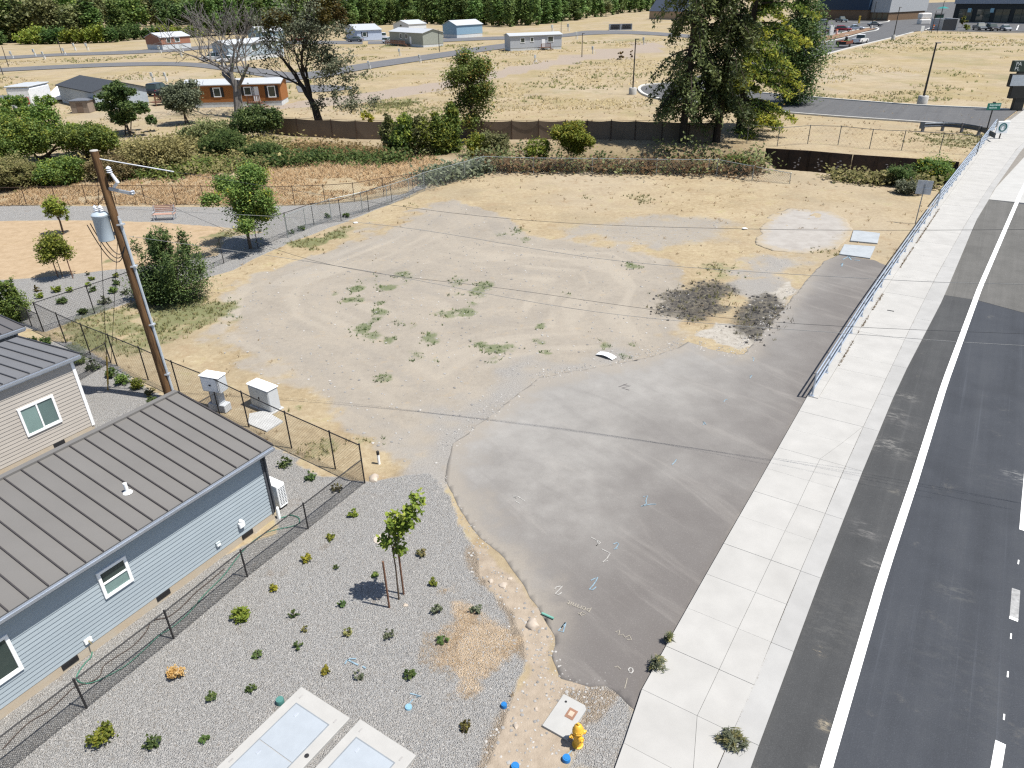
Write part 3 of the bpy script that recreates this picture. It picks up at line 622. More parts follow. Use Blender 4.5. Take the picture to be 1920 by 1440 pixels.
# ================================================================== HOUSES IN FRONT
def roof_mat(name, col): return mat(name, col, .55, .35, var=.05, vscale=.6, objvar=.03)
white = mat('white_trim', (.78, .79, .79), .6, .3, var=.03)
whitev = mat('white_vinyl', (.82, .83, .83), .5, .35, var=.02)
concf = mat('foundation_concrete', (.42, .37, .30), .9, .15, var=.2, vscale=2.0, col2=(.41, .335, .245))
blackp = mat('black_plastic', (.02, .02, .022), .6, .3)
glass_g = glassmat('pale_glass', (.17, .25, .235), .12); glass_d = glassmat('dark_glass', (.035, .05, .045), .08)
def house(label, corner, ax, L, hw, W, rise, ov, wallc, roofc, seamc, trimc, wins, roof_pitch=.46, rake=.25, cap=True, planks=18, corner_trim=None, soff=None, z_eave=None, lap=.017):
    """low shed-roofed cottage; local x runs along the front wall from the near corner, front faces +y"""
    t = thing('cottage', label, 'house', corner, ax + PI)
    wm = mat(wallc[0], wallc[1], .75, .25, var=.03, vscale=1.0, objvar=.025); rm = roof_mat(*roofc); sm = mat(*seamc[:2], .5, .4, var=.05)
    sl_ = rise / (W + ov); zw = lambda y: z_eave + (ov - y) * sl_ - .06
    w = MB(); w.add([(x, y, z) for x in (0, L) for (y, z) in ((-W, .28), (-lap - .004, .28), (-lap - .004, zw(-.025)), (-W, zw(-W)))], [(0, 1, 2, 3), (7, 6, 5, 4), (0, 4, 5, 1), (1, 5, 6, 2), (2, 6, 7, 3), (3, 7, 4, 0)]); wall = w.build('wall', wm, t)
    f = MB(); f.box(-.0, L, -W, -.012, -.1, .29); f.build('foundation', concf, t)
    ph = (hw - .28) / planks
    # siding: every lap is a board
    base = MB(); base.add([(0.07, 0, 0), (L, 0, 0), (L, -.024, 0), (.07, -.024, 0), (.07, -lap, ph + .004), (L, -lap, ph + .004), (L, -lap - .003, ph + .004), (.07, -lap - .003, ph + .004)],
                          [(0, 1, 2, 3)[::-1], (0, 4, 5, 1)[::-1], (3, 2, 6, 7)[::-1], (4, 7, 6, 5)[::-1], (0, 3, 7, 4)[::-1], (1, 5, 6, 2)[::-1]])
    p0 = base.build('siding_board', wm, t); p0.location.z = .285
    for k in range(1, planks + 2):
        if .285 + (k + 1) * ph > z_eave + ov * sl_ - .04: break
        p = p0.copy(); C.objects.link(p); p.location.z = .285 + k * ph
    eb = MB(); eb.add([(0, -.08, 0), (0, -W, 0), (.024, -W, 0), (.024, -.08, 0), (.01, -.08, ph + .012), (.01, -W, ph + .012), (.024, -W, ph + .012), (.024, -.08, ph + .012)],
                      [(0, 1, 2, 3)[::-1], (0, 4, 5, 1)[::-1], (3, 2, 6, 7)[::-1], (4, 7, 6, 5)[::-1], (0, 3, 7, 4)[::-1], (1, 5, 6, 2)[::-1]])
    e0 = eb.build('siding_board', wm, t); e0.location = (-.024, 0, .285)
    for k in range(1, planks + 1):
        if .285 + (k + 1) * ph > min(zw(-W), zw(0)) + .02: break
        p = e0.copy(); C.objects.link(p); p.location = (-.024, 0, .285 + k * ph)
    ct = corner_trim or trimc
    MB().box(-.04, .075, -.075, .022, .27, hw + .1).build('corner_trim', mat(*ct), t)
    # roof: panels between standing seams, sloping up to the back
    ze = z_eave; sl_ = rise / (W + ov); yb = -W - .15
    zr = lambda y: ze + (ov - y) * sl_
    n = int((L + rake * 2) / roof_pitch) + 1
    ang = math.atan(sl_)
    pm = MB(); D_ = (ov - yb) / math.cos(ang)
    pm.box(.004, roof_pitch - .004, -D_, 0, -.03, 0); pn = pm.build('roof_panel', rm, t)
    smb = MB(); smb.box(-.016, .016, -D_, .0, -.01, .045); s0 = smb.build('roof_seam', sm, t)
    for k in range(n + 1):
        o = s0 if k == 0 else s0.copy(); 
        if k: C.objects.link(o)
        o.location = (-rake + k * roof_pitch, ov, ze); o.rotation_euler = (-ang, 0, 0)
        if k < n:
            o = pn if k == 0 else pn.copy()
            if k: C.objects.link(o)
            o.location = (-rake + k * roof_pitch, ov, ze - .0); o.rotation_euler = (-ang, 0, 0)
    tm = mat(*trimc)
    fb = MB(); fb.box(-rake, L + rake, ov - .02, ov + .012, ze - .20, ze - .035); fb.build('fascia', tm, t)
    if rake: 
        rk = MB(); rk.add([(-rake - .03, ov, ze - .17), (-rake - .03, yb, zr(yb) - .17), (-rake - .002, yb, zr(yb) - .17), (-rake - .002, ov, ze - .17), (-rake - .03, ov, ze + .05), (-rake - .03, yb, zr(yb) + .05), (-rake - .002, yb, zr(yb) + .05), (-rake - .002, ov, ze + .05)],
                          [(0, 3, 2, 1), (4, 5, 6, 7), (0, 1, 5, 4), (1, 2, 6, 5), (2, 3, 7, 6), (3, 0, 4, 7)]); rk.build('rake_trim', sm, t)
    sf = MB(); sf.box(-rake, L + rake, -.02, ov - .022, ze - .20, ze - .18); sf.build('soffit', tm, t)
    if cap:
        cm = MB(); cm.box(-rake, L + rake, yb - .14, yb + .05, zr(yb) - .1, zr(yb) + .06); cm.build('ridge_cap', rm, t)
    # gutter
    gm = MB(); gm.add([(x, ov + y, ze + z) for x in (-rake, L + rake) for (y, z) in ((.012, -.03), (.012, -.13), (.09, -.13), (.115, -.03), (.105, -.03), (.082, -.115), (.022, -.115), (.022, -.03))],
                      [tuple(range(8)), tuple(range(15, 7, -1))] + [(i, 8 + i, 8 + (i + 1) % 8, (i + 1) % 8) for i in range(8)])
    gm.build('gutter', mat('gutter_metal', (.50, .54, .60), .35, .6, .55, var=.08, vscale=2), t)
    for (x0, x1, z0, z1, kind, gl) in wins:
        fw = .085; fr = MB()
        for bx in ((x0 - fw, x1 + fw, z1, z1 + fw), (x0 - fw, x1 + fw, z0 - fw, z0), (x0 - fw, x0, z0, z1), (x1, x1 + fw, z0, z1)): fr.bbox(bx[0], bx[1], -.02, .045, bx[2], bx[3], .006)
        w_ = fr.build('window', whitev, t)
        def pane(a, b_, c_, d_, gm_, dy=0.0):
            MB().box(a, b_, .0, .008 + dy, c_, d_).build('pane', gm_, w_)
        if kind == 'slide':
            xm = (x0 + x1) / 2; MB().bbox(xm - .03, xm + .03, .0, .035, z0, z1, .004).build('mullion', whitev, w_)
            pane(x0, xm - .03, z0, z1, gl[1], .004); pane(xm + .03, x1, z0, z1, gl[0])
            MB().box(x0, xm, .013, .024, z0, z0 + .035).build('sash', whitev, w_)
        else:
            zm = z0 + (z1 - z0) * .52; MB().bbox(x0, x1, .0, .035, zm - .028, zm + .028, .004).build('sash', whitev, w_)
            pane(x0, x1, zm + .028, z1, gl[0], .004); pane(x0, x1, z0, zm - .028, gl[1])
    return t
A58 = math.radians(58)
COR = g(517, 973)
blue = house('pale blue cottage with grey standing seam roof beside the gravel yard', COR, A58, 15.0, 2.6, 3.9, .66, .3,
             ('blue_siding', (.30, .345, .375)), ('taupe_roof', (.142, .135, .127)), ('roof_seam', (.05, .045, .045)), ('bronze_trim', (.10, .11, .125), .6, .3),
             [(4.80, 5.44, 1.36, 2.07, 'hung', (glass_d, glass_g)), (7.80, 9.2, 1.02, 2.02, 'slide', (glass_g, glass_d))],
             corner_trim=('corner_dark', (.07, .075, .085), .6, .3), z_eave=2.84, lap=.020)
# dark foundation vents, wall fittings, roof vent: parts of the house
for x in (.9, 3.9, 6.6, 9.6):
    v = MB(); v.box(x, x + .42, -.012, .006, .10, .26); vo = v.build('foundation_vent', blackp, blue)
    l_ = MB()
    for k in range(4): l_.box(x + .02, x + .40, .006, .012, .115 + k * .035, .13 + k * .035)
    l_.build('louvre', darkm, vo)
mb = MB(); mb.bbox(1.16, 1.36, 0, .10, .60, .80, .02); mb.lathe([(.06, 0), (.06, .06), (.03, .09)], 10, (1.26, .05, .80)); mb.build('vent_hood', whitev, blue)
mb = MB(); mb.bbox(2.07, 2.22, 0, .05, .50, .66, .01); ob = mb.build('outlet_box', mat('outlet_grey', (.45, .5, .52)), blue); MB().box(2.09, 2.20, .05, .062, .52, .58).build('cover', whitev, ob)
mb = MB(); mb.bbox(6.16, 6.36, 0, .05, .38, .55, .015); tb = mb.build('tap_plate', whitev, blue)
MB().tube([(6.26, .05, .47), (6.26, .12, .45), (6.26, .14, .40)], .02, 6).build('tap', mat('brass', (.42, .36, .22), .4, .5, .8), tb)
# plumbing vent on the roof
zr_ = 2.84 + (.3 + 1.1) * .66 / 4.2
mb = MB(); mb.lathe([(.13, 0), (.12, .02), (.06, .06)], 14, (3.62, -1.1, zr_)); mb.lathe([(.05, 0), (.05, .30), (.042, .30)], 12, (3.62, -1.1, zr_ + .02)); mb.build('vent_pipe', whitev, blue, smooth=True)
mb = MB(); mb.tube([(-.02, .10, 2.70), (-.03, .07, 2.45), (-.03, .06, .42)], .035, 6); mb.build('downspout', mat('corner_dark', (.07, .075, .085), .6, .3), blue)
mb = MB(); mb.lathe([(.06, .0), (.06, .42), (.05, .45)], 8, (-.08, .08, .0)); mb.build('drain_stub', white, blue)

P1 = g(180, 807)
house('beige cottage with charcoal metal roof behind the blue cottage', P1, A58, 13.0, 3.1, 4.35, -.32, .12,
      ('beige_siding', (.40, .365, .325)), ('charcoal_roof', (.135, .135, .14)), ('roof_seam2', (.05, .05, .055)), ('white_fascia', (.62, .64, .68), .6, .3),
      [(1.12, 2.24, 1.08, 2.08, 'slide', (glass_g, glassmat('mid_glass', (.10, .15, .145), .1)))], roof_pitch=.46, rake=.3, cap=False, planks=20, corner_trim=('corner_white', (.80, .80, .80), .6, .3), z_eave=3.30)
be = [o for o in C.objects if o.name.startswith('cottage')][-1]
for x in (1.2, 4.2): MB().box(x, x + .42, -.012, .006, .10, .26).build('foundation_vent', blackp, be)
tip = g(45, 612, 2.95)
cr3 = tip - Vector((math.cos(A58), math.sin(A58), 0)) * .3 + Vector((-math.sin(A58), math.cos(A58), 0)) * .2
house('dark grey cottage at the left edge behind the beige cottage', (cr3.x, cr3.y, 0), A58, 9.0, 2.7, 4.3, .25, .2,
      ('slate_siding', (.10, .11, .12)), ('dark_roof', (.10, .095, .095)), ('roof_seam2', (.05, .05, .055)), ('white_fascia', (.62, .64, .68), .6, .3), [], rake=.3, cap=False, corner_trim=('corner_dark', (.07, .075, .085), .6, .3), z_eave=2.95)

# heat-pump unit behind the end of the blue house
t = thing('heat_pump', 'white heat pump unit with slatted side by the end of the blue cottage', 'heat pump', COR + Vector((math.cos(A58) * .55, math.sin(A58) * .55, 0)) + Vector((-math.sin(A58), math.cos(A58), 0)) * .15, A58 + PI)
MB().bbox(-.17, .17, -.9, 0, .10, .98, .02).build('casing', whitev, t)
for c_ in (-.135, -.04, .055):
    for k in range(12): MB().box(c_, c_ + .07, .0, .004, .2 + k * .058, .225 + k * .058).build('slat', darkm, t)
for k in range(12): MB().box(-.174, -.17, -.85, -.05, .2 + k * .06, .218 + k * .06).build('slat', darkm, t)
for y in (-.8, -.12): MB().box(-.16, .16, y, y + .06, 0, .10).build('foot', blackp, t)

# ================================================================== CHAIN-LINK FENCES
rustp = mat('brown_steel', (.055, .032, .022), .7, .3, var=.3)
galvd = mat('galv_wire', (.33, .36, .36), .5, .5, .5, var=.1)
def fence(name, label, pts, heights, sp, pitch, wr, pr, m, mw=None, posts=None, rail_top=True, base_z=None, group=None, bottom=True):
    """pts: ground points; posts every sp metres, woven wire as crossing strands between top rail and ground"""
    pts = [Vector(p) for p in pts]; t = thing(name, label, 'fence', pts[0], 0, group); mw = mw or m
    hs = heights if isinstance(heights, (list, tuple)) else [heights] * len(pts)
    zf = (lambda q: float(tz(q.x, q.y)) if base_z is None else base_z)
    allp = []
    for a, b_, h0, h1 in zip(pts, pts[1:], hs, hs[1:]):
        L = (b_ - a).length; n = max(1, round(L / sp)) if sp else 1
        for k in range(n): allp.append((a.lerp(b_, k / n), h0 + (h1 - h0) * k / n))
    allp.append((pts[-1], hs[-1]))
    first = None
    for q, h in allp:
        z = zf(q); mb = MB(); mb.tube([(q.x, q.y, z - .1), (q.x, q.y, z + h + .02)], pr, 6); mb.lathe([(pr * 1.25, 0), (pr * 1.2, .03), (.005, .06)], 6, (q.x, q.y, z + h + .02)); mb.build('post', m, t, world=True)
    for (q, h), (r, h2) in zip(allp, allp[1:]):
        MB().tube([(q.x, q.y, zf(q) + h), (r.x, r.y, zf(r) + h2)], pr * .8, 5).build('top_rail', m, t, world=True)
        if bottom: MB().tube([(q.x, q.y, zf(q) + .06), (r.x, r.y, zf(r) + .06)], wr * 1.4, 3).build('tension_wire', mw, t, world=True)
    mb = MB()
    for (q, h), (r, h2) in zip(allp, allp[1:]):
        L = (r - q).length; d = (r - q) / L; z0 = zf(q); z1 = zf(r); H_ = (h + h2) / 2; k = -int(H_ / pitch) - 1
        nn = Vector((-d.y, d.x, 0)) * wr
        for u0 in np.arange(-H_, L, pitch):
            for sg in (0, 1):
                a0, a1 = (u0, u0 + H_) if not sg else (u0 + H_, u0)
                lo = (a0, 0.0); hi = (a1, H_); pa, pb = lo, hi
                def clip(pa, pb):
                    if abs(pb[0] - pa[0]) < 1e-9: return None
                    f0 = (max(0, min(L, pa[0])) - pa[0]) / (pb[0] - pa[0]); f1 = (max(0, min(L, pb[0])) - pa[0]) / (pb[0] - pa[0])
                    return None if abs(f1 - f0) < .02 else ((pa[0] + f0 * (pb[0] - pa[0]), pa[1] + f0 * (pb[1] - pa[1])), (pa[0] + f1 * (pb[0] - pa[0]), pa[1] + f1 * (pb[1] - pa[1])))
                c_ = clip(pa, pb)
                if not c_: continue
                (ua, va), (ub, vb) = c_
                za_ = z0 + (z1 - z0) * ua / L; zb_ = z0 + (z1 - z0) * ub / L
                p0 = q + d * ua; p1 = q + d * ub; w2 = Vector((0, 0, wr))
                A_ = Vector((p0.x, p0.y, za_ + va)); B_ = Vector((p1.x, p1.y, zb_ + vb)); e_ = (B_ - A_).normalized(); f_ = e_.cross(nn.normalized()) * wr
                mb.add([A_ + nn, A_ - nn * .5 + f_ * .87, A_ - nn * .5 - f_ * .87, B_ + nn, B_ - nn * .5 + f_ * .87, B_ - nn * .5 - f_ * .87], [(0, 1, 4, 3), (1, 2, 5, 4), (2, 0, 3, 5)])
    mb.build('wire_mesh', mw, t, kind='stuff', world=True)
    return t
pg = lambda l: [g(*q) for q in l]
fence('chain_link_fence', 'low black chain-link fence between the blue cottage and the gravel bed', pg([(684, 906), (578, 992), (464, 1082), (326, 1198), (163, 1328), (-40, 1492)]), 1.0, 0, .070, .0034, .026, darkm)
fence('chain_link_fence', 'tall black chain-link fence behind the cottages along the dry weeds', pg([(684, 906), (629, 880), (547, 841), (467, 801), (401, 767), (338, 740), (278, 712), (220, 686), (170, 665), (124, 643), (82, 622)]), [1.6] * 11, 0, .12, .0028, .028, darkm)
fence('chain_link_fence', 'tall black chain-link fence between the vacant lot and the park gravel', pg([(82, 622), (178, 588), (265, 556), (345, 525), (420, 494), (484, 466), (540, 441), (589, 422), (640, 415), (692, 397), (735, 379), (797, 354)]), 1.6, 0, .15, .0034, .028, darkm)
fence('chain_link_fence', 'short low black fence from the tall fence to the blue cottage corner', pg([(412, 777), (350, 815), (290, 850)]), 1.0, 0, .07, .004, .026, darkm)
fence('chain_link_fence', 'short low black fence from the tall fence down beside the beige cottage', pg([(208, 680), (135, 722), (60, 765)]), 1.0, 0, .07, .004, .026, darkm)
fence('chain_link_fence', 'short low black fence beside the round green tree at the left edge', pg([(82, 622), (60, 612), (10, 590), (-60, 560)]), 1.0, 0, .09, .004, .026, darkm)
fence('chain_link_fence', 'long brown chain-link fence across the far side of the park gravel', pg([(-80, 388), (-8, 387), (51, 386), (108, 385), (164, 383), (219, 383), (274, 383), (331, 384), (384, 384), (440, 385), (498, 386), (553, 385), (610, 383), (665, 379), (720, 369), (775, 360)]), 1.55, 0, .22, .0045, .03, rustp)
fence('chain_link_fence', 'silver chain-link fence at the far corner of the vacant lot', pg([(540, 446), (575, 430), (622, 412), (680, 398), (727, 385), (768, 371), (796, 358), (872, 336), (908, 325)]), 1.55, 0, .16, .005, .03, galvd)
fence('chain_link_fence', 'silver chain-link fence above the creek behind the vacant lot', pg([(908, 325), (1000, 325), (1110, 326), (1230, 328), (1327, 329), (1343, 330), (1410, 338), (1480, 345)]), [1.55, 1.4, 1.4, 1.4, 1.4, 1.45, 1.2, .9], 0, .22, .006, .032, galvd)
fence('chain_link_fence', 'grey chain-link fence on the far bank below the back road', pg([(1400, 268), (1457, 275), (1514, 270), (1571, 272), (1630, 279), (1690, 282), (1761, 287), (1830, 292)]), 1.9, 0, .45, .0032, .04, mat('dull_steel', (.13, .13, .125), .7, .3, .2))
# brown windscreen fence on the far bank
scr = mat('windscreen_fabric', (.15, .115, .085), .9, .1, var=.15, vscale=.4)
t = thing('screened_fence', 'long brown fabric windscreen fence along the far creek bank', 'fence', g(525, 254))
pp = pg([(500, 250), (560, 256), (624, 259), (670, 261), (728, 262), (790, 262), (850, 262), (905, 262), (960, 262), (1010, 262), (1060, 262), (1100, 262), (1145, 262), (1190, 263), (1240, 264), (1290, 266), (1345, 266)])
for a, b_ in zip(pp, pp[1:]):
    d = (b_ - a).normalized(); nn = Vector((-d.y, d.x, 0)); vs = []; L = (b_ - a).length
    for k in range(7):
        q = a.lerp(b_, k / 6) + nn * (.05 + .05 * math.sin(k * PI / 6)); zt_ = 2.05 - .10 * math.sin(k * PI / 6)
        vs += [(q.x, q.y, -.25), (q.x, q.y, zt_)]
    MB().add(vs, [(2 * i, 2 * i + 2, 2 * i + 3, 2 * i + 1) for i in range(6)]).build('fabric_panel', scr, t, world=True)
    MB().tube([(a.x, a.y, 2.12), (b_.x, b_.y, 2.12)], .022, 4).build('top_rail', rustp, t, world=True)
for a in pp: MB().tube([(a.x, a.y, -.3), (a.x, a.y, 2.2)], .045, 6).build('post', rustp, t, world=True)
# rusty sheet-pile wall
rust = mat('rusty_steel', (.050, .034, .026), .85, .2, var=.3, vscale=1.4, col2=(.022, .018, .017), objvar=.25)
t = thing('sheet_pile_wall', 'dark rusty sheet-pile wall holding the far creek bank', 'retaining wall', g(1437, 279))
wp = pg([(1437, 281), (1520, 286), (1600, 293), (1690, 299), (1760, 304), (1798, 307)])
seg = []
for a, b_ in zip(wp, wp[1:]):
    n = max(1, round((b_ - a).length / 1.75))
    seg += [(a.lerp(b_, k / n), a.lerp(b_, (k + 1) / n)) for k in range(n)]
for i, (a, b_) in enumerate(seg):
    d = (b_ - a).normalized(); nn = Vector((d.y, -d.x, 0)); L = (b_ - a).length
    us = [(0, 0), (.05, 0), (.09, .10), (.91, .10), (.95, 0), (1, 0)]; vs = []
    for u, w_ in us:
        q = a + d * (u * L) + nn * (w_ + .6); vs += [(q.x, q.y, -3.2), (q.x, q.y, .22)]
    MB().add(vs, [(2 * k, 2 * k + 2, 2 * k + 3, 2 * k + 1) for k in range(5)]).build('steel_pile', rust, t, world=True)
    q0 = a + nn * .62; q1 = b_ + nn * .62; MB().tube([(q0.x, q0.y, .24), (q1.x, q1.y, .24)], .07, 4).build('cap_rail', rustp, t, world=True)
graf = mat('graffiti', (.30, .29, .30), .9, .1, var=.35, vscale=2)
for i in (1, 2, 3, 5):
    if i < len(seg):
        a, b_ = seg[i]; d = (b_ - a).normalized(); nn = Vector((d.y, -d.x, 0)); L = (b_ - a).length; mb = MB(); rr_ = random.Random(i)
        for s_ in range(7):
            u = L * rr_.uniform(.34, .6); z = -1.5 + .17 * s_; q = a + d * u + nn * (.715)
            w_ = rr_.uniform(.1, .22); q2 = q + d * w_
            mb.add([(q.x, q.y, z), (q2.x, q2.y, z + rr_.uniform(-.05, .05)), (q2.x, q2.y, z + .1), (q.x, q.y, z + .1)], [(0, 1, 2, 3)])
        mb.build('graffiti', graf, t, world=True)

# ================================================================== UTILITY POLE AND WIRES
wood = mat('pole_wood', (.20, .115, .055), .85, .2, var=.2, vscale=2.2, col2=(.045, .024, .013), stretch=(5, 5, .5), bump=.6, bscale=14)
pb = g(320, 748); ph_ = hz(pb, 281)
tp = onplane(176, 283, pb, 0.0); ptop = Vector((tp.x, tp.y, tp.z))
t = thing('utility_pole', 'leaning brown wooden utility pole with grey transformer behind the blue cottage', 'utility pole', pb)
def pol(f): return pb.lerp(ptop, f)
MB().tube([pol(f) - (Vector((0, 0, .3)) if f == 0 else Vector()) for f in (0, .25, .5, .75, 1)], [.20, .185, .17, .155, .14], 14).build('shaft', wood, t, world=True, smooth=True)
MB().lathe([(.145, 0), (.13, .03), (.02, .05)], 14, ptop).build('pole_cap', mat('galv_cap', (.4, .38, .35), .7), t, world=True)
side = Vector((1, 0, 0)); front = Vector((0, -1, 0))
gal2 = mat('bright_galv', (.50, .53, .57), .4, .5, .4); porc = mat('porcelain', (.62, .64, .68), .25, .5)
MB().tube([pol(f) + side * (.23 - .05 * f) + front * .05 for f in (0, .3, .55, .76)], .055, 8).build('conduit', mat('grey_conduit', (.38, .42, .46), .5, .4), t, world=True, smooth=True)
for f in (.12, .34, .58, .74): MB().box(-.06, .30, -.14, .06, -.03, .03, Matrix.Translation(pol(f))).build('bracket', gal2, t, world=True)
# transformer can
fT = .735; tc_ = pol(fT) + Vector((-.46, -.12, 0)); grey = mat('transformer_grey', (.36, .42, .47), .45, .4, var=.05)
can = MB(); can.lathe([(.26, -.52), (.285, -.50), (.285, .38), (.30, .40), (.30, .46), (.24, .53), (.05, .57)], 20, tc_); can = can.build('transformer', grey, t, world=True, smooth=True)
for dx, dy in ((-.1, .02), (.12, -.03)): MB().lathe([(.05, 0), (.05, .06), (.085, .08), (.05, .11), (.085, .14), (.05, .17), (.08, .20), (.03, .27)], 10, tc_ + Vector((dx, dy, .54))).build('bushing', porc, can, world=True, smooth=True)
MB().box(-.22, .42, -.05, .05, -.06, .06, Matrix.Translation(tc_ + Vector((.2, .12, .3)))).build('hanger', gal2, can, world=True)
MB().box(-.22, .42, -.05, .05, -.06, .06, Matrix.Translation(tc_ + Vector((.2, .12, -.3)))).build('hanger', gal2, can, world=True)
# cut-out and arm
fa = .865; ac_ = pol(fa)
MB().box(0, .9, -.05, .05, -.05, .05, Matrix.Translation(ac_ + Vector((.1, 0, .05))) @ Matrix.Rotation(.25, 4, 'Y')).build('crossarm', mat('fibreglass_arm', (.36, .38, .40), .6), t, world=True)
MB().tube([ac_ + Vector((.35, -.05, .1)), ac_ + Vector((.55, -.08, .28)), ac_ + Vector((.40, -.08, .62))], [.05, .07, .05], 8).build('cutout', porc, t, world=True)
MB().lathe([(.06, 0), (.11, .03), (.06, .07), (.11, .10), (.06, .14), (.1, .17), (.03, .24)], 10, ac_ + Vector((.36, -.08, .62))).build('insulator', porc, t, world=True)
MB().lathe([(.05, 0), (.09, .03), (.05, .07), (.09, .10), (.05, .14)], 10, ac_ + Vector((.95, 0, -.18))).build('insulator', porc, t, world=True)
# loops of lead wire at the transformer
def arc(a, b_, sag, n=12): return [a.lerp(b_, k / n) + Vector((0, 0, -sag * 4 * (k / n) * (1 - k / n))) for k in range(n + 1)]
for i, (dx, sg) in enumerate(((-.55, 1.0), (-.42, .85), (-.25, .7))):
    MB().tube(arc(tc_ + Vector((dx, -.05, .1 + .05 * i)), pol(.66) + Vector((.12, -.15, 0)), sg), .018, 5).build('lead_wire', blackp, t, world=True, smooth=True)
MB().tube(arc(tc_ + Vector((-.1, 0, .8)), ac_ + Vector((.36, -.1, .6)), .25), .012, 4).build('lead_wire', blackp, t, world=True)
# guy wires
for (a, gp, lab) in ((pol(.97), (203, 731), 'guy wire with yellow guard running from the pole top to the gravel'), (pol(.72), (207, 704), 'second guy wire running from beside the transformer to the gravel')):
    q = g(*gp); tt = thing('guy_wire', lab, 'guy wire', q)
    MB().tube([a, q], .011, 4).build('cable', blackp, tt, world=True)
    if gp[1] > 720: MB().tube([q, q.lerp(a, .17)], .035, 6).build('guard', mat('guard_yellow', (.40, .28, .05), .6), tt, world=True)
    MB().tube([q - Vector((0, 0, .2)), q.lerp(a, .05)], .02, 5).build('anchor_rod', gal2, tt, world=True)
# overhead lines running right across the street; the far ends hang beyond the view
wirem = mat('line_wire', (.07, .07, .072), .6, .3); alum = mat('alu_wire', (.30, .295, .28), .6, .4, .0)
def at_depth(px, py, dist):
    d = FW + RT * (px - 960) / FPX - UP * (py - 720) / FPX
    k = dist / d[1]; return Vector((k * d[0], k * d[1], CH + k * d[2]))
def wire(a, way, far, r, m, label):
    """a hangs at the pole; way: photo points with their distance, far the end"""
    pts = [a] + way + [far]; t = thing('power_line', label, 'power line', a, 0, 'overhead lines')
    sm = []
    pp_ = [pts[0] + (pts[0] - pts[1])] + pts + [pts[-1] + (pts[-1] - pts[-2])]
    for i in range(1, len(pp_) - 2):
        for k in range(10):
            u = k / 10; p0, p1, p2, p3 = pp_[i - 1:i + 3]
            sm.append(.5 * ((2 * p1) + (p2 - p0) * u + (2 * p0 - 5 * p1 + 4 * p2 - p3) * u * u + (3 * p1 - p0 - 3 * p2 + p3) * u ** 3))
    sm.append(pts[-1]); MB().tube(sm, r, 4).build('cable', m, t, world=True)
a1 = pol(.975)
wire(a1, [at_depth(326, 322, 26.3), at_depth(900, 405, 24.2), at_depth(1440, 430, 21.7)], at_depth(2300, 428, 17.5), .0065, wirem, 'uppermost overhead wire from the pole top across the lot')
MB().tube([a1, at_depth(326, 322, 26.3)], .022, 6).build('insulator_rod', porc, bpy.data.objects['power_line'], world=True)
wire(pol(.86) + Vector((.95, 0, 0)), [at_depth(585, 488, 25.6), at_depth(960, 543, 24.0), at_depth(1440, 603, 21.5)], at_depth(2300, 640, 17.5), .0065, wirem, 'dark overhead wire crossing the middle of the vacant lot')
wire(pol(.80), [at_depth(700, 420, 25.2), at_depth(1150, 488, 23.0), at_depth(1640, 523, 20.6), at_depth(1920, 533, 19.2)], at_depth(2400, 545, 17.0), .008, alum, 'upper bright aluminium wire crossing above the road')
wire(pol(.70), [at_depth(640, 500, 25.4), at_depth(1120, 585, 23.2), at_depth(1640, 629, 20.5), at_depth(1920, 648, 19.2)], at_depth(2400, 668, 17.0), .008, alum, 'lower bright aluminium wire crossing above the road')

# ================================================================== SMALL THINGS AROUND THE LOT
cabw = mat('cabinet_white', (.46, .48, .50), .5, .35, var=.04); padm = mat('pad_grey', (.42, .42, .41), .9, .15, var=.08, bump=.2)
A32 = math.radians(-32)
q = g(414, 768)
t = thing('meter_cabinet', 'tall narrow white electrical cabinet behind the black fence', 'utility cabinet', q, math.radians(-20))
MB().bbox(-.42, .42, -.2, .2, 0, .35, .02).build('pedestal', cabw, t)
MB().bbox(-.19, .19, -.19, .19, .35, .95, .015).build('column', cabw, t)
MB().bbox(-.45, .45, -.24, .24, .95, 1.62, .02).build('cabinet', cabw, t)
cp_ = MB().bbox(-.48, .48, -.27, .27, 1.62, 1.68, .02).build('hood', whitev, t)
MB().bbox(-.40, .40, -.255, -.24, 1.0, 1.58, .005).build('door', whitev, t)
MB().box(-.05, .05, -.275, -.255, 1.25, 1.31).build('latch', darkm, t)
q = g(500, 763)
t = thing('pad_cabinet', 'low wide white utility cabinet on bare dry grass behind the fence', 'utility cabinet', q, math.radians(-34))
MB().bbox(-.62, .62, -.26, .26, .04, 1.02, .03).build('cabinet', cabw, t)
MB().bbox(-.66, .66, -.30, .30, 1.02, 1.08, .025).build('lid', whitev, t)
MB().bbox(-.7, .7, -.34, .34, -.05, .05, .02).build('base', padm, t)
MB().box(-.58, .58, -.272, -.26, .12, .96).build('door', mat('cabinet_door', (.48, .50, .50), .55), t); MB().box(-.03, .03, -.29, -.272, .5, .6).build('latch', darkm, t)
tag(MB().prism([p[:2] for p in pg([(468, 778), (497, 772), (531, 792), (500, 811), (466, 797)])], -.05, .07).build('equipment_pad', padm), kind='structure')
# marker post
q = g(711, 870); t = thing('marker_post', 'short white marker post with black top near the fence corner', 'marker post', q)
MB().tube([(0, 0, 0), (0, 0, .42)], .05, 8).build('shaft', whitev, t); MB().lathe([(.055, .42), (.055, .55), (.02, .58)], 8).build('cap', blackp, t)
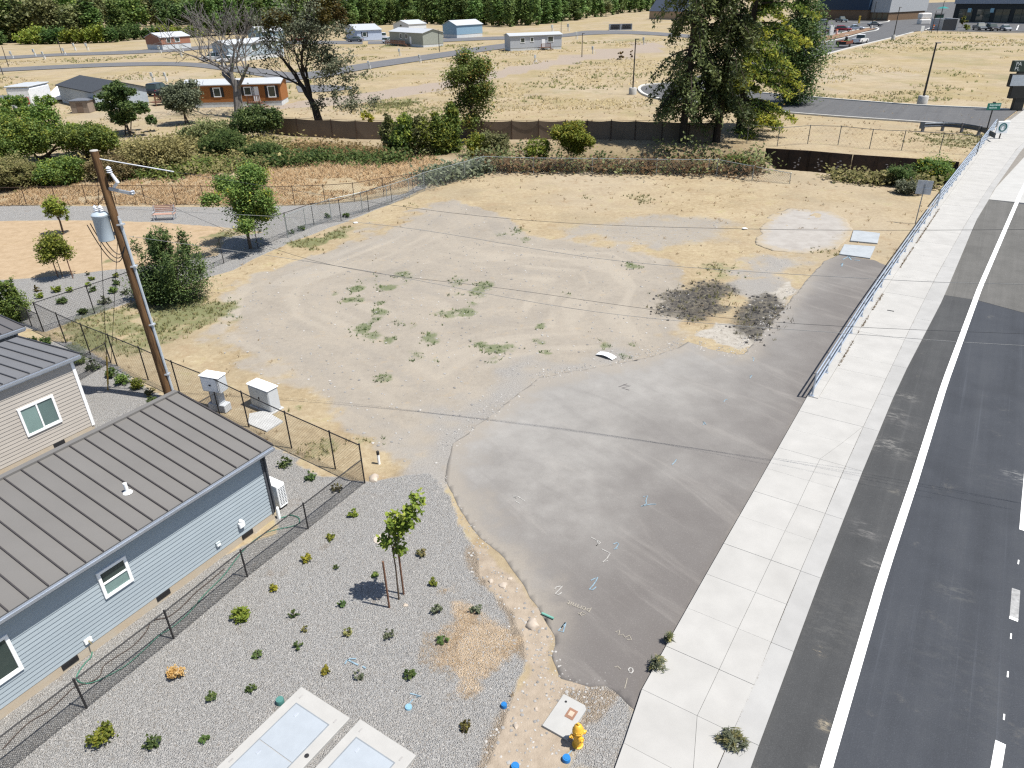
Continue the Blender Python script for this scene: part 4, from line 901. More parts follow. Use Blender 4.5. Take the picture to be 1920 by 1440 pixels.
# rocks
rockm = mat('rock', (.40, .34, .28), .9, .15, var=.2, bump=.5, bscale=9)
def rock(px, py, r, label, seed):
    q = g(px, py); bm = bmesh.new(); bmesh.ops.create_icosphere(bm, subdivisions=2, radius=1); rr_ = random.Random(seed)
    ph1, ph2 = rr_.random() * 6, rr_.random() * 6
    for v in bm.verts:
        k = 1 + .22 * math.sin(3.1 * v.co.x + ph1) + .18 * math.sin(4.3 * v.co.y + ph2) + rr_.uniform(-.06, .06)
        v.co = Vector((v.co.x * r * k, v.co.y * r * .8 * k, max(-.2, v.co.z) * r * .62 * k))
    mb = MB(); mb.add([v.co.copy() for v in bm.verts], [[v.index for v in f.verts] for f in bm.faces]); bm.free()
    o = mb.build('rock', rockm, smooth=True); o.location = q; tag(o, label, 'rock', 'loose rocks')
rock(700, 898, .22, 'tan rock standing by the corner post of the black fence', 1); rock(942, 1098, .12, 'pale pinkish rock at the top of the bare soil strip', 2); rock(998, 1172, .22, 'tan rock lump on the soil by the teal pipe', 3)
rock(920, 1090, .10, 'small brown rock in the soil beside the lot edge', 4); rock(761, 1135, .07, 'small dark rock by the staked sapling', 5); rock(956, 1085, .07, 'smallest stone at the edge of the asphalt', 6)
rock(968, 1362, .09, 'pale stone on the soil left of the meter box', 7); rock(1005, 1330, .06, 'dark stone on the soil above the meter box', 8)
# white plank on the lot
t = MB(); q0, q1 = g(1121, 664), g(1152, 674); d = (q1 - q0).normalized(); nn = Vector((-d.y, d.x, 0)); vs = []
for k in range(7):
    u = k / 6; c_ = q0.lerp(q1, u); z = .06 + .09 * math.sin(u * PI)
    vs += [c_ + nn * .18 + Vector((0, 0, z)), c_ - nn * .18 + Vector((0, 0, z)), c_ - nn * .18 + Vector((0, 0, z - .02)), c_ + nn * .18 + Vector((0, 0, z - .02))]
t.add(vs, [(4 * k + i, 4 * k + (i + 1) % 4, 4 * k + 4 + (i + 1) % 4, 4 * k + 4 + i) for k in range(6) for i in range(4)] + [(0, 3, 2, 1), (24, 25, 26, 27)])
tag(t.build('board', whitev), 'warped white board lying on the dirt by the asphalt edge', 'board')
for px, py, lab, w_ in ((1396, 430, 'white scrap of litter on the dry grass', .35), (667, 419, 'white scrap of litter in the weeds by the silver fence', .35)):
    q = g(px, py); b_ = MB().bbox(-w_ / 2, w_ / 2, -.12, .12, .02, .10, .03).build('litter', whitev); b_.location = q; b_.rotation_euler = (0, .1, .4); tag(b_, lab, 'litter')
# concrete vaults
vm = mat('vault_concrete', (.36, .352, .335), .85, .2, var=.05, vscale=2.5, bump=.15); am = mat('aluminium_hatch', (.33, .36, .39), .6, .4, .1, var=.05)
def vault(o_, r_, l_, Lr, label):
    """o_: upper corner, r_: right corner, l_: a point on the left edge"""
    a, b_, c_ = g(*o_), g(*r_), g(*l_); ux = (b_ - a); Wd = ux.length; ux.normalize(); uy = Vector((ux.y, -ux.x, 0))
    if uy.dot(c_ - a) < 0: uy = -uy
    an = math.atan2(uy.y, uy.x); t = thing('utility_vault', label, 'utility vault', a, an)   # local x runs down the long side, y across
    sg = 1 if Vector((-uy.y, uy.x, 0)).dot(ux) > 0 else -1
    def bx(mb, x0, x1, y0, y1, z0, z1, be=.015): mb.bbox(x0, x1, min(y0 * sg, y1 * sg), max(y0 * sg, y1 * sg), z0, z1, be); return mb
    bx(MB(), 0, Lr, 0, Wd, -.2, .09).build('slab', vm, t)
    i0, i1, j0, j1 = .42, Lr - .42, .28, Wd - .30; xm = i0 + (i1 - i0) * .36
    for (x0, x1) in ((i0, xm - .008), (xm + .008, i1)):
        hb = bx(MB(), x0, x1, j0, j1, .08, .105, .006).build('hatch', am, t)
        bx(MB(), x0 + .15, x0 + .27, j0 + .2, j0 + .26, .10, .112, .003).build('handle', gal2, hb)
    fm = MB()
    for e in ((i0 - .03, i0, j0 - .03, j1 + .03), (i0, i1, j1, j1 + .03), (i0, i1, j0 - .03, j0)): bx(fm, e[0], e[1], e[2], e[3], .08, .097, .004)
    fm.build('hatch_frame', mat('hatch_frame', (.20, .22, .24), .6), t)
    MB().lathe([(.055, .09), (.055, .097), (.02, .098)], 12, (xm - .3 if Lr > 3 else .9, sg * (Wd - .14), 0)).build('vent_port', blackp, t)
    for (x, y) in ((.16, .2), (.2, Wd - .25), (Lr * .55, .12)): bx(MB(), x, x + .11, y, y + .04, .088, .096, .003).build('lifting_eye', mat('eye_grey', (.30, .29, .28)), t)
    return t
vault((566, 1291), (657, 1350), (438, 1421), 3.9, 'larger white concrete vault with pale aluminium hatch, left of the pair')
vault((676, 1352), (781, 1420), (600, 1425), 3.6, 'smaller cut-off white concrete vault with pale hatch, right of the pair')
# lids in the gravel
def lid(px, py, r, col, label, h=.05, name='valve_lid', rim=True):
    q = g(px, py); t = thing(name, label, 'lid', q); cm = mat('lid_%s' % name + '%02d' % int(col[2] * 99), col, .55, .35, var=.08)
    r *= .85
    MB().lathe([(r, -.05), (r, h * .7), (r * .93, h), (.02, h)], 20).build('cover', cm, t, smooth=True)
    if rim: MB().lathe([(r * .62, h), (r * .60, h + .008), (.02, h + .008)], 16).build('knob', cm, t)
lid(526, 1318, .115, (.07, .19, .17), 'dark green round valve lid against the large vault', .14)
lid(766, 1327, .10, (.20, .36, .46), 'pale sprayed blue round lid alone in the gravel')
lid(945, 1325, .085, (.015, .15, .40), 'blue round lid by the edge of the bare soil', .10); lid(1062, 1425, .11, (.015, .16, .42), 'blue round lid below the yellow hydrant', .10); lid(966, 1440, .11, (.015, .155, .41), 'blue round lid cut off by the bottom edge', .10)
lid(714, 1011, .27, (.44, .385, .33), 'tan round manhole cover in the gravel above the sapling', .02, 'manhole_cover', False)
# meter box
q = g(1060, 1346); t = thing('meter_box', 'white concrete water meter box behind the yellow hydrant', 'meter box', q, math.radians(-34))
mb = MB(); mb.prism([(-.33, -.50), (.33, -.50), (.33, .42), (.25, .50), (-.33, .50)], -.1, .07); mb.build('box', mat('meter_white', (.35, .345, .33), .85, var=.05), t)
MB().bbox(-.02, .20, -.02, .26, .069, .08, .004).build('reader_lid', mat('lid_brown', (.24, .13, .085), .7), t); MB().bbox(.03, .15, .05, .19, .079, .086, .003).build('plate', mat('lid_tan', (.42, .34, .26)), t)
MB().lathe([(.03, .07), (.03, .076), (.01, .077)], 10, (-.18, .34, 0)).build('lift_hole', blackp, t)
# fire hydrant
hyd = mat('hydrant_yellow', (.66, .36, .035), .45, .4, var=.07, vscale=6); q = g(1083, 1396)
t = thing('fire_hydrant', 'yellow fire hydrant casting a shadow beside the sidewalk', 'fire hydrant', q, math.radians(200)); t.scale = (.86,) * 3
MB().lathe([(.15, 0), (.15, .03), (.115, .04), (.11, .08), (.11, .52), (.125, .53), (.155, .54), (.155, .58), (.12, .59)], 20).build('barrel', hyd, t, smooth=True)
bo = MB().lathe([(.145, .585), (.145, .62), (.13, .64), (.115, .72), (.075, .78), (.05, .80)], 20).build('bonnet', hyd, t, smooth=True)
MB().lathe([(.034, .79), (.034, .86), (.02, .865)], 5).build('operating_nut', hyd, bo)
for k in range(8): MB().lathe([(.014, .57), (.014, .635), (.006, .64)], 6, (.138 * math.cos(k * PI / 4), .138 * math.sin(k * PI / 4), 0)).build('bolt', hyd, t)
for an, r_, ln in ((0, .062, .20), (PI, .062, .20), (PI / 2, .085, .21)):
    M_ = Matrix.Translation((0, 0, .43)) @ Matrix.Rotation(an, 4, 'Z') @ Matrix.Rotation(PI / 2, 4, 'Y')
    mb = MB(); mb.lathe([(r_ * .8, .08), (r_ * .8, ln - .05), (r_, ln - .05), (r_, ln), (r_ * .5, ln + .01), (r_ * .42, ln + .045), (.012, ln + .045)], 14, (0, 0, 0), M_); mb.build('outlet_cap', hyd, t, smooth=True)
# hose lying by the low fence
def hose(name, pts, r, m, label, z=.03):
    pts = [g(*p) + Vector((0, 0, z)) for p in pts]; pp_ = [pts[0]] + pts + [pts[-1]]; sm = []
    for i in range(1, len(pp_) - 2):
        for k in range(6):
            u = k / 6; p0, p1, p2, p3 = pp_[i - 1:i + 3]; sm.append(.5 * ((2 * p1) + (p2 - p0) * u + (2 * p0 - 5 * p1 + 4 * p2 - p3) * u * u + (3 * p1 - p0 - 3 * p2 + p3) * u ** 3))
    tag(MB().tube(sm, r, 5).build(name, m, smooth=True), label, 'hose')
hose('garden_hose', [(519, 965), (527, 972), (545, 967), (560, 972), (561, 982), (548, 988), (520, 994), (490, 1005), (455, 1035), (420, 1080), (385, 1115), (355, 1150), (320, 1180), (300, 1192), (265, 1225), (235, 1250), (200, 1270), (170, 1282), (150, 1280), (145, 1268), (160, 1245), (172, 1232), (173, 1215)], .016, mat('hose_green', (.05, .17, .12), .5), 'green garden hose trailing along the blue cottage wall')
hose('drip_line', [(420, 1068), (395, 1090), (370, 1110), (340, 1140), (315, 1158), (285, 1166), (275, 1185), (250, 1212), (215, 1235), (195, 1250), (188, 1268), (170, 1280), (140, 1290), (120, 1308), (90, 1335), (50, 1360), (0, 1412)], .014, mat('drip_brown', (.07, .05, .04), .6), 'dark irrigation line snaking along the low black fence')
# teal pipe and paint marks on the asphalt
MBt = MB().tube([g(1016, 1152) + Vector((0, 0, .05)), g(1038, 1162) + Vector((0, 0, .05))], .032, 8); tag(MBt.build('pipe_stub', mat('teal_pipe', (.14, .33, .27), .6)), 'teal pipe stub lying at the asphalt edge', 'pipe')
chalk_w = mat('spray_white', (.34, .33, .31), .9, .1, var=.3, vscale=9); chalk_b = mat('spray_blue', (.19, .27, .325), .9, .1, var=.3, vscale=9); chalk_y = mat('spray_cream', (.29, .265, .22), .9, .1, var=.2, vscale=20); chalk_k = mat('spray_dark', (.14, .13, .13), .9, .1, var=.2, vscale=20)
ZM = .020
def mark(lines, w, m, z=ZM, name='paint_mark'):
    mb = MB()
    for l in lines: mb.ribbon([(p.x, p.y, z) for p in P(l)], w)
    o = mb.build(name, m); o['kind'] = 'structure'; return o
mark([[(1040, 1105), (1044, 1101), (1050, 1100), (1055, 1099), (1048, 1107), (1041, 1114), (1047, 1116), (1053, 1112)]], 0.031, chalk_w)
mark([[(1108, 1089), (1114, 1086), (1121, 1083), (1117, 1091), (1112, 1098), (1105, 1106), (1111, 1107), (1118, 1101)]], 0.034, chalk_b)
mark([[(1052, 1178), (1060, 1168), (1054, 1176), (1047, 1183), (1056, 1186), (1061, 1168)]], 0.037, chalk_b)
mark([[(1150, 1021), (1157, 1018), (1160, 1021), (1156, 1027), (1151, 1031), (1158, 1029)]], 0.031, chalk_b)
mark([[(1205, 950), (1212, 945), (1211, 940), (1214, 930), (1206, 932)], [(1202, 950), (1220, 946), (1230, 946)]], 0.031, chalk_b)
mark([[(1357, 754), (1360, 750), (1364, 749)], [(1318, 797), (1322, 793), (1318, 791), (1324, 797)], [(1260, 872), (1266, 866), (1268, 862)], [(1410, 670), (1414, 672), (1412, 678)], [(1405, 706), (1410, 704), (1406, 710)]], 0.031, chalk_b)
mark([[(1108, 1008), (1118, 1013), (1126, 1018), (1118, 1024), (1122, 1020), (1118, 1013)], [(1128, 1030), (1144, 1038), (1138, 1048), (1130, 1055), (1140, 1052)]], 0.031, chalk_w)
mark([[(962, 932), (968, 935), (962, 930), (972, 932), (984, 940)], [(966, 940), (975, 945)]], 0.031, chalk_w)
mark([[(1168, 722), (1182, 724), (1166, 728), (1180, 732)], [(1160, 726), (1176, 720)]], 0.043, chalk_k)
mark([[(1580, 487), (1592, 481), (1598, 484), (1604, 484)], [(1590, 480), (1596, 488)], [(1602, 488), (1612, 489)], [(1576, 496), (1580, 494), (1578, 500)]], .07, chalk_b)
mark([[(1655 + dx, 0) for dx in (0,)] * 2][:0] or [[(1180, 1260), (1178, 1256), (1181, 1253), (1186, 1254), (1187, 1259), (1184, 1263), (1180, 1262)]], .03, chalk_w)
mark([[(1154, 1186), (1162, 1182), (1160, 1192), (1168, 1190), (1172, 1196), (1180, 1192), (1184, 1200), (1176, 1200)], [(1084, 1150), (1090, 1155), (1098, 1152), (1092, 1148), (1086, 1153)]], .025, chalk_y)
mark([[(1176, 1272), (1174, 1282), (1171, 1292)], [(1152, 1252), (1158, 1250), (1164, 1256)]], .02, chalk_y)
ZGM = .022
mark([[(647, 1246), (650, 1240), (656, 1236), (668, 1236)], [(652, 1238), (664, 1244), (672, 1248)], [(680, 1250), (686, 1254)]], 0.043, chalk_b, ZGM, 'gravel_paint_mark'); mark([[(769, 1301), (778, 1303), (790, 1307), (780, 1308)], [(775, 1312), (768, 1320)]], 0.031, chalk_b, ZGM, 'gravel_paint_mark'); mark([[(1072, 1408), (1066, 1414), (1062, 1419)]], 0.031, chalk_b, ZGM, 'gravel_paint_mark')
# hand-written word on the asphalt
def text_obj(body, m, M, name, size, parent=None, ext=0.0, kind=None, align='CENTER'):
    cu = bpy.data.curves.new(name, 'FONT'); cu.body = body; cu.size = size; cu.extrude = ext; cu.align_x = align; cu.align_y = 'CENTER'; cu.resolution_u = 2
    tmp = bpy.data.objects.new(name + '_tmp', cu); C.objects.link(tmp); dg = bpy.context.evaluated_depsgraph_get(); me = bpy.data.meshes.new_from_object(tmp.evaluated_get(dg)); bpy.data.objects.remove(tmp); bpy.data.curves.remove(cu)
    me.transform(M); me.materials.clear(); me.materials.append(m); o = bpy.data.objects.new(name, me); C.objects.link(o)
    if parent is not None: o.parent = parent
    if kind: o['kind'] = kind
    return o
a, b_ = g(1066, 1131), g(1104, 1146); d = (a - b_).normalized()
text_obj('permit', chalk_y, Matrix.Translation(((a.x + b_.x) / 2, (a.y + b_.y) / 2, ZM)) @ Matrix.Rotation(math.atan2(d.y, d.x), 4, 'Z') @ Matrix.Shear('XY', 4, (.3, 0)), 'paint_mark', .26, kind='structure')
# grate on the sidewalk
q = g(1669, 586); o = MB().bbox(-.16, .16, -.05, .05, .098, .108, .004).build('drain_grate', darkm); o.location = (q.x, q.y, 0); o.rotation_euler = (0, 0, -.6); tag(o, 'small dark drain plate set in the sidewalk', 'drain plate')
# traffic sign seen from behind at the railing
q = g(1716, 419); t = thing('traffic_sign', 'back of a grey rectangular road sign on a post by the railing', 'road sign', q, D57 + .1)
MB().box(-.03, .03, -.03, .03, 0, 2.75).build('post', mat('sign_post_steel', (.22, .24, .26), .5, .4, .4), t)
MB().bbox(.03, .05, -.48, .48, 2.05, 3.0, .005).build('panel', mat('sign_back', (.42, .44, .47), .45, .4, .4), t); MB().box(.022, .03, -.40, .40, 2.45, 2.52).build('brace', galv, t)
# ================================================================== FAR SIDE: ROADS
def sheet(name, pts, z, m, kind='structure'):
    o = MB().add([(p.x, p.y, z) for p in P(pts)], [tuple(range(len(pts)))]).build(name, m)
    me = o.data; bm = bmesh.new(); bm.from_mesh(me); bmesh.ops.triangulate(bm, faces=bm.faces); bmesh.ops.recalc_face_normals(bm, faces=bm.faces)
    if sum(f.normal.z for f in bm.faces) < 0: bmesh.ops.reverse_faces(bm, faces=bm.faces)
    bm.to_mesh(me); bm.free(); o['kind'] = kind; return o
def smooth2(pts, k=6):
    pts = [Vector(p) for p in pts]; pp_ = [pts[0]] + pts + [pts[-1]]; sm = []
    for i in range(1, len(pp_) - 2):
        for j in range(k):
            u = j / k; p0, p1, p2, p3 = pp_[i - 1:i + 3]; sm.append(.5 * ((2 * p1) + (p2 - p0) * u + (2 * p0 - 5 * p1 + 4 * p2 - p3) * u * u + (3 * p1 - p0 - 3 * p2 + p3) * u ** 3))
    return sm + [pts[-1]]
def kerb(pts, w, h, m, name='kerb'):
    q = smooth2(P(pts)); mb = MB(); vs = []
    for i, p in enumerate(q):
        t_ = (q[min(i + 1, len(q) - 1)] - q[max(i - 1, 0)]); t_.normalize(); nn = Vector((-t_.y, t_.x, 0)) * w / 2
        vs += [(p + nn + Vector((0, 0, -.1))), (p + nn + Vector((0, 0, h))), (p - nn + Vector((0, 0, h))), (p - nn + Vector((0, 0, -.1)))]
    mb.add(vs, [(4 * i + a, 4 * i + a + 1, 4 * i + a + 5, 4 * i + a + 4) for i in range(len(q) - 1) for a in range(3)]); o = mb.build(name, m); o['kind'] = 'structure'
    bm = bmesh.new(); bm.from_mesh(o.data); bmesh.ops.recalc_face_normals(bm, faces=bm.faces); bm.to_mesh(o.data); bm.free(); return o
park_m = road_mat('park_asphalt', (.10, .10, .105), (.125, .125, .13), (.15, .15, .152), .1, 0.0, .3)
def road_px(name, top, bot, z=.11, m=park_m):
    a = smooth2([(x, y, 0) for x, y in top], 5); b_ = smooth2([(x, y, 0) for x, y in bot], 5)
    return sheet(name, [(p.x, p.y) for p in a] + [(p.x, p.y) for p in b_[::-1]], z, m)
road_px('park_road', [(-200, 112), (0, 106), (100, 101), (230, 96), (330, 90), (400, 85), (480, 80), (560, 77), (680, 77)], [(-200, 118), (0, 112), (100, 106), (230, 102), (330, 97), (400, 91), (480, 86), (560, 83), (680, 83)])
road_px('park_road', [(690, 78), (760, 76), (830, 73), (900, 70), (960, 68), (1020, 66), (1065, 63), (1100, 58), (1160, 58), (1220, 60), (1300, 66)], [(690, 83), (760, 82), (830, 79), (900, 76), (960, 74), (1020, 72), (1065, 69), (1100, 66), (1160, 64), (1220, 66), (1300, 72)])
road_px('park_road', [(-200, 138), (0, 128), (100, 123), (220, 118), (330, 117), (400, 121), (480, 128), (540, 136), (600, 133), (690, 118), (800, 103), (900, 88), (960, 80), (1000, 72)], [(-200, 145), (0, 135), (100, 130), (220, 125), (330, 124), (400, 130), (480, 142), (540, 150), (600, 146), (690, 130), (800, 113), (900, 98), (960, 89), (1010, 78)])
road_px('park_road', [(-200, 190), (0, 180), (100, 176), (180, 171), (280, 163), (340, 159), (430, 152), (530, 150), (560, 148)], [(-200, 202), (0, 192), (100, 188), (180, 182), (280, 175), (340, 170), (430, 160), (530, 156), (560, 154)])
road_px('park_road', [(555, 162), (600, 160), (660, 163)], [(560, 174), (605, 173), (660, 168)], .1)
# back street and shop car park
bt = [(1199, 166), (1215, 161), (1260, 158), (1300, 160), (1360, 168), (1440, 177), (1560, 187), (1720, 199), (1850, 205), (1907, 208)]
bb = [(1200, 170), (1212, 180), (1250, 189), (1330, 196), (1440, 209), (1560, 219), (1720, 230), (1800, 236), (1840, 240), (1862, 243)]
road_px('back_street', bt, bb, .10, far_m)
road_px('back_street', [(1255, 160), (1320, 140), (1420, 112), (1500, 88), (1600, 66), (1650, 52), (1690, 22), (1705, 18)], [(1290, 166), (1380, 150), (1460, 128), (1527, 109), (1600, 89), (1670, 72), (1715, 60), (1760, 40)], .118, far_m)
sheet('car_park', [(1440, 106), (1480, 60), (1510, 42), (1580, 33), (1660, 37), (1680, 22), (1730, 6), (1920, -1), (2200, 5), (2200, 66), (1920, 60), (1740, 57), (1712, 60), (1640, 66), (1600, 68), (1527, 88)], .104, far_m)
kw = mat('kerb_white', (.50, .49, .46), .85, .2, var=.06)
kerb(bt[4:], .35, .24, kw); kerb(bb[3:8], .30, .2, kw)
kerb([(1330, 196), (1250, 189), (1212, 180), (1199, 171), (1201, 164), (1215, 160), (1262, 157)], .45, .25, kw)
kerb([(1420, 139), (1460, 128), (1527, 109), (1600, 89), (1670, 72), (1712, 61)], .40, .24, kw); kerb([(1740, 58), (1830, 60), (1920, 62), (2200, 68)], .45, .24, kw)
kerb([(1500, 88), (1527, 83), (1580, 73), (1620, 62), (1642, 58), (1646, 54), (1630, 52), (1580, 62), (1540, 70)], .5, .26, kw)
kerb([(1575, 41), (1620, 44), (1660, 42), (1668, 38), (1675, 26), (1690, 22), (1740, 22), (1765, 23)], .7, .26, kw); kerb([(1734, 57), (1750, 52), (1775, 50), (1790, 52)], .6, .26, kw)
sheet('planting_strip', [(1540, 70), (1580, 63), (1630, 53), (1642, 55), (1618, 61), (1580, 71), (1530, 80)], .25, mat('bark_strip', (.20, .13, .085), .95, .1, var=.3, vscale=1))
sheet('planting_strip', [(1610, 38), (1650, 30), (1660, 24), (1672, 24), (1664, 37), (1640, 40)], .25, mat('dry_strip', (.38, .29, .17), .95, .1, var=.3, vscale=1))
for k in range(6):
    p0, p1 = (1862 + 24 * k, 47 + k * .3), (1870 + 24 * k - 12, 56 + k * .3)
    tag(MB().ribbon([(p.x, p.y, .115) for p in P([p0, p1])], .3).build('parking_line', paint), kind='structure')
# guard rail
t = thing('guard_rail', 'curved grey steel guard rail by the back street near the shop sign', 'guard rail', g(1733, 246))
gp = [g(*q) for q in ((1730, 247), (1767, 246), (1803, 249), (1835, 255), (1862, 268))]
gs = smooth2(gp, 6); mb = MB(); vs = []; gz = hz(gp[1], 229)
for p in gs:
    for (o_, z) in ((0, gz), (.09, gz - .12), (.0, gz - .26), (.09, gz - .40), (0, gz - .52)): vs.append((p.x, p.y - o_, z))
mb.add(vs, [(5 * i + k, 5 * i + 5 + k, 5 * i + 6 + k, 5 * i + 1 + k) for i in range(len(gs) - 1) for k in range(4)]); 
so_ = mb.build('beam', mat('rail_steel', (.075, .09, .11), .5, .5, .4, var=.2), t, world=True)
for p in gp[:4]: MB().box(-.13, .13, -.02, .22, -.1, gz + .08, Matrix.Translation(p)).build('post', mat('post_grey', (.17, .17, .18), .8), t, world=True)
p = gp[0]; MB().box(-.5, -.05, -.12, .02, gz - .62, gz + .1, Matrix.Translation(p)).build('end_piece', mat('rail_steel', (.2, .22, .25)), t, world=True)

# ------------------------------------------------------------------ lamp posts
def lamp_post(px, py, ytop, label, base=.9, br=.45, r=.075, arm=True, group='lamp posts by the back street', col=None):
    q = g(px, py); h = hz(q, ytop); t = thing('lamp_post', label, 'lamp post', q, 0, group)
    if base: MB().lathe([(br, -.1), (br, base), (br * .93, base + .06)], 14).build('footing', mat('footing_concrete', (.40, .39, .37), .9, .1, var=.08), t, smooth=True)
    MB().tube([(0, 0, base), (0, 0, h)], [r * 1.15, r * .8], 8).build('pole', mat('lamp_bronze', (.03, .026, .024), .5, .4) if col is None else col, t)
    if arm: MB().bbox(-.10, .55, -.18, .18, h - .02, h + .10, .02).build('lamp_head', mat('lamp_bronze', (.03, .026, .024), .5, .4), t)
    return t
lamp_post(1186, 177, 74, 'tall dark lamp post on a round concrete footing in the dry field', .95, .62, .10)
lamp_post(1728, 197, 81, 'leaning-looking dark lamp post on concrete footing beside the back street kerb', 1.15, .66, .13)
lamp_post(1674, 75, 14, 'dark lamp post at the kerb of the rising street', 1.3, .55, .13)
lamp_post(1633, 55, 4, 'dark lamp post at the tip of the car park island', 1.2, .5, .13)
lamp_post(1544, 80, 33, 'thick black lamp post beside the white sign board', 1.0, .6, .20)
lamp_post(1516, 72, 45, 'short black lamp post beside the dark tree', 0, .5, .22, False); lamp_post(1661, 38, 0, 'thin lamp post in the planting by the navy shop', .6, .4, .1); lamp_post(1757, 60, 2, 'thin dark lamp post by the pile of white sacks', 0, .4, .1)
lamp_post(1746, 62, 20, 'second thin post left of the dark gate', 0, .4, .10, False)
gpole = mat('post_dark', (.06, .055, .05), .7)
for px, py, yt, lab in ((16, 125, 86, 'thin dark street pole by the left edge of the home park'), (116, 101, 70, 'thin dark street pole near the forest edge, upper left'), (1091, 107, 63, 'tall dark street pole right of the long pale mobile home'), (824, 97, 55, 'thin pole right of the sage mobile home'), (6, 141, 124, 'thin pole at the far left frame edge'), (1052, 64, 41, 'thin pole behind the long pale mobile home'), (545, 132, 105, 'thin dark pole behind the oak trunk')):
    lamp_post(px, py, yt, lab, 0, .3, .10, yt == 63, 'poles of the home park', gpole)
# ------------------------------------------------------------------ signs
q = g(1846, 258); h = hz(q, 206); ht = hz(q, 193); t = thing('street_sign', 'green street sign plate on a thin dark post by the bridge end', 'street sign', q)
sw = 25 * mpp(q); MB().tube([(0, 0, 0), (0, 0, ht)], .07, 6).build('post', gpole, t)
MB().bbox(-sw / 2, sw / 2, -.10, -.075, h, ht, .01).build('plate', mat('sign_green', (.005, .14, .10), .5, .4), t)
MB().box(-.2, .1, -.10, .0, ht, ht + .12).build('bracket', gpole, t)
wl = mat('sign_lettering', (.45, .60, .55), .6)
for r_, (x0, x1) in enumerate(((-.34, .36), (-.34, .22))):
    mb = MB(); x = sw * x0; rr_ = random.Random(r_)
    while x < sw * x1:
        w_ = rr_.uniform(.05, .11); mb.box(x, x + w_, -.113, -.10, h + (ht - h) * (.60 - .38 * r_), h + (ht - h) * (.60 - .38 * r_) + .12 + rr_.uniform(0, .05)); x += w_ + .04
    mb.build('lettering', wl, t)
q = g(1873, 262); zb_, zt_ = hz(q, 250), hz(q, 227); t = thing('coffee_sign', 'white sign board with round green emblem beside the bridge end', 'sign', q); sw = 22 * mpp(q)
MB().bbox(-sw / 2, sw / 2, -.06, .06, zb_, zt_, .03).build('board', white, t); MB().tube([(0, .02, 0), (0, .02, zb_)], .07, 6).build('post', gpole, t)
gre = mat('emblem_green', (.02, .12, .13), .5); zc_, rc = (zb_ + zt_) / 2, (zt_ - zb_) * .36; MX = Matrix.Translation((0, -.062, zc_)) @ Matrix.Rotation(PI / 2, 4, 'X')
mb = MB(); nseg = 28
mb.add([MX @ Vector((rc * k_ * math.cos(2 * PI * i / nseg), rc * k_ * math.sin(2 * PI * i / nseg), .012)) for k_ in (1, .74) for i in range(nseg)], [(i, (i + 1) % nseg, nseg + (i + 1) % nseg, nseg + i) for i in range(nseg)])
mb.build('emblem_ring', gre, t)
mb = MB(); 
for sgn in (-1, 1):
    for k_ in (.28, .48, .66):
        for a0 in np.linspace(-.9, .9, 6):
            a1 = a0 + .30; c0 = lambda a, r_: MX @ Vector((sgn * rc * r_ * math.cos(a), rc * r_ * math.sin(a) * 1.05, .013))
            mb.add([c0(a0, k_), c0(a1, k_), c0(a1, k_ + .09), c0(a0, k_ + .09)], [(0, 1, 2, 3) if sgn > 0 else (3, 2, 1, 0)])
mb.add([MX @ Vector((x * rc, y * rc, .014)) for x, y in ((-.2, .38), (-.22, .62), (-.1, .48), (0, .68), (.1, .48), (.22, .62), (.2, .38))], [tuple(range(6, -1, -1))])
mb.build('emblem', gre, t)
# pylon sign at the right edge
q = g(1909, 208); mp_ = mpp(q); t = thing('pylon_sign', 'tall dark pylon sign with blank grey panel cut off by the right edge', 'sign', q, -.08)
dk = mat('pylon_dark', (.022, .022, .020), .6, .3); dk2 = mat('pylon_green', (.03, .045, .035), .5, .3)
zz = lambda y: hz(q, y)
MB().bbox(-.95, .3, -.3, .3, -.1, zz(183), .02).build('stem', dk, t); MB().bbox(-1.75, 2.0, -.35, .35, zz(184), zz(160), .03).build('lower_box', dk, t)
pn_ = MB().bbox(-2.25, 3.2, -.3, .3, zz(162), zz(138), .03).build('panel_frame', dk, t); MB().box(-2.15, 3.1, -.33, -.30, zz(162) + .12, zz(138) - .12).build('grey_panel', mat('panel_grey', (.42, .45, .48), .5), pn_)
MB().bbox(-1.5, 1.8, -.25, .25, zz(139), zz(132), .02).build('neck', dk, t)
hb = MB().bbox(-2.4, 2.9, -.3, .3, zz(134), zz(113), .03).build('name_box', dk2, t)
sz = (zz(113) - zz(134))
for k, s_ in enumerate(('PA', 'PL')):
    text_obj(s_, mat('letter_white', (.62, .63, .60), .6), Matrix.Translation((-2.15, -.315, zz(113) - sz * (.30 + .42 * k))) @ Matrix.Rotation(PI / 2, 4, 'X'), 'lettering', sz * .46, hb, .012, align='LEFT')
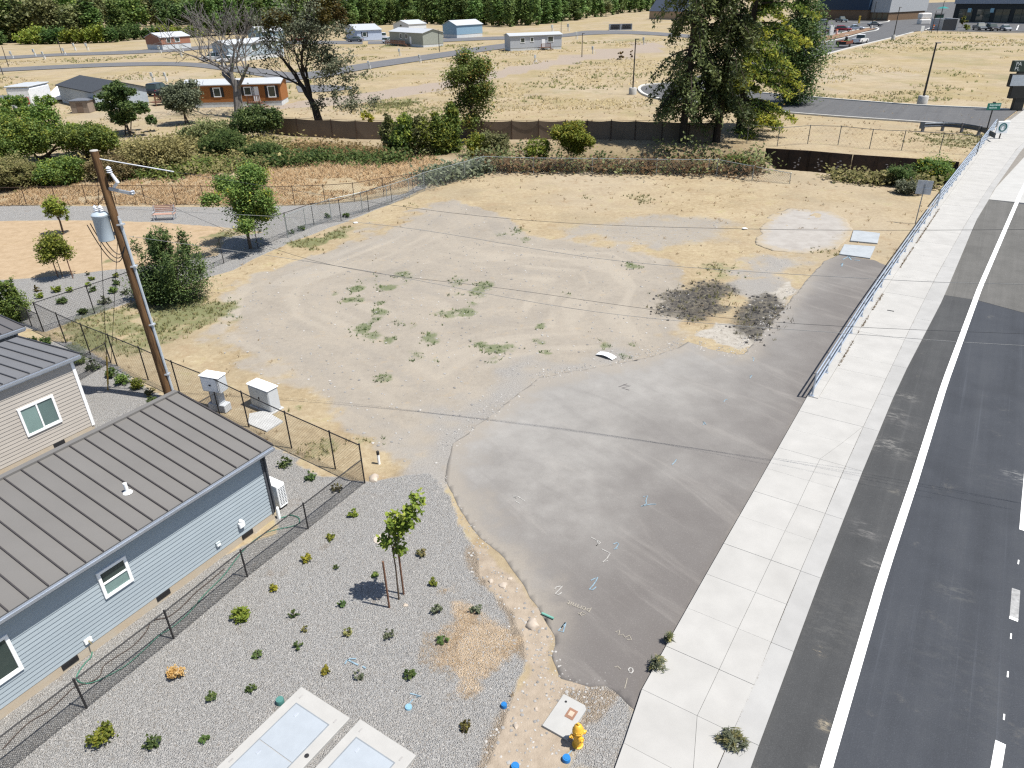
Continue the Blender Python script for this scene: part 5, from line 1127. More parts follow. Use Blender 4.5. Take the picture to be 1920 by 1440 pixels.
# ------------------------------------------------------------------ mobile homes
sk_w = mat('skirt_white', (.50, .515, .52), .7); roof_w = mat('white_roof', (.40, .415, .43), .5, .4, var=.05); deckw = mat('deck_wood', (.14, .075, .05), .85, .2, var=.2); shut = mat('shutter_black', (.02, .02, .022), .6)
def mhome(label, BL, BR, ytop, depth, rise, wallc, roofm=roof_w, ridge='x', wins=(), wins_end=(), skirt=.75, deck=None, cat='mobile home', name='mobile_home', ov=.3, shutters=False, door=None, step=None, group='homes in the park'):
    a, b_ = g(*BL), g(*BR); L = (b_ - a).length; yaw = math.atan2((b_ - a).y, (b_ - a).x); h = hz(a, ytop)
    t = thing(name, label, cat, a, yaw, group); wm = mat(*wallc)
    if skirt: MB().box(.06, L - .06, .06, depth - .06, -.2, skirt).build('skirting', sk_w, t)
    # wall panels: lapped boards on the two faces in view
    w = MB()
    if ridge == 'x': w.prism([(0, 0), (L, 0), (L, depth), (0, depth)], skirt, h); w.add([(x, y, z) for x in (0, L) for (y, z) in ((0, h), (depth, h), (depth / 2, h + rise * .95))], [(0, 2, 1), (3, 4, 5), (0, 3, 5, 2), (1, 2, 5, 4)])
    else: w.prism([(0, 0), (L, 0), (L, depth), (0, depth)], skirt, h); w.add([(x, y, z) for y in (0, depth) for (x, z) in ((0, h), (L, h), (L / 2, h + rise * .95))], [(0, 1, 2), (3, 5, 4), (0, 2, 5, 3), (1, 4, 5, 2)])
    w.build('wall', wm, t)
    r = MB(); th = .12
    if ridge == 'x':
        pr_ = [(-ov, h - ov * rise / (depth / 2)), (depth / 2, h + rise), (depth + ov, h - ov * rise / (depth / 2))]; lo, hi = -ov, L + ov; mk = lambda x, y, z: (x, y, z)
    else:
        pr_ = [(-ov, h - ov * rise / (L / 2)), (L / 2, h + rise), (L + ov, h - ov * rise / (L / 2))]; lo, hi = -ov, depth + ov; mk = lambda x, y, z: (y, x, z)
    vs = []
    for x in (lo, hi):
        for (y, z) in pr_: vs += [mk(x, y, z), mk(x, y, z + th)]
    fs = [(0, 2, 8, 6), (1, 7, 9, 3), (2, 4, 10, 8), (3, 9, 11, 5), (0, 6, 7, 1), (4, 5, 11, 10), (0, 1, 3, 2), (2, 3, 5, 4), (6, 8, 9, 7), (8, 10, 11, 9)]
    ro = r.add(vs, fs).build('roof', roofm, t)
    bm = bmesh.new(); bm.from_mesh(ro.data); bmesh.ops.recalc_face_normals(bm, faces=bm.faces); bm.to_mesh(ro.data); bm.free()
    bm = bmesh.new(); wo_ = t.children if False else [o for o in C.objects if o.parent == t and o.name.startswith('wall')]
    for o in wo_:
        bm2 = bmesh.new(); bm2.from_mesh(o.data); bmesh.ops.recalc_face_normals(bm2, faces=bm2.faces); bm2.to_mesh(o.data); bm2.free()
    bm.free()
    for face, lst in (('f', wins), ('e', wins_end)):
        for (u, z0, z1, wd) in lst:
            z0, z1 = skirt + (h - skirt) * z0, skirt + (h - skirt) * z1
            if face == 'f': M_ = Matrix.Translation((u * L, 0, 0))
            else: M_ = Matrix.Translation((L, u * depth, 0)) @ Matrix.Rotation(PI / 2, 4, 'Z')
            f = MB(); e = .13
            for bx in ((-wd / 2 - e, wd / 2 + e, z1, z1 + e), (-wd / 2 - e, wd / 2 + e, z0 - e, z0), (-wd / 2 - e, -wd / 2, z0, z1), (wd / 2, wd / 2 + e, z0, z1)): f.box(bx[0], bx[1], -.07, .02, bx[2], bx[3], M_)
            fo = f.build('window', white, t); MB().box(-wd / 2, wd / 2, -.03, .01, z0, z1, M_).build('pane', glass_d, fo)
            if shutters:
                for s_ in (-1, 1): MB().box(s_ * (wd / 2 + e + .22) - .2, s_ * (wd / 2 + e + .22) + .2, -.05, .01, z0 - e, z1 + e, M_).build('shutter', shut, fo)
    if door is not None: MB().box(door * L - .5, door * L + .5, -.05, .01, skirt, skirt + 2.1).build('door', white, t)
    if deck:
        u0, u1, dd = deck; fl = MB(); fl.box(u0 * L, u1 * L, -dd, -.05, skirt - .1, skirt).build('deck', deckw, t)
        lg = MB()
        for x in np.linspace(u0 * L + .1, u1 * L - .1, max(2, int((u1 - u0) * L / 1.5) + 1)):
            MB().box(x - .06, x + .06, -dd, -dd + .12, 0, skirt + 1.0).build('deck_post', deckw, t)
        MB().box(u0 * L, u1 * L, -dd + .02, -dd + .1, skirt + .9, skirt + 1.0).build('hand_rail', deckw, t)
        pk = MB()
        for x in np.arange(u0 * L + .2, u1 * L - .1, .3): pk.box(x, x + .09, -dd + .04, -dd + .09, skirt, skirt + .9)
        pk.build('picket', deckw, t, kind='stuff')
        for k in range(4): MB().box(u1 * L + .3 * k, u1 * L + .3 * k + .3, -dd, -.3, max(0, skirt - .19 * (k + 1)) - .06, max(0.02, skirt - .19 * (k + 1))).build('step', deckw, t)
    return t
mhome('long pale grey mobile home with white roof and small brown porch', (957, 96), (1053, 92), 68, 6.4, .55, ('mh_grey', (.37, .39, .42), .7), wins=[(.24, .45, .8, 1.1), (.42, .5, .8, .8), (.78, .42, .85, 1.5)], wins_end=[(.45, .35, .85, 1.2)], deck=(.55, .74, 2.2), door=.64)
mhome('sage green mobile home with a brown wheelchair ramp along its front', (732, 84), (794, 89), 59, 7.5, 1.0, ('mh_sage', (.27, .285, .25), .7), wins=[(.36, .45, .85, 1.2), (.52, .45, .85, 1.2)], wins_end=[], deck=(.0, .62, 2.0), door=.64)
mhome('narrow sky blue mobile home end-on before the poplars', (831, 71), (857, 72), 47, 13.0, 1.5, ('mh_blue', (.20, .31, .40), .7), ridge='y', skirt=1.2)
mhome('small pale blue mobile home with black shutters right of the oak', (649, 71), (671, 78), 52, 9.0, 1.5, ('mh_pale', (.44, .50, .62), .7), ridge='y', wins=[(.45, .35, .85, 1.7)], wins_end=[(.3, .4, .8, 1.2)], shutters=True, skirt=.3)
mhome('white mobile home half hidden behind the sage one', (738, 57), (767, 58), 45, 10.0, 1.5, ('mh_white', (.58, .60, .62), .7), ridge='y', wins=[(.5, .5, .9, 1.5)])
mhome('blue grey mobile home behind the bare tree, the upper of two', (467, 79), (492, 80), 59, 10.0, 1.6, ('mh_steel', (.25, .34, .38), .7), ridge='y', wins=[(.5, .4, .8, 1.4)], wins_end=[(.3, .4, .8, 1.5)])
mhome('long blue grey mobile home behind the bare tree, the lower of two', (432, 117), (534, 106), 84, 6.0, .9, ('mh_slate', (.30, .36, .41), .7), wins=[(.45, .4, .85, 1.4), (.75, .4, .85, 1.0)], skirt=1.1)
mhome('terracotta mobile home with white skirting at the forest edge', (277, 93), (306, 94), 70, 11.0, 1.3, ('mh_terra', (.30, .135, .085), .75), ridge='y', wins_end=[(.25, .3, .85, 1.3), (.55, .3, .85, 1.6)], skirt=1.6)
mhome('orange-brown mobile home with black shutters behind the bare tree', (352, 203), (530, 198), 161, 4.6, .55, ('mh_orange', (.27, .105, .03), .75), roof_w, wins=[(.34, .35, .8, .9), (.66, .4, .8, .9), (.91, .25, .82, .95)], shutters=True, skirt=.75, deck=(.66, .80, 1.6), door=.74, wins_end=[])
slate_r = mat('slate_roof', (.045, .05, .058), .8, .2, var=.12, vscale=3)
mhome('blue grey house with dark shingle roof behind the big green bush', (184, 208), (281, 197), 173, 17.0, 1.1, ('mh_ice', (.34, .38, .42), .7), slate_r, ridge='y', wins=[(.3, .35, .75, 1.0)], skirt=.5, deck=(1.0, 1.22, 2.4), cat='house')
mhome('slate-roofed house on the rise beside the conifers', (1217, 36), (1300, 38), 20, 14.0, 7.5, ('mh_tan', (.33, .25, .17), .75), mat('blue_slate', (.06, .075, .105), .7), ridge='x', skirt=.2, cat='house', group='houses far off')
# small park things
q = g(48, 211); t = thing('caravan', 'white caravan with red and blue markings at the left edge', 'caravan', q, .05)
MB().bbox(-1.9, 1.7, -.1, 6.0, .5, 3.6, .25).build('body', mat('caravan_white', (.68, .69, .70), .5), t); MB().bbox(-1.95, 1.75, -.2, 6.1, 3.6, 3.8, .08).build('roof', roof_w, t)
MB().box(-1.0, 1.2, -.14, -.08, 1.2, 2.2).build('red_panel', mat('caravan_red', (.45, .03, .04), .5), t); MB().box(-1.5, -.9, -.14, -.08, 1.2, 2.2).build('blue_panel', mat('caravan_blue', (.04, .05, .30), .5), t)
for x in (-1.4, 1.2): MB().tube([(x - .15, .1, .45), (x + .15, .1, .45)], .45, 12).build('wheel', blackp, t)
a, b_ = g(88, 192), g(151, 189); L = (b_ - a).length; h = hz(a, 182); hp = hz(a, 164); t = thing('canopy', 'white peaked canopy tent beside the caravan', 'canopy', a, math.atan2((b_ - a).y, (b_ - a).x))
MB().add([(0, 0, h), (L, 0, h), (L, 4.5, h), (0, 4.5, h), (L * .32, 2.2, hp), (L * .62, 2.2, hp - .5), (0, 0, h - .5), (L, 0, h - .5)], [(0, 1, 5, 4), (1, 2, 5), (2, 3, 4, 5), (3, 0, 4), (6, 7, 1, 0)]).build('cover', mat('canvas_white', (.80, .80, .81), .7), t)
for x, y in ((0.05, 0.05), (L - .05, .05), (.05, 4.4), (L - .05, 4.4)): MB().tube([(x, y, 0), (x, y, h)], .05, 5).build('leg', white, t)
q = g(152, 212); t = thing('shed', 'small flat-roofed brown shed behind the bushes', 'shed', q, .05); hs_ = hz(q, 190)
MB().box(-1.3, 1.3, 0, 3, 0, hs_).build('wall', mat('shed_brown', (.24, .19, .15), .8), t); MB().box(-1.45, 1.45, -.15, 3.2, hs_, hs_ + .12).build('roof', mat('shed_roof', (.12, .13, .15), .7), t); MB().box(-.4, .5, -.03, .02, .1, hs_ * .85).build('door', mat('shed_door', (.17, .12, .09)), t)
q = g(68, 205); t = thing('parasol', 'navy blue patio parasol by the caravan', 'parasol', q); hp = hz(q, 182)
MB().tube([(0, 0, 0), (0, 0, hp)], .04, 6).build('pole', white, t); MB().lathe([(1.9, hp - .65), (1.0, hp - .25), (.05, hp)], 8).build('canopy', mat('navy_cloth', (.02, .05, .16), .8), t)
# mailbox bank
a, b_ = g(1142, 57), g(1184, 56); L = (b_ - a).length; h = hz(a, 45); t = thing('mailbox_bank', 'grey mailbox shelter with black boxes beyond the dry field', 'mailbox bank', a, math.atan2((b_ - a).y, (b_ - a).x))
gs_ = mat('shelter_grey', (.28, .29, .31), .7)
MB().box(0, L, .0, .3, 0, h).build('back_wall', gs_, t); MB().box(-.2, L + .2, -3, .3, -.05, .12).build('slab', conc2, t)
for x in (0, L * .5, L): MB().box(x - .15, x + .15, -.6, .3, 0, h).build('pillar', gs_, t)
for i in range(2):
    for k in range(5):
        for r_ in range(2): MB().box(L * (.08 + .5 * i) + k * L * .075, L * (.08 + .5 * i) + k * L * .075 + L * .06, -.5, -.1, h * (.2 + .38 * r_), h * (.52 + .38 * r_)).build('mailbox', blackp, t)
# utility pedestals of the empty pitches
ped_g = mat('pedestal_grey', (.42, .44, .44), .7); ped = None
PED = [(23, 110), (83, 111), (66, 106), (121, 104), (141, 95), (164, 95), (287, 153), (312, 153), (77, 171), (421, 133), (749, 105), (787, 117), (868, 103), (692, 130), (1003, 118), (1111, 101), (1206, 84), (870, 68), (891, 66), (1080, 74), (300, 100), (341, 99), (340, 106), (1035, 61), (1065, 59), (950, 92)]
PLAB = ['leftmost grey utility pedestal, above the upper park road at the left edge', 'grey utility pedestal just below the upper park road, right of the leftmost one', 'grey utility pedestal left of the one just below the upper park road', 'grey utility pedestal standing right at the thin dark street pole, upper left', 'left of a close pair of grey pedestals above the upper park road', 'right of a close pair of grey pedestals above the upper park road',
 'left of two grey pedestals above the parked dark SUV', 'right of two grey pedestals above the parked dark SUV', 'grey utility pedestal above the white canopy tent', 'grey utility pedestal behind the fork of the bare tree', 'grey utility pedestal right below the sage home lawn', 'grey utility pedestal beside the middle road, right of the sage home', 'grey utility pedestal on the verge left of the long pale mobile home', 'grey utility pedestal beside the road bend right of the oak',
 'grey utility pedestal below the long pale mobile home', 'grey utility pedestal right of the tall dark street pole', 'grey utility pedestal near the conifers at the field edge', 'left of two pedestals beside the sky blue home', 'right of two pedestals beside the sky blue home', 'grey utility pedestal at the right end of the long pale home', 'grey utility pedestal in front of the terracotta home, left', 'right of two pedestals in front of the terracotta home', 'lower pedestal in front of the terracotta home on the road edge',
 'left of two pedestals on the far verge behind the long pale home', 'right of two pedestals on the far verge behind the long pale home', 'grey utility pedestal touching the left end of the long pale home']
for i, (px, py) in enumerate(PED):
    q = g(px, py); s_ = max(.8, 13 * mpp(q) / 2.2)
    if ped is None:
        ped = thing('utility_pedestal', PLAB[0], 'utility pedestal', q, 0, 'utility pedestals on empty pitches')
        MB().box(-.09, .09, -.09, .09, 0, 2.0).build('post', ped_g, ped); MB().bbox(-.30, .30, -.28, .05, 1.25, 2.2, .03).build('meter_box', ped_g, ped); MB().tube([(.5, 0, 0), (.5, 0, 1.0)], .09, 6).build('riser', white, ped)
        ped.scale = (s_,) * 3
    else: dup(ped, q, random.uniform(-.6, .6), PLAB[i], scale=s_)
# ------------------------------------------------------------------ shops
a, b_ = g(1530, 37), g(1624, 39); L = (b_ - a).length; yaw = math.atan2((b_ - a).y, (b_ - a).x); h1 = hz(a, 18)
t = thing('shop_building', 'brick shop with navy upper wall at the top of the frame', 'building', a, yaw)
bk = mat('shop_brick', (.17, .115, .075), .85, .1, var=.2, vscale=2); nv = mat('shop_navy', (.015, .035, .07), .6, .3, var=.1); lg_ = mat('shop_grey', (.36, .37, .38), .8)
MB().box(0, L, 0, 14, -.2, h1).build('brick_wall', bk, t); MB().box(-.3, L + .3, -.4, 14.3, h1, h1 + 6).build('upper_wall', nv, t)
MB().box(L + .35, L + 9.5, 1.5, 30, h1 * .78, h1 + 6).build('side_wall', lg_, t); MB().box(L + .05, L + 9.2, 1.9, 29, -.2, h1 * .77).build('brick_wall', bk, t)
for k in range(3): MB().box(L + 1.2 + k * 2.7, L + 3.2 + k * 2.7, 1.8, 1.93, .6, h1 * .7).build('shop_window', glass_d, t)
MB().box(L * .1, L * .18, -.06, .02, 0, h1 * .82).build('door', blackp, t)
a, b_ = g(1784, 42), g(1995, 46); L = (b_ - a).length; yaw = math.atan2((b_ - a).y, (b_ - a).x); h1 = hz(a, 7)
t = thing('cafe_building', 'dark charcoal cafe with glass front at the top right', 'building', a, yaw); ch = mat('cafe_dark', (.018, .022, .024), .6, .3)
MB().box(0, L, 0, 16, -.2, h1).build('wall', ch, t); MB().box(-.4, L + .4, -.6, 16.5, h1, h1 + 1.6).build('parapet', mat('cafe_parapet', (.24, .27, .32), .6), t)
for k in range(5):
    u = L * (.05 + .17 * k); f = MB().box(u, u + L * .13, -.06, .02, .5, h1 * .72).build('shop_window', glassmat('cafe_glass', (.04, .055, .05), .05), t)
    for j in range(3): MB().box(u + L * .13 * j / 2 - .06, u + L * .13 * j / 2 + .06, -.11, -.06, .5, h1 * .72).build('mullion', ch, f)
for u, z in ((.13, .55), (.34, .55)): MB().box(L * u, L * u + 1.4, -.16, -.12, h1 * z, h1 * z + 1.5).build('poster', mat('poster_blue', (.25, .42, .50), .6), t)
MB().box(-.5, L, -1.6, -.05, -.1, .25).build('plinth', conc2, t)
# bin store
a = g(1766, 58); t = thing('bin_store', 'grey walled bin store with dark gate beside the cafe', 'bin store', a, math.radians(-4)); h1 = hz(a, 36); Lw = 24 * mpp(a)
MB().box(0, Lw, 0, .3, 0, h1).build('gate', mat('gate_dark', (.035, .04, .05), .6), t); MB().box(Lw, Lw + .6, 0, 9, 0, h1 * 1.02).build('side_wall', lg_, t); MB().box(0, .5, .3, 9, 0, h1).build('side_wall', lg_, t); MB().box(0, Lw + .6, 9, 9.5, 0, h1).build('back_wall', lg_, t)
# white sacks and dumpster
a = g(1730, 46); mpa = mpp(a)
for (dx, dy, z, nm) in ((0, 0, 0, 'lower'), (.4, 1.0, 2.1, 'upper')):
    t_ = MB().bbox(-1.9, 2.2, -1.6, 1.6, 0, 2.0, .35); o = t_.build('white_sack', mat('sack_white', (.66, .62, .57), .9, var=.1, bump=.3, bscale=3)); o.location = a + Vector((dx, dy, z)); tag(o, f'bulging white sack by the cafe driveway, the {nm} of two stacked', 'sack')
q = g(1758, 42); t = thing('dumpster', 'dark green dumpster behind the white sacks', 'dumpster', q); MB().bbox(-1.4, 1.4, -1.1, 1.1, .2, 2.9, .06).build('bin', mat('dumpster_green', (.02, .06, .045), .6), t); MB().box(-1.45, 1.45, -1.15, 1.15, 2.9, 3.02).build('lid', blackp, t)
q = g(1733, 30); t = thing('cafe_parasol', 'teal parasol on the cafe terrace', 'parasol', g(1766, 26)); MB().tube([(0, 0, 0), (0, 0, 3.2)], .06, 6).build('pole', gpole, t); MB().lathe([(3.0, 2.6), (1.5, 3.1), (.05, 3.5)], 8).build('canopy', mat('teal_cloth', (.02, .20, .19), .8), t)
q = g(1728, 62); t = thing('notice_sign', 'small white notice board by the street corner', 'sign', q); MB().box(-.06, .06, 0, .1, 0, .8).build('post', white, t); MB().bbox(-.55, .55, -.06, .0, .5, 2.1, .02).build('board', white, t)
q = g(1557, 68); t = thing('white_panel_sign', 'tall white sign board beside the black lamp post in the car park', 'sign', q, .3); h1 = hz(q, 48); MB().bbox(-.75, .75, -.3, .3, 0, h1, .04).build('board', mat('panel_white', (.52, .55, .56), .6), t); MB().box(-.65, .65, -.32, -.30, h1 * .1, h1 * .92).build('face', mat('panel_face', (.58, .6, .6), .6), t)
org = mat('safety_orange', (.65, .13, .02), .6)
for i, (px, py, lab) in enumerate(((1568, 66, 'orange traffic drum beside the white sign board'), (1749, 57, 'orange drum on the kerb tip near the white sacks'))):
    q = g(px, py); t = thing('traffic_drum', lab, 'traffic drum', q, 0, 'orange traffic drums')
    MB().lathe([(.42, 0), (.42, .25), (.36, .25), (.30, 1.7), (.1, 1.75)], 12).build('drum', org, t)
    for z in (.55, 1.1): MB().lathe([(.36, z), (.345, z + .25), (.33, z + .25)], 12).build('band', whitev, t)
for px, py, yt, lab in ((1533, 40, 18, 'yellow column left of the navy shop'), (1610, 44, 31, 'yellow column on the island by the navy shop')):
    q = g(px, py); h1 = hz(q, yt); t = thing('yellow_column', lab, 'column', q); MB().bbox(-.3, .3, -.3, .3, 0, h1, .05).build('shaft', mat('column_yellow', (.45, .30, .03), .6), t); MB().bbox(-.38, .38, -.38, .38, h1, h1 + .2, .05).build('cap', mat('column_yellow', (.45, .3, .03)), t)
# ------------------------------------------------------------------ vehicles
YAWT = 48
tyre = mat('tyre', (.018, .018, .018), .9); chrome = mat('rim', (.4, .4, .42), .3, .6, .7); lampm = mat('headlight', (.6, .62, .62), .2, .6); tail = mat('tail_light', (.35, .02, .02), .3)
def vehicle(kind, label, px, py, yaw, col, sc=1.0, name=None):
    nm = {'suv': 'parked_suv', 'car': 'parked_car', 'pickup': 'pickup_truck', 'van': 'delivery_van'}[kind]
    q = g(px, py); t = thing(nm, label, {'suv': 'suv', 'car': 'car', 'pickup': 'pickup truck', 'van': 'van'}[kind], q + Vector((0, 0, .11)), yaw, 'parked vehicles'); t.scale = (sc,) * 3
    bmx = mat('car_paint_%02d_%02d_%02d' % tuple(int(c * 99) for c in col), col, .25, .6, .1, var=.03)
    L, Wd, H = {'suv': (4.8, 1.95, 1.75), 'car': (4.6, 1.82, 1.45), 'pickup': (5.8, 2.0, 1.85), 'van': (6.2, 2.1, 2.6)}[kind]
    hb = {'suv': .98, 'car': .86, 'pickup': 1.02, 'van': 1.15}[kind]
    def loft(secs, m_, nm_):      # secs: (x, halfwidth, z) rings from side profile
        mb = MB(); n = len(secs); vs = [(x, -w_, z) for x, w_, z in secs] + [(x, w_, z) for x, w_, z in secs]
        mb.add(vs, [tuple(range(n)), tuple(range(2 * n - 1, n - 1, -1))] + [(i, n + i, n + (i + 1) % n, (i + 1) % n) for i in range(n)]); o = mb.build(nm_, m_, t)
        bm = bmesh.new(); bm.from_mesh(o.data); bmesh.ops.recalc_face_normals(bm, faces=bm.faces); bmesh.ops.bevel(bm, geom=list(bm.edges), offset=.05, segments=1, affect='EDGES'); bm.to_mesh(o.data); bm.free(); return o
    w = Wd / 2; h2 = L / 2
    loft([(-h2, w * .95, .35), (h2, w * .92, .35), (h2, w * .92, hb * .72), (h2 - .25, w * .95, hb * .86), (h2 * .42, w, hb), (-h2 + .1, w, hb), (-h2, w * .96, hb * .8)], bmx, 'body')
    x0, x1 = {'suv': (-h2 + .1, h2 * .42), 'car': (-h2 * .75, h2 * .45), 'pickup': (-.35, h2 * .40), 'van': (-h2 + .02, h2 * .60)}[kind]
    r0, r1 = {'suv': (.25, .85), 'car': (.75, .95), 'pickup': (.15, .75), 'van': (.05, .75)}[kind]
    if kind == 'van':
        loft([(x0, w, hb - .02), (x1, w * .98, hb - .02), (x1 - r1, w * .9, H), (x0 + r0, w * .92, H)], bmx, 'cabin')
        MB().box(x1 - r1 - .55, x1 - r1 - .02, -w * .985, w * .985, hb + .15, hb + .95).build('side_window', glass_d, t)
        MB().add([(x1 + .02 - .08, s_ * w * .82, hb + .08) for s_ in (-1, 1)] + [(x1 - r1 + .07, s_ * w * .78, H - .08) for s_ in (1, -1)], [(0, 1, 2, 3)]).build('windscreen', glass_d, t)
    else:
        loft([(x0, w * .97, hb - .02), (x1, w * .95, hb - .02), (x1 - r1, w * .80, H - .10), (x0 + r0, w * .82, H - .10)], glass_d, 'windows')
        loft([(x0 + r0 - .06, w * .80, H - .12), (x1 - r1 + .06, w * .79, H - .12), (x1 - r1 - .1, w * .74, H), (x0 + r0 + .1, w * .75, H)], bmx, 'roof')
        for s_ in (-1, 1):
            for xx in (x0 + r0 + .02, (x0 + x1 - r1) / 2 + .1): MB().tube([(xx, s_ * w * .965, hb - .02), (xx + (.03 if xx > 0 else .05), s_ * w * .83, H - .1)], .045, 4).build('pillar', bmx, t)
    if kind == 'pickup':
        MB().box(-h2 + .12, -.45, -w * .84, w * .84, hb - .0, hb + .012).build('bed_floor', blackp, t)
        for s_ in (-1, 1): MB().box(-h2 + .06, -.4, s_ * w * .92 - .06, s_ * w * .92 + .06, hb - .05, hb + .12).build('bed_side', bmx, t)
        MB().box(-h2 - .01, -h2 + .1, -w * .92, w * .92, hb - .05, hb + .12).build('tailgate', bmx, t)
    for sx in (-1, 1):
        for sy in (-1, 1):
            wx = sx * L * .30; wh = MB().tube([(wx, sy * (w - .22), .37), (wx, sy * (w + .02), .37)], .37, 14).build('wheel', tyre, t); MB().tube([(wx, sy * w, .37), (wx, sy * (w + .03), .37)], .22, 10).build('rim', chrome, wh)
    for sy in (-1, 1):
        MB().box(h2 - .08, h2 + .01, sy * w * .72 - .17, sy * w * .72 + .17, hb * .58, hb * .76).build('headlight', lampm, t); MB().box(-h2 - .01, -h2 + .05, sy * w * .8 - .1, sy * w * .8 + .1, hb * .6, hb * .85).build('tail_light', tail, t)
    return t
vehicle('suv', 'dark SUV parked beside the dark-roofed house', 302, 178, math.radians(80), (.03, .035, .045), 1.15)
vehicle('pickup', 'black pickup truck next to the dark SUV by the wooden steps', 324, 184, math.radians(75), (.02, .025, .028), 1.1)
vehicle('suv', 'white SUV on the park road behind the bare tree', 400, 116, math.radians(185), (.70, .72, .75), 1.35); vehicle('car', 'white car right of the white SUV behind the bare tree', 428, 118, math.radians(200), (.66, .68, .72), 1.2)
vehicle('car', 'red car half hidden behind the oak crown', 563, 80, math.radians(182), (.38, .02, .025), 1.5); vehicle('car', 'grey car parked by the pale blue home', 666, 79, math.radians(172), (.16, .17, .18), 1.3)
vehicle('pickup', 'white pickup behind the grass, left of the sage home', 719, 74, math.radians(95), (.68, .70, .74), 1.25); vehicle('suv', 'white SUV in front of the white pickup', 728, 81, math.radians(70), (.66, .69, .73), 1.1)
vehicle('pickup', 'white pickup towing a trailer on the back street', 1612, 82, math.radians(YAWT), (.70, .71, .73), 1.25)
vehicle('suv', 'red SUV in the car park beside the pale car', 1581, 60, math.radians(-25), (.26, .015, .03), 1.15); vehicle('car', 'pale blue car right of the red SUV', 1604, 57, math.radians(-20), (.42, .50, .62), 1.25)
vehicle('suv', 'dark red SUV left of the white sign board', 1552, 62, math.radians(175), (.11, .012, .02), 1.05); vehicle('pickup', 'dark blue pickup parked against the brick shop', 1577, 42, math.radians(-85), (.05, .075, .09), 1.25)
vehicle('van', 'blue delivery van crossing at the top of the street', 1704, 17, math.radians(-8), (.035, .05, .16), 1.3)
vehicle('pickup', 'grey pickup truck parked before the cafe', 1836, 57, math.radians(-100), (.13, .145, .155), 1.25); vehicle('suv', 'dark brown SUV beside the grey pickup before the cafe', 1859, 58, math.radians(-100), (.045, .04, .042), 1.25)
for k, (px, py, kind, yw_, col, lab) in enumerate((
    (1462, 52, 'car', 170, (.62, .64, .66), 'white car half hidden behind the dark broadleaf tree, upper one'), (1470, 48, 'suv', 165, (.08, .09, .10), 'dark SUV half hidden behind the dark broadleaf tree'), (1500, 54, 'car', 172, (.55, .57, .58), 'silver car at the left end of the car park'),
    (1512, 46, 'pickup', 172, (.66, .67, .69), 'white pickup in the back row of the car park'), (1538, 47, 'suv', 170, (.30, .31, .33), 'grey SUV in the back row near the yellow column'), (1640, 50, 'car', -15, (.10, .11, .13), 'charcoal car at the right end of the car park'),
    (1884, 58, 'car', -100, (.35, .36, .38), 'silver car parked to the right of the dark brown SUV'), (1905, 20, 'car', 175, (.5, .5, .5), 'light car at the far right behind the cafe'))):
    vehicle(kind, lab, px, py, math.radians(yw_), col, 1.2)
# trailer with mowing gear
q = g(1582, 89); yw = math.radians(YAWT); t = thing('utility_trailer', 'dark flat trailer loaded with orange gear behind the white pickup', 'trailer', q + Vector((0, 0, .11)), yw); t.scale = (1.25,) * 3
MB().box(-2.2, 2.0, -1.05, 1.05, .55, .68).build('bed', mat('trailer_black', (.03, .028, .028), .7), t)
for s_ in (-1, 1):
    MB().box(-2.2, 2.0, s_ * 1.05 - .03, s_ * 1.05 + .03, .68, 1.25).build('side_rail', mat('trailer_red', (.14, .045, .03), .7), t)
    wh = MB().tube([(-.2, s_ * 1.1, .35), (-.2, s_ * 1.32, .35)], .36, 12).build('wheel', tyre, t)
MB().box(-2.25, -2.18, -1.05, 1.05, .6, 1.2).build('ramp_gate', mat('trailer_black', (.03, .028, .028)), t); MB().tube([(2.0, 0, .5), (3.4, 0, .5)], .07, 5).build('tow_bar', blackp, t)
q2 = Vector(q) + Vector((math.cos(yw), math.sin(yw), 0)) * 1.2; t = thing('mower', 'green and white mowing gear riding at the front of the trailer', 'mower', (q2.x, q2.y, 1.0), yw)
MB().bbox(-.6, .9, -.6, .6, .1, .8, .12).build('body', mat('mower_green', (.10, .18, .06), .5), t); MB().bbox(-.5, 0, -.35, .35, .8, 1.5, .1).build('seat', blackp, t); MB().tube([(-.5, -.5, .8), (-.5, -.5, 2.1), (-.5, .5, 2.1), (-.5, .5, .8)], .06, 5).build('roll_bar', whitev, t)
for x in (-.5, .7):
    for y in (-.6, .6): MB().tube([(x, y - .1, .25), (x, y + .1, .25)], .28, 10).build('wheel', tyre, t)
q3 = Vector(q) - Vector((math.cos(yw), math.sin(yw), 0)) * 1.2; t = MB().bbox(-.8, .8, -.7, .7, 0, .55, .1).build('orange_crate', mat('crate_orange', (.38, .09, .03), .7)); t.location = (q3.x, q3.y, 1.0); t.rotation_euler = (0, 0, yw); tag(t, 'orange crate at the back of the flat trailer', 'crate')
# park bench on the gravel path
q = g(311, 411); t = thing('park_bench', 'pale wooden park bench on the grey gravel path', 'bench', q, math.radians(4)); bw = mat('bench_wood', (.38, .24, .19), .8, var=.12)
for k in range(4): MB().bbox(-.85, .85, -.40 + k * .13, -.29 + k * .13, .44, .48, .008).build('seat_slat', bw, t)
for k in range(4): MB().bbox(-.85, .85, .16 + k * .02, .19 + k * .02, .56 + k * .13, .66 + k * .13, .008).build('back_slat', bw, t)
for x in (-.75, .75):
    MB().box(x - .03, x + .03, -.38, -.32, 0, .62).build('leg', gal2, t); MB().box(x - .03, x + .03, .12, .18, 0, 1.05).build('leg', gal2, t); MB().box(x - .03, x + .03, -.40, .16, .60, .64).build('arm_rest', gal2, t)
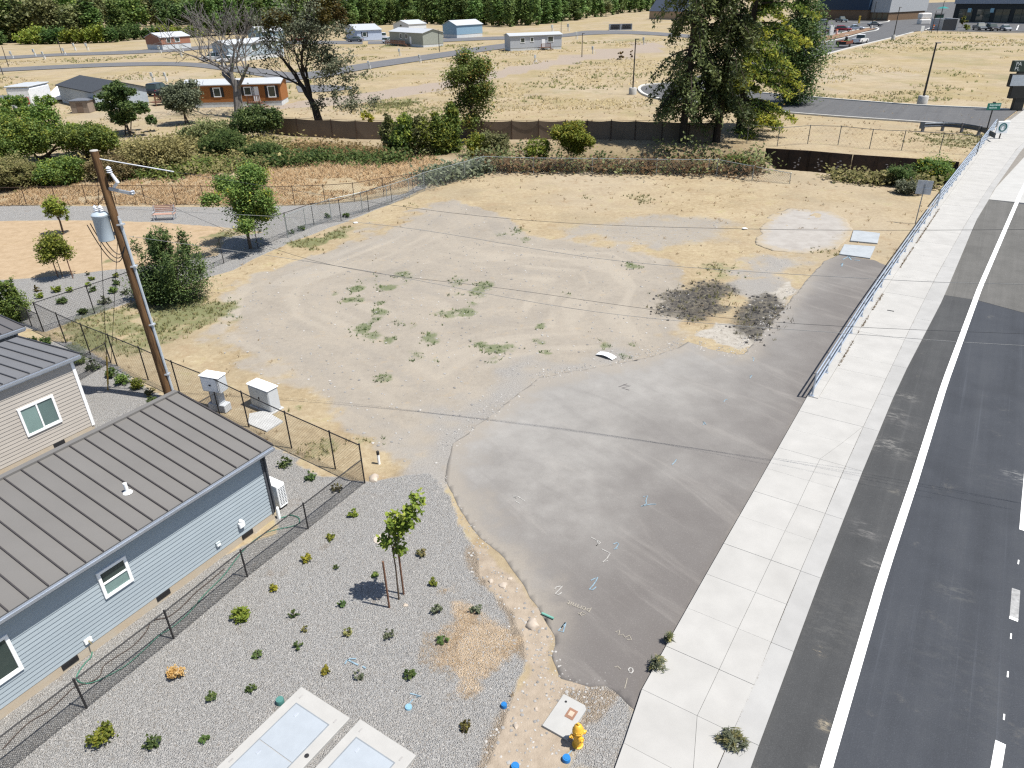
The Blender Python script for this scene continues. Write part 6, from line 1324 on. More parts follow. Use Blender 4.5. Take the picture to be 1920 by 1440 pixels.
# ================================================================== VEGETATION
def leafquads(pos, size, rng, up=.7, elong=1.5, hang=0.0):
    n = len(pos); nrm = rng.normal(size=(n, 3)); nrm[:, 2] = np.abs(nrm[:, 2]) + up; nrm /= np.linalg.norm(nrm, axis=1)[:, None]
    a = rng.normal(size=(n, 3)); a[:, 2] -= hang; a -= nrm * (a * nrm).sum(1)[:, None]; a /= np.linalg.norm(a, axis=1)[:, None] + 1e-9; b_ = np.cross(nrm, a)
    s = np.asarray(size)[:, None] if np.ndim(size) else np.full((n, 1), size)
    s = s * rng.uniform(.7, 1.3, (n, 1))
    V = np.stack([pos - a * s * elong / 2, pos + b_ * s * .5 - a * s * .08, pos + a * s * elong / 2, pos - b_ * s * .5 - a * s * .08], 1).reshape(-1, 3)
    return V, np.arange(4 * n).reshape(n, 4)
def clumps(lobes, n, leaf, rng, per=26, rc=.16, shell=.5, flat=.8):
    """leaf positions gathered in clumps that fill lobes (cx,cy,cz,rx,ry,rz)"""
    lb = np.array(lobes, float); wgt = (lb[:, 3] * lb[:, 4] * lb[:, 5]) ** .67; nc = max(3, int(n / per))
    k = rng.choice(len(lb), nc, p=wgt / wgt.sum()); d = rng.normal(size=(nc, 3)); d /= np.linalg.norm(d, axis=1)[:, None]
    r = rng.uniform(shell ** 3, 1, nc) ** (1 / 3); c = lb[k, :3] + d * lb[k, 3:6] * r[:, None] * rng.uniform(.85, 1.12, (nc, 1))
    rad = lb[k, 3:6].mean(1) * rc * rng.uniform(.6, 1.5, nc); ct = rng.uniform(0, 1, nc)
    idx = np.repeat(np.arange(nc), per); p = c[idx] + rng.normal(size=(len(idx), 3)) * rad[idx][:, None] * np.array([1, 1, flat])
    t = np.clip(.55 * ct[idx] + .45 * rng.uniform(0, 1, len(idx)), 0, 1)
    return p, t, c
bark = mat('bark', (.10, .075, .055), .95, .1, var=.3, vscale=6, bump=.6, bscale=18); bark_d = mat('bark_dark', (.045, .035, .028), .95, .1, var=.3, vscale=6); bark_g = mat('bark_grey', (.135, .125, .118), .9, .1, var=.25, vscale=4)
LM = {
 'dark': leafmat('leaf_dark', (.028, .052, .019), (.078, .125, .038), (.165, .215, .065)),
 'mid': leafmat('leaf_mid', (.046, .084, .020), (.12, .185, .042), (.25, .30, .068)),
 'lime': leafmat('leaf_lime', (.075, .11, .02), (.17, .215, .03), (.30, .31, .05)),
 'yellow': leafmat('leaf_yellow', (.12, .13, .02), (.27, .26, .03), (.42, .36, .05)),
 'olive': leafmat('leaf_olive', (.07, .08, .032), (.155, .17, .066), (.28, .275, .12)),
 'grey': leafmat('leaf_grey', (.06, .07, .046), (.13, .148, .09), (.22, .235, .15)),
 'sage': leafmat('leaf_sage', (.07, .085, .05), (.145, .165, .10), (.25, .26, .17)),
 'pop': leafmat('leaf_poplar', (.055, .10, .030), (.135, .215, .06), (.26, .34, .11)),
 'conif': leafmat('leaf_conifer', (.055, .073, .027), (.155, .18, .066), (.31, .32, .13)),
 'conif2': leafmat('leaf_conifer_dark', (.036, .058, .021), (.10, .135, .047), (.23, .255, .09)),
 'deodar': leafmat('leaf_deodar', (.032, .066, .018), (.12, .185, .034), (.44, .43, .06)),
 'straw': leafmat('leaf_straw', (.30, .23, .13), (.43, .33, .19), (.54, .45, .31), .4, .8, .92), 'gold': leafmat('leaf_gold', (.46, .32, .155), (.60, .45, .25), (.69, .57, .37), .5, .8, .97),
 'goldol': leafmat('leaf_gold_olive', (.10, .085, .035), (.21, .18, .075), (.36, .29, .13)),
 'rust': leafmat('leaf_rust', (.09, .06, .028), (.19, .13, .06), (.31, .22, .11), .3, .8, .4), 'orange': leafmat('leaf_orange', (.35, .18, .06), (.55, .33, .13), (.62, .46, .27), .3, .8, .5),
 'mist': leafmat('leaf_mistletoe', (.035, .030, .008), (.085, .068, .015), (.15, .115, .03)),
 'autumn': leafmat('leaf_autumn', (.05, .07, .02), (.13, .15, .035), (.32, .16, .05)), 'weed': leafmat('leaf_weed', (.035, .07, .02), (.08, .135, .036), (.18, .225, .075), .25, .7, .45),
 'weedy': leafmat('leaf_weed_yellow', (.11, .125, .045), (.24, .235, .09), (.40, .355, .17), .3, .8, .6), 'burgundy': leafmat('leaf_burgundy', (.05, .035, .02), (.12, .10, .03), (.20, .17, .05)),
}
def lobe_set(kind, w, h, rng):
    r = w / 2
    if kind == 'column': return [(rng.normal() * r * .15, rng.normal() * r * .15, h * z, r * k, r * k, h * .16) for z, k in ((.14, .75), (.30, .95), (.48, 1.0), (.64, .8), (.78, .58), (.90, .32))]
    if kind == 'round': return [(0, 0, h * .6, r * .8, r * .8, h * .34)] + [(r * .6 * math.cos(a), r * .6 * math.sin(a), h * rng.uniform(.4, .72), r * .46, r * .46, h * .22) for a in rng.uniform(0, 6.3, 7)]
    if kind == 'tree': return [(0, 0, h * .74, r * .62, r * .62, h * .24)] + [(r * .62 * math.cos(a), r * .62 * math.sin(a), h * rng.uniform(.45, .82), r * .40, r * .40, h * .15) for a in np.arange(8) * .8 + rng.uniform(0, 1)]
    if kind == 'shrub': return [(0, 0, h * .42, r * .8, r * .8, h * .42)] + [(r * .55 * math.cos(a), r * .55 * math.sin(a), h * rng.uniform(.28, .6), r * .45, r * .45, h * .30) for a in rng.uniform(0, 6.3, 6)]
    if kind == 'spiky': return [(r * .2, 0, h * .30, r * .72, r * .72, h * .30), (-r * .45, 0, h * .22, r * .45, r * .5, h * .22)] + [(r * q * math.cos(a) * 1.1, r * q * math.sin(a), h * (.45 + .42 * (1 - q) * u), r * .11, r * .11, h * .20) for a, q, u in zip(rng.uniform(0, 6.3, 16), rng.uniform(.05, .85, 16), rng.uniform(.5, 1.25, 16))]
    if kind == 'loose':
        L_ = [(rng.normal() * r * .12, rng.normal() * r * .12, h * .55, r * .35, r * .35, h * .30)]
        for k in range(18):
            a, q, z = rng.uniform(0, 6.3), rng.uniform(.2, 1.0), rng.uniform(.22, .95); k_ = (1 - .5 * max(0, z - .6) / .4)
            L_.append((r * q * math.cos(a) * k_, r * q * math.sin(a) * k_, h * z, r * rng.uniform(.14, .30), r * rng.uniform(.14, .30), h * rng.uniform(.045, .10)))
        return L_
    if kind == 'sapling': return [(r * a, r * b_, h * z, r * .34, r * .34, h * .075) for a, b_, z in ((-.15, 0, .62), (.25, .2, .70), (.75, -.1, .76), (1.45, .1, .95), (.95, -.2, .90), (.35, 0, .55), (1.2, 0, .84), (.3, 0, .80))]
    return [(0, 0, h * .5, r, r, h * .5)]
pid = [0]
def plant(label, cat, name, px, py, ytop, wpx, kind, lm, dens=1.0, leafk=1.0, trunk=.0, trunk_r=None, group=None, rc=.18, shell=.5, per=26, bk=None, hmul=1.0, stems=5, ext=None, leafabs=None, base=None, elong=1.5, up=.7):
    pid[0] += 1; rng = np.random.default_rng(1000 + pid[0]); p = gt(px, py) if base is None else base; h = hz(p, ytop) * hmul; w = wpx * mpp(p); bk = bk or bark
    t = thing(name, label, cat, p, 0, group)
    leaf = leafabs or max(.045, 2.3 * mpp(p)) * leafk
    lobes = lobe_set(kind, w, h, rng)
    area = PI * (w / 2) ** 2 + w * h * 1.6; n = int(np.clip(dens * 2.6 * area / (leaf * leaf * .75), 90, 26000))
    pos, tint, cc = clumps(lobes, n, leaf, rng, per, rc, shell); pos[:, 2] = np.maximum(pos[:, 2], .02 + .0 * pos[:, 2])
    V, Fs = leafquads(pos, leaf, rng, up, elong); np_mesh('crown', V, Fs, LM[lm], t, tint)
    if ext:
        l2, fr = ext; pos2, ti2, _ = clumps(lobes, int(n * fr), leaf, rng, per, rc, .8); V2, F2 = leafquads(pos2, leaf, rng, up, elong); np_mesh('crown_tips', V2, F2, LM[l2], t, ti2)
    tb = MB(); tr = trunk_r or max(.012, w * .022)
    hv = max(h * .15, trunk * h)
    if trunk > 0: tb.tube([(0, 0, -.1), (rng.normal() * w * .02, rng.normal() * w * .02, hv * .6), (0, 0, hv), (rng.normal() * w * .04, rng.normal() * w * .04, h * .8)], [tr * 1.25, tr, tr * .8, tr * .25], 7)
    for k in rng.choice(len(cc), min(len(cc), stems), replace=False):
        e = Vector(cc[k]); s0 = Vector((0, 0, hv * rng.uniform(.6, 1.1))) if trunk > 0 else Vector((rng.normal() * w * .06, rng.normal() * w * .06, 0))
        md = s0.lerp(e, .5) + Vector((0, 0, h * .05)); tb.tube([s0, md, e], [tr * .6, tr * .4, tr * .12], 5)
    tb.build('trunk' if trunk > 0 else 'stems', bk, t)
    return t
# ---- gravel-bed shrubs, each its own plant
SH = [
 (662, 967, 20, 'lime', 'small bright yellow-green shrub highest in the gravel bed, left of the sapling top'), (621, 1011, 18, 'lime', 'yellow-green shrublet below the topmost bright one, near the low fence'), (576, 1051, 20, 'yellow', 'yellow shrublet in the gravel closest to the bend of the low fence'),
 (630, 1066, 13, 'dark', 'tiny dark shrub left of the stakes, between two yellow ones'), (513, 1106, 19, 'yellow', 'yellow shrublet above the large round shrub near the fence'), (550, 1156, 19, 'dark', 'dark shrublet right of the large round yellow-green shrub'),
 (640, 1136, 19, 'dark', 'dark shrublet left of the lone stake shadow'), (451, 1160, 38, 'lime', 'large round yellow-green shrub in the middle of the gravel bed'), (704, 1080, 16, 'mid', 'small green shrub just left of the left stake'),
 (791, 1040, 21, 'weedy', 'low mixed yellow-green shrub right of the sapling crown'), (811, 1098, 19, 'lime', 'yellow-green shrublet right of the stakes'), (818, 1149, 25, 'sage', 'pale green shrub left of the dry grass patch top'), (892, 1146, 24, 'sage', 'grey-green shrub at the top right of the dry grass patch'),
 (653, 1191, 22, 'weedy', 'yellowing thin shrub above the blue paint mark'), (729, 1194, 23, 'sage', 'pale grey-green shrub below the stakes'), (831, 1206, 22, 'weed', 'tilted green shrub on the left edge of the dry grass patch'), (558, 1214, 21, 'dark', 'dark leggy shrublet in the centre left of the gravel'),
 (481, 1230, 21, 'dark', 'dark shrublet below the large round shrub'), (612, 1260, 19, 'yellow', 'small yellow shrub left of the blue paint mark'), (674, 1270, 22, 'sage', 'rounded pale green shrub touching the blue paint mark'), (766, 1270, 24, 'weed', 'rounded green shrub above the pale blue lid'),
 (333, 1266, 33, 'orange', 'dried orange dead shrub in the gravel bed'), (395, 1310, 24, 'dark', 'upright dark shrub below the dead orange one'), (471, 1297, 24, 'dark', 'dark shrub above the left concrete vault'), (193, 1388, 48, 'lime', 'largest yellow-green shrub by the low fence at the lower left'),
 (287, 1397, 34, 'dark', 'pair-shaped low dark shrub near the bottom edge'), (384, 1388, 20, 'weed', 'small green shrub between the dark pair and the vault'), (872, 1366, 28, 'burgundy', 'reddish green shrub right of the vaults near the bare soil'), (571, 1183, 14, 'weedy', 'faint dry sprig above the leggy dark shrublet'),
 (535, 874, 30, 'dark', 'dark shrub behind the gutter end of the blue cottage'), (582, 899, 25, 'dark', 'dark shrub between the blue cottage and the tall fence'), (632, 919, 24, 'burgundy', 'brownish shrub in the corner where the two black fences meet'),
 (64, 640, 17, 'weed', 'small green shrub above the roof corner of the beige cottage, left of two'), (85, 645, 20, 'weed', 'small green shrub above the roof corner of the beige cottage, right of two'), (149, 681, 26, 'mid', 'green shrub behind the eave tip of the beige cottage'), (176, 693, 27, 'dark', 'dark shrub right of the beige cottage eave'),
 (213, 706, 27, 'weed', 'green shrub at the foot of the guy wire guard'), (233, 720, 28, 'mid', 'leafy green shrub right of the guy wire guard'), (261, 727, 28, 'lime', 'light green shrub left of the utility pole foot'), (283, 740, 22, 'weedy', 'yellowish shrub touching the utility pole foot'), (290, 759, 26, 'weed', 'bright green shrub above the blue cottage ridge'),
 (70, 546, 15, 'burgundy', 'orange-tinged shrublet in the park gravel beside the staked tree'), (75, 559, 16, 'lime', 'lime shrublet right of the round tree at the left edge'), (106, 547, 18, 'lime', 'low green cushion shrub below the staked tree'), (132, 547, 14, 'lime', 'small lime shrublet right of the staked tree shadow'),
 (173, 525, 13, 'lime', 'lime shrublet highest in the park gravel beside the pole wires'), (167, 536, 12, 'lime', 'lime shrublet touching the top rail of the park fence'), (174, 546, 14, 'weed', 'flat green shrublet just behind the park fence rail'), (218, 520, 12, 'lime', 'yellow-green shrublet behind the park fence near the pole'), (219, 534, 14, 'weed', 'grey-green shrublet below it near the pole'),
 (213, 549, 19, 'mid', 'round dark green shrub behind the fence left of the pole'), (117, 569, 20, 'weed', 'spreading green shrub behind the first fence bay'), (165, 516, 10, 'sage', 'tiny grey shrublet at the lawn edge'), (197, 569, 26, 'sage', 'wispy pale shrub between the fence and the guy wires'), (156, 588, 20, 'weed', 'bushy weed growing through the park fence'), (236, 552, 20, 'sage', 'wispy grey shrub left of the utility pole shaft'),
 (615, 408, 14, 'weed', 'thin green shrub behind the fence near the yellow-green tree, left of two'), (650, 407, 14, 'mid', 'thin green shrub behind the fence near the yellow-green tree, right of two'), (565, 432, 14, 'weed', 'small weed at the foot of the park fence'), (546, 438, 12, 'weed', 'green shrublet right of the bushy tree by the fence'),
]
for (px, py, s_, lm, lab) in SH:
    q = g(px, py); w = s_ * mpp(q); hh = w * random.uniform(.62, .85); yt = proj((q.x, q.y, hh))[1]
    plant(lab, 'shrub', 'gravel_shrub', px, py, yt, s_, 'spiky' if lm in ('dark', 'sage', 'burgundy') else 'shrub', lm, dens=.55 if lm in ('dark', 'sage', 'burgundy', 'weedy') else .9, leafabs=max(.045, 2.1 * mpp(q)), per=12, rc=.20, group='shrubs planted in gravel', stems=5)
# weeds in the sidewalk joint
for px, py, s_, lab in ((1371, 1392, 56, 'large green weed tuft growing from the curb joint'), (1233, 1248, 34, 'feathery weed at the asphalt edge of the sidewalk'), (1253, 1199, 14, 'smallest weed at the sidewalk edge')):
    q = g(px, py); plant(lab, 'weed', 'weed_tuft', px, py, proj((q.x, q.y, .26))[1], s_, 'spiky', 'sage', dens=.16, leafabs=.03, per=9, elong=6.5, ext=('weedy', .5), rc=.3, group='weeds along the sidewalk', base=g(px, py, .1))
# ---- staked saplings
def staked(px, py, ytop, wpx, stakes, label, lm, dens, leafk=1.0, hmul=1.0, kind='sapling', trunk=.55):
    t = plant(label, 'tree', 'sapling', px, py, ytop, wpx, kind, lm, dens, leafk, trunk, trunk_r=.022, rc=.30, per=9, group='staked saplings', stems=9, shell=.2)
    base = Vector(t.location)
    for (sx, sy, yt) in stakes:
        q = g(sx, sy); h = hz(q, yt); o = thing('tree_stake', 'wooden stake holding the sapling: ' + label[:0] + ('front' if sy == max(s[1] for s in stakes) else 'side') + ' stake of the ' + label.split(' with ')[0].split(' in ')[0], 'stake', q, 0, 'wooden tree stakes')
        MB().tube([(0, 0, -.1), (0, 0, h)], .032, 6).build('shaft', mat('stake_wood', (.16, .085, .055), .85, .2, var=.2), o)
    return t
staked(748, 1124, 935, 74, [(730, 1139, 1053), (757, 1114, 1029)], 'slender bright green sapling in the gravel bed', 'lime', .30, 1.9)
staked(118, 520, 434, 58, [(109, 520, 470), (137, 522, 482)], 'small yellow-green tree with stakes at the lawn edge', 'lime', .9, 1.1, kind='tree')
plant('small bright tree standing on the brown lawn above the staked one', 'tree', 'young_tree', 119, 439, 366, 42, 'tree', 'lime', 1.0, 1.0, .55, .06, rc=.2, stems=7)
# ---- larger garden trees and bushes
plant('round-topped green multi-stem tree at the left edge above the dark cottage', 'tree', 'crape_myrtle', 30, 600, 512, 62, 'spiky', 'mid', 1.3, .9, .28, .07, stems=9)
plant('bushy dark green tree with yellow tips by the silver fence corner', 'tree', 'ailanthus_tree', 470, 466, 318, 140, 'loose', 'mid', 1.5, 1.15, .3, .10, ext=('yellow', .04), rc=.34, stems=10)
plant('large spiky dark green bush behind the utility pole', 'bush', 'elm_bush', 325, 562, 415, 150, 'spiky', 'dark', 1.9, 1.0, rc=.2, stems=14)
plant('low dark bush at the foot of the big spiky bush', 'bush', 'elm_bush', 300, 566, 508, 75, 'shrub', 'dark', 1.4, 1.0)
plant('tall loose tree with orange seed clusters at the centre far bank', 'tree', 'heaven_tree', 886, 264, 90, 122, 'loose', 'mid', .55, 1.2, .38, .11, rc=.42, ext=('autumn', .5), stems=18, per=18)
for px, py, yt, w, lab in ((735, 285, 225, 34, 'leftmost'), (762, 290, 222, 44, 'second'), (792, 290, 224, 44, 'middle'), (822, 288, 222, 42, 'fourth'), (846, 284, 205, 44, 'rightmost')):
    plant(f'{lab} of the upright green willow bushes before the windscreen fence', 'bush', 'willow_bush', px, py, yt - 8, w * .86, 'column', 'olive' if lab in ('middle', 'leftmost') else 'mid', 1.5, 1.1, rc=.30, group='upright willow bushes', ext=('lime', .28), elong=2.6, up=.3)
plant('small yellow bush at the foot of the loose tree', 'bush', 'broom_bush', 893, 292, 246, 50, 'shrub', 'lime', 1.2, 1.1, ext=('yellow', .3)); plant('olive bush right of the small yellow bush', 'bush', 'willow_bush', 930, 292, 240, 60, 'shrub', 'olive', 1.1, 1.1)
plant('large bright lime bush before the windscreen fence', 'bush', 'lime_bush', 1066, 304, 230, 80, 'loose', 'lime', 2.2, 1.1, ext=('yellow', .3), rc=.4); plant('smaller lime bush left of the large bright one', 'bush', 'lime_bush', 1008, 303, 252, 50, 'shrub', 'lime', .9, 1.1)
plant('yellow shrub behind the fabric fence near the oak', 'bush', 'broom_bush', 690, 231, 207, 26, 'shrub', 'yellow', 1.0, 1.1)
plant('leafy green bush left of the sheet-pile wall', 'bush', 'bramble_bush', 1382, 322, 288, 62, 'shrub', 'mid', 1.3, 1.1); plant('green bush against the sidewalk railing at the creek', 'bush', 'bramble_bush', 1748, 338, 290, 70, 'shrub', 'mid', 1.4, 1.0, ext=('yellow', .15)); plant('green bush left of the road sign by the creek', 'bush', 'bramble_bush', 1682, 345, 306, 60, 'shrub', 'weed', 1.2, 1.0); plant('grey-green weeds below the road sign', 'bush', 'bramble_bush', 1702, 362, 336, 55, 'shrub', 'sage', 1.0, 1.0)
# left-hand thicket
for i, (px, py, yt, w, k, lm, lab) in enumerate((
 (95, 300, 176, 175, 'loose', 'mid', 'big dark green spreading tree left of the dark-roofed house'), (30, 325, 215, 130, 'round', 'mid', 'wide green bush at the left edge of the thicket'), (170, 300, 230, 110, 'round', 'mid', 'green bush between the big spreading tree and the house'),
 (250, 252, 150, 112, 'loose', 'dark', 'dark green tree in front of the dark-roofed house'), (352, 232, 148, 70, 'round', 'grey', 'grey-green tree left of the bare tree'), (395, 268, 222, 110, 'shrub', 'olive', 'olive bush below the grey-green tree'), (485, 262, 198, 95, 'round', 'dark', 'dark bush right of the bare tree foot'),
 (430, 290, 240, 100, 'shrub', 'weed', 'lighter green bush below the bare tree'), (20, 352, 285, 110, 'shrub', 'weedy', 'yellowish bush by the brown fence at far left'), (120, 345, 290, 90, 'shrub', 'mid', 'green bush left of the utility pole top'), (215, 335, 290, 90, 'shrub', 'goldol', 'golden olive bush behind the pole crossarm'),
 (300, 320, 250, 120, 'shrub', 'goldol', 'wide golden olive bush in the middle of the thicket'), (500, 300, 262, 80, 'shrub', 'weed', 'yellow-green bush at the right end of the thicket'), (-10, 255, 190, 90, 'round', 'mid', 'green crown cut by the left edge beside the caravan'))):
    plant(lab, 'tree' if k == 'tree' else 'bush', 'thicket_tree' if k == 'tree' else 'thicket_bush', px, py, yt, w, k, lm, 1.6, 1.1, .25 if k == 'tree' else 0, rc=.15, per=34, shell=.6, up=.4, ext=(('lime', .22) if lm == 'mid' else None), group='thicket by the creek')
plant('dry brown bush on the rise by the slate-roofed house', 'bush', 'dry_bush', 1252, 32, 12, 16, 'shrub', 'rust', 1, 1); plant('burnt-looking dry shrub beside the lamp post', 'bush', 'dry_bush', 1163, 112, 94, 14, 'spiky', 'rust', 1, 1); plant('small dark dry shrub right of the burnt one', 'bush', 'dry_bush', 1185, 108, 92, 10, 'spiky', 'rust', .6, 1)
plant('yellow-green shrub before the cafe bin store', 'bush', 'cafe_shrub', 1812, 57, 43, 14, 'shrub', 'lime', 1.2, 1); plant('small green tree on the cafe lawn', 'tree', 'cafe_tree', 1803, 52, 28, 14, 'tree', 'autumn', 1, 1, .4)
# ---- branching trees: bare tree and oak
def branching(p, h, seed, spread, levels, r0, lean=(0, 0), split=(2, 3), first=.28, gnarl=.25, ratio=(.58, .8), lift=.25):
    rng = random.Random(seed); mb = MB(); tips = []
    def grow(p0, d, ln, r, lv):
        n = 4; pts = [p0]; q = p0.copy(); dd = d.copy()
        for k in range(n):
            dd = (dd + Vector((rng.gauss(0, gnarl), rng.gauss(0, gnarl), rng.gauss(0, gnarl * .6) + lift * .1))).normalized(); q = q + dd * ln / n; pts.append(q.copy())
        rs = [max(.026, r * (1 - .42 * k / n)) for k in range(n + 1)]; mb.tube(pts, rs, 7 if r > .1 else (5 if r > .03 else 3), cap=False)
        if lv <= 0: tips.append((q.copy(), dd)); return
        for k in range(rng.randint(*split) + (1 if lv > 2 else 0)):
            a = rng.uniform(0, 6.28); s_ = spread * rng.uniform(.5, 1.25); ax = dd.orthogonal().normalized(); ax.rotate(Matrix.Rotation(a, 3, dd)); nd = (dd + ax * s_ + Vector((0, 0, lift))).normalized()
            st_ = pts[rng.choice([2, 3, 4, 4])] if lv < levels else pts[rng.choice([3, 4, 4])]
            grow(st_.copy(), nd, ln * rng.uniform(*ratio), rs[-1] * rng.uniform(.6, .9), lv - 1)
        if lv < levels and rng.random() < .6: tips.append((q.copy(), dd))
    grow(Vector((0, 0, -.2)), Vector((lean[0], lean[1], 1)).normalized(), h * first, r0, levels)
    return mb, tips
p = gt(447, 222); t = thing('bare_tree', 'large bare grey dead tree with branching limbs at the upper left', 'tree', p)
mb, tips = branching(p, 15.0, 21, .85, 5, .60, (.0, 0), (2, 3), .33, .17, (.70, .90), .20); mb.build('trunk', bark_g, t, smooth=True); t.scale = (1.3, 1.2, 1.06)
p = gt(605, 248); t = thing('oak_tree', 'tall half-dead oak with mistletoe balls left of centre', 'tree', p)
mb, tips = branching(p, 14.0, 12, .58, 5, .62, (.0, .0), (2, 3), .30, .12, (.70, .90), .36); mb.build('trunk', bark_d, t, smooth=True)
rng = np.random.default_rng(5); tp_ = np.array([tuple(q) for q, d in tips]); lf = .20
idx = rng.choice(len(tp_), min(len(tp_), 480), replace=False); pos = np.repeat(tp_[idx], 13, 0) + rng.normal(size=(len(idx) * 13, 3)) * .42; V, Fs = leafquads(pos, lf, rng); np_mesh('crown', V, Fs, LM['grey'], t, np.clip(np.repeat(rng.uniform(0, 1, len(idx)), 13) * .6 + .4 * rng.uniform(0, 1, len(pos)), 0, 1))
hi_ = tp_[tp_[:, 2] > np.percentile(tp_[:, 2], 55)]
for k, q in enumerate(hi_[rng.choice(len(hi_), 17, replace=False)]):
    pos, ti, _ = clumps([(q[0], q[1], q[2], .8, .8, .75)], 330, lf, rng, 22, .3, .3); V, Fs = leafquads(pos, lf * 1.0, rng); np_mesh('mistletoe_ball', V, Fs, LM['mist'], t, ti, 'stuff')
pos, ti, _ = clumps([(rng.normal() * 1.6 + .8 + 2.6 * rng.uniform(-.4, 1), rng.normal() * 1.4, rng.uniform(3.0, 12), rng.uniform(.5, 1.1), rng.uniform(.5, 1.1), rng.uniform(.4, .8)) for _ in range(46)], 6500, lf, rng, 20, .5, .2)
V, Fs = leafquads(pos, lf, rng); np_mesh('lower_crown', V, Fs, LM['grey'], t, ti)
# ---- conifers
def conifer(label, px, py, h, R, lm, seed, z0=.16, droop=.35, dens=1.0, dark_core=None, tiers=26, per_tier=6, leafk=1.0, tipw=0.0, gap=.15, az=None, name='conifer', elong=2.6, sweep=.55, lean=(0, 0)):
    rng = np.random.default_rng(seed); p = gt(px, py); t = thing(name, label, 'tree', p, 0, 'conifers on the creek bank'); tb = MB(); LX = lambda z: Vector((lean[0] * z, lean[1] * z, z))
    tb.tube([LX(-.2), LX(h * .35), LX(h * .7), LX(h)], [.42, .34, .2, .03], 9); leaf = 2.6 * mpp(p) * leafk; P_, T_2 = [], []
    for k in range(tiers):
        f = (k + rng.uniform(-.3, .3)) / tiers; z = h * (z0 + (1 - z0) * f); ztier = z
        for j in range(per_tier):
            if rng.random() < gap: continue
            z = ztier + rng.normal() * h * .018
            a = rng.uniform(0, 2 * PI) if az is None else rng.uniform(*az)
            L = R * (1 - max(0, f)) ** .62 * rng.uniform(.45, 1.18) * (.72 + .28 * min(1, f / .18)) + .25; n = max(4, int(L / .35)); bp = []
            for i in range(n + 1):
                u = i / n; bp.append(LX(z) + Vector((math.cos(a) * L * u, math.sin(a) * L * u, L * (.22 * u - droop * u * u * 1.5))))
            tb.tube(bp, [R * .018 * (1 - .8 * i / n) + .01 for i in range(n + 1)], 4, cap=False)
            m_ = int(dens * L * 26); u = rng.uniform(.22, 1.05, m_) ** .8; ii = np.clip((u * n).astype(int), 0, n); b_ = np.array([tuple(q) for q in bp])[ii]
            side = np.array([-math.sin(a), math.cos(a), 0]); wdt = sweep * (1.1 - .75 * u) * (.35 + .25 * L)
            pos = b_ + side[None] * (rng.normal(size=m_) * wdt)[:, None] + rng.normal(size=(m_, 3)) * .13; pos[:, 2] -= np.abs(rng.normal(size=m_)) * droop * .8
            P_.append(pos); T_2.append(np.clip(rng.uniform(0, 1) * .35 + rng.uniform(0, .4, m_) + tipw * (u - .5), 0, 1))
    P_ = np.concatenate(P_); T_2 = np.concatenate(T_2); V, Fs = leafquads(P_, leaf, rng, .25, elong, droop * 1.5); np_mesh('crown', V, Fs, LM[lm], t, T_2); tb.build('trunk', bark_d, t); return t
conifer('ragged drooping conifer, left trunk of the big group by the creek', 1279, 268, 28, 4.9, 'conif', 3, z0=.14, droop=.55, dens=2.1, tiers=34, per_tier=6, gap=.22, elong=2.0, lean=(.012, 0), leafk=1.15)
conifer('taller dark conifer, middle trunk of the big group by the creek', 1343, 266, 30, 4.1, 'conif2', 4, z0=.11, droop=.5, dens=1.9, tiers=36, per_tier=6, gap=.25, lean=(.02, 0), leafk=1.15)
conifer('yellow-tipped cedar with flat tiers at the right of the conifer group', 1385, 250, 27, 7.8, 'deodar', 8, z0=.06, droop=.26, dens=2.4, tiers=23, per_tier=6, gap=.26, tipw=.8, az=(-2.2, 1.6), name='cedar', sweep=.6, leafk=1.05)
plant('dark broadleaf tree right of the conifers above the back street', 'tree', 'broadleaf_tree', 1486, 196, -25, 92, 'column', 'dark', 1.3, 1.15, .3, .25, rc=.2, ext=('autumn', .04))
# ---- forest edge
def forest_proto(kind, lm, h, w, n, leaf, seed, trunk=.15):
    rng = np.random.default_rng(seed); t = thing('forest_tree', '', 'tree', (0, -500, -60)); lobes = lobe_set(kind, w, h, rng); pos, ti, cc = clumps(lobes, n, leaf, rng, 18, .22, .55)
    V, Fs = leafquads(pos, leaf, rng, .8, 1.5); np_mesh('crown', V, Fs, LM[lm], t, ti); MB().tube([(0, 0, -.3), (0, 0, h * .5), (0, 0, h * .85)], [h * .018, h * .012, h * .004], 6).build('trunk', bark, t); return t
FP = {'poplar': [forest_proto('column', 'pop', 20, 5.8, 2600, .66, s) for s in (1, 2, 3)], 'round': [forest_proto('round', l, 15, 12, 3000, .75, s) for s, l in ((4, 'mid'), (5, 'dark'), (6, 'olive'))], 'bush': [forest_proto('shrub', l, 6, 9, 1200, .62, s) for s, l in ((7, 'lime'), (8, 'weed'))]}
FLAB = {'poplar': ('slim poplar in the row along the forest edge', 'poplars along the forest edge'), 'round': ('broad leafy tree at the edge of the far wood, upper left', 'broad trees of the far wood'), 'bush': ('light green bush at the foot of the far wood, upper left', 'bushes at the foot of the wood')}
used = set()
def forest(kind, p, s_, hs_):
    o = random.choice(FP[kind]); nm = FLAB[kind]
    if o.name not in used:
        used.add(o.name); o.location = p; o.rotation_euler = (0, 0, random.uniform(0, 6.3)); o.scale = (s_, s_, hs_); o['label'] = nm[0]; o['group'] = nm[1]; r = o
    else: r = dup(o, p, random.uniform(0, 6.3), nm[0], nm[1], (s_, s_, hs_))
    r.name = {'poplar': 'poplar_tree', 'round': 'broad_tree', 'bush': 'wood_bush'}[kind]
EDGE = [(-60, 88), (0, 84), (100, 82), (200, 80), (260, 74), (330, 72), (400, 68), (500, 64), (600, 55), (680, 50), (760, 45), (860, 48), (960, 50), (1010, 47), (1100, 36), (1150, 29), (1215, 20)]
ex, ey = [e[0] for e in EDGE], [e[1] for e in EDGE]
x = -55
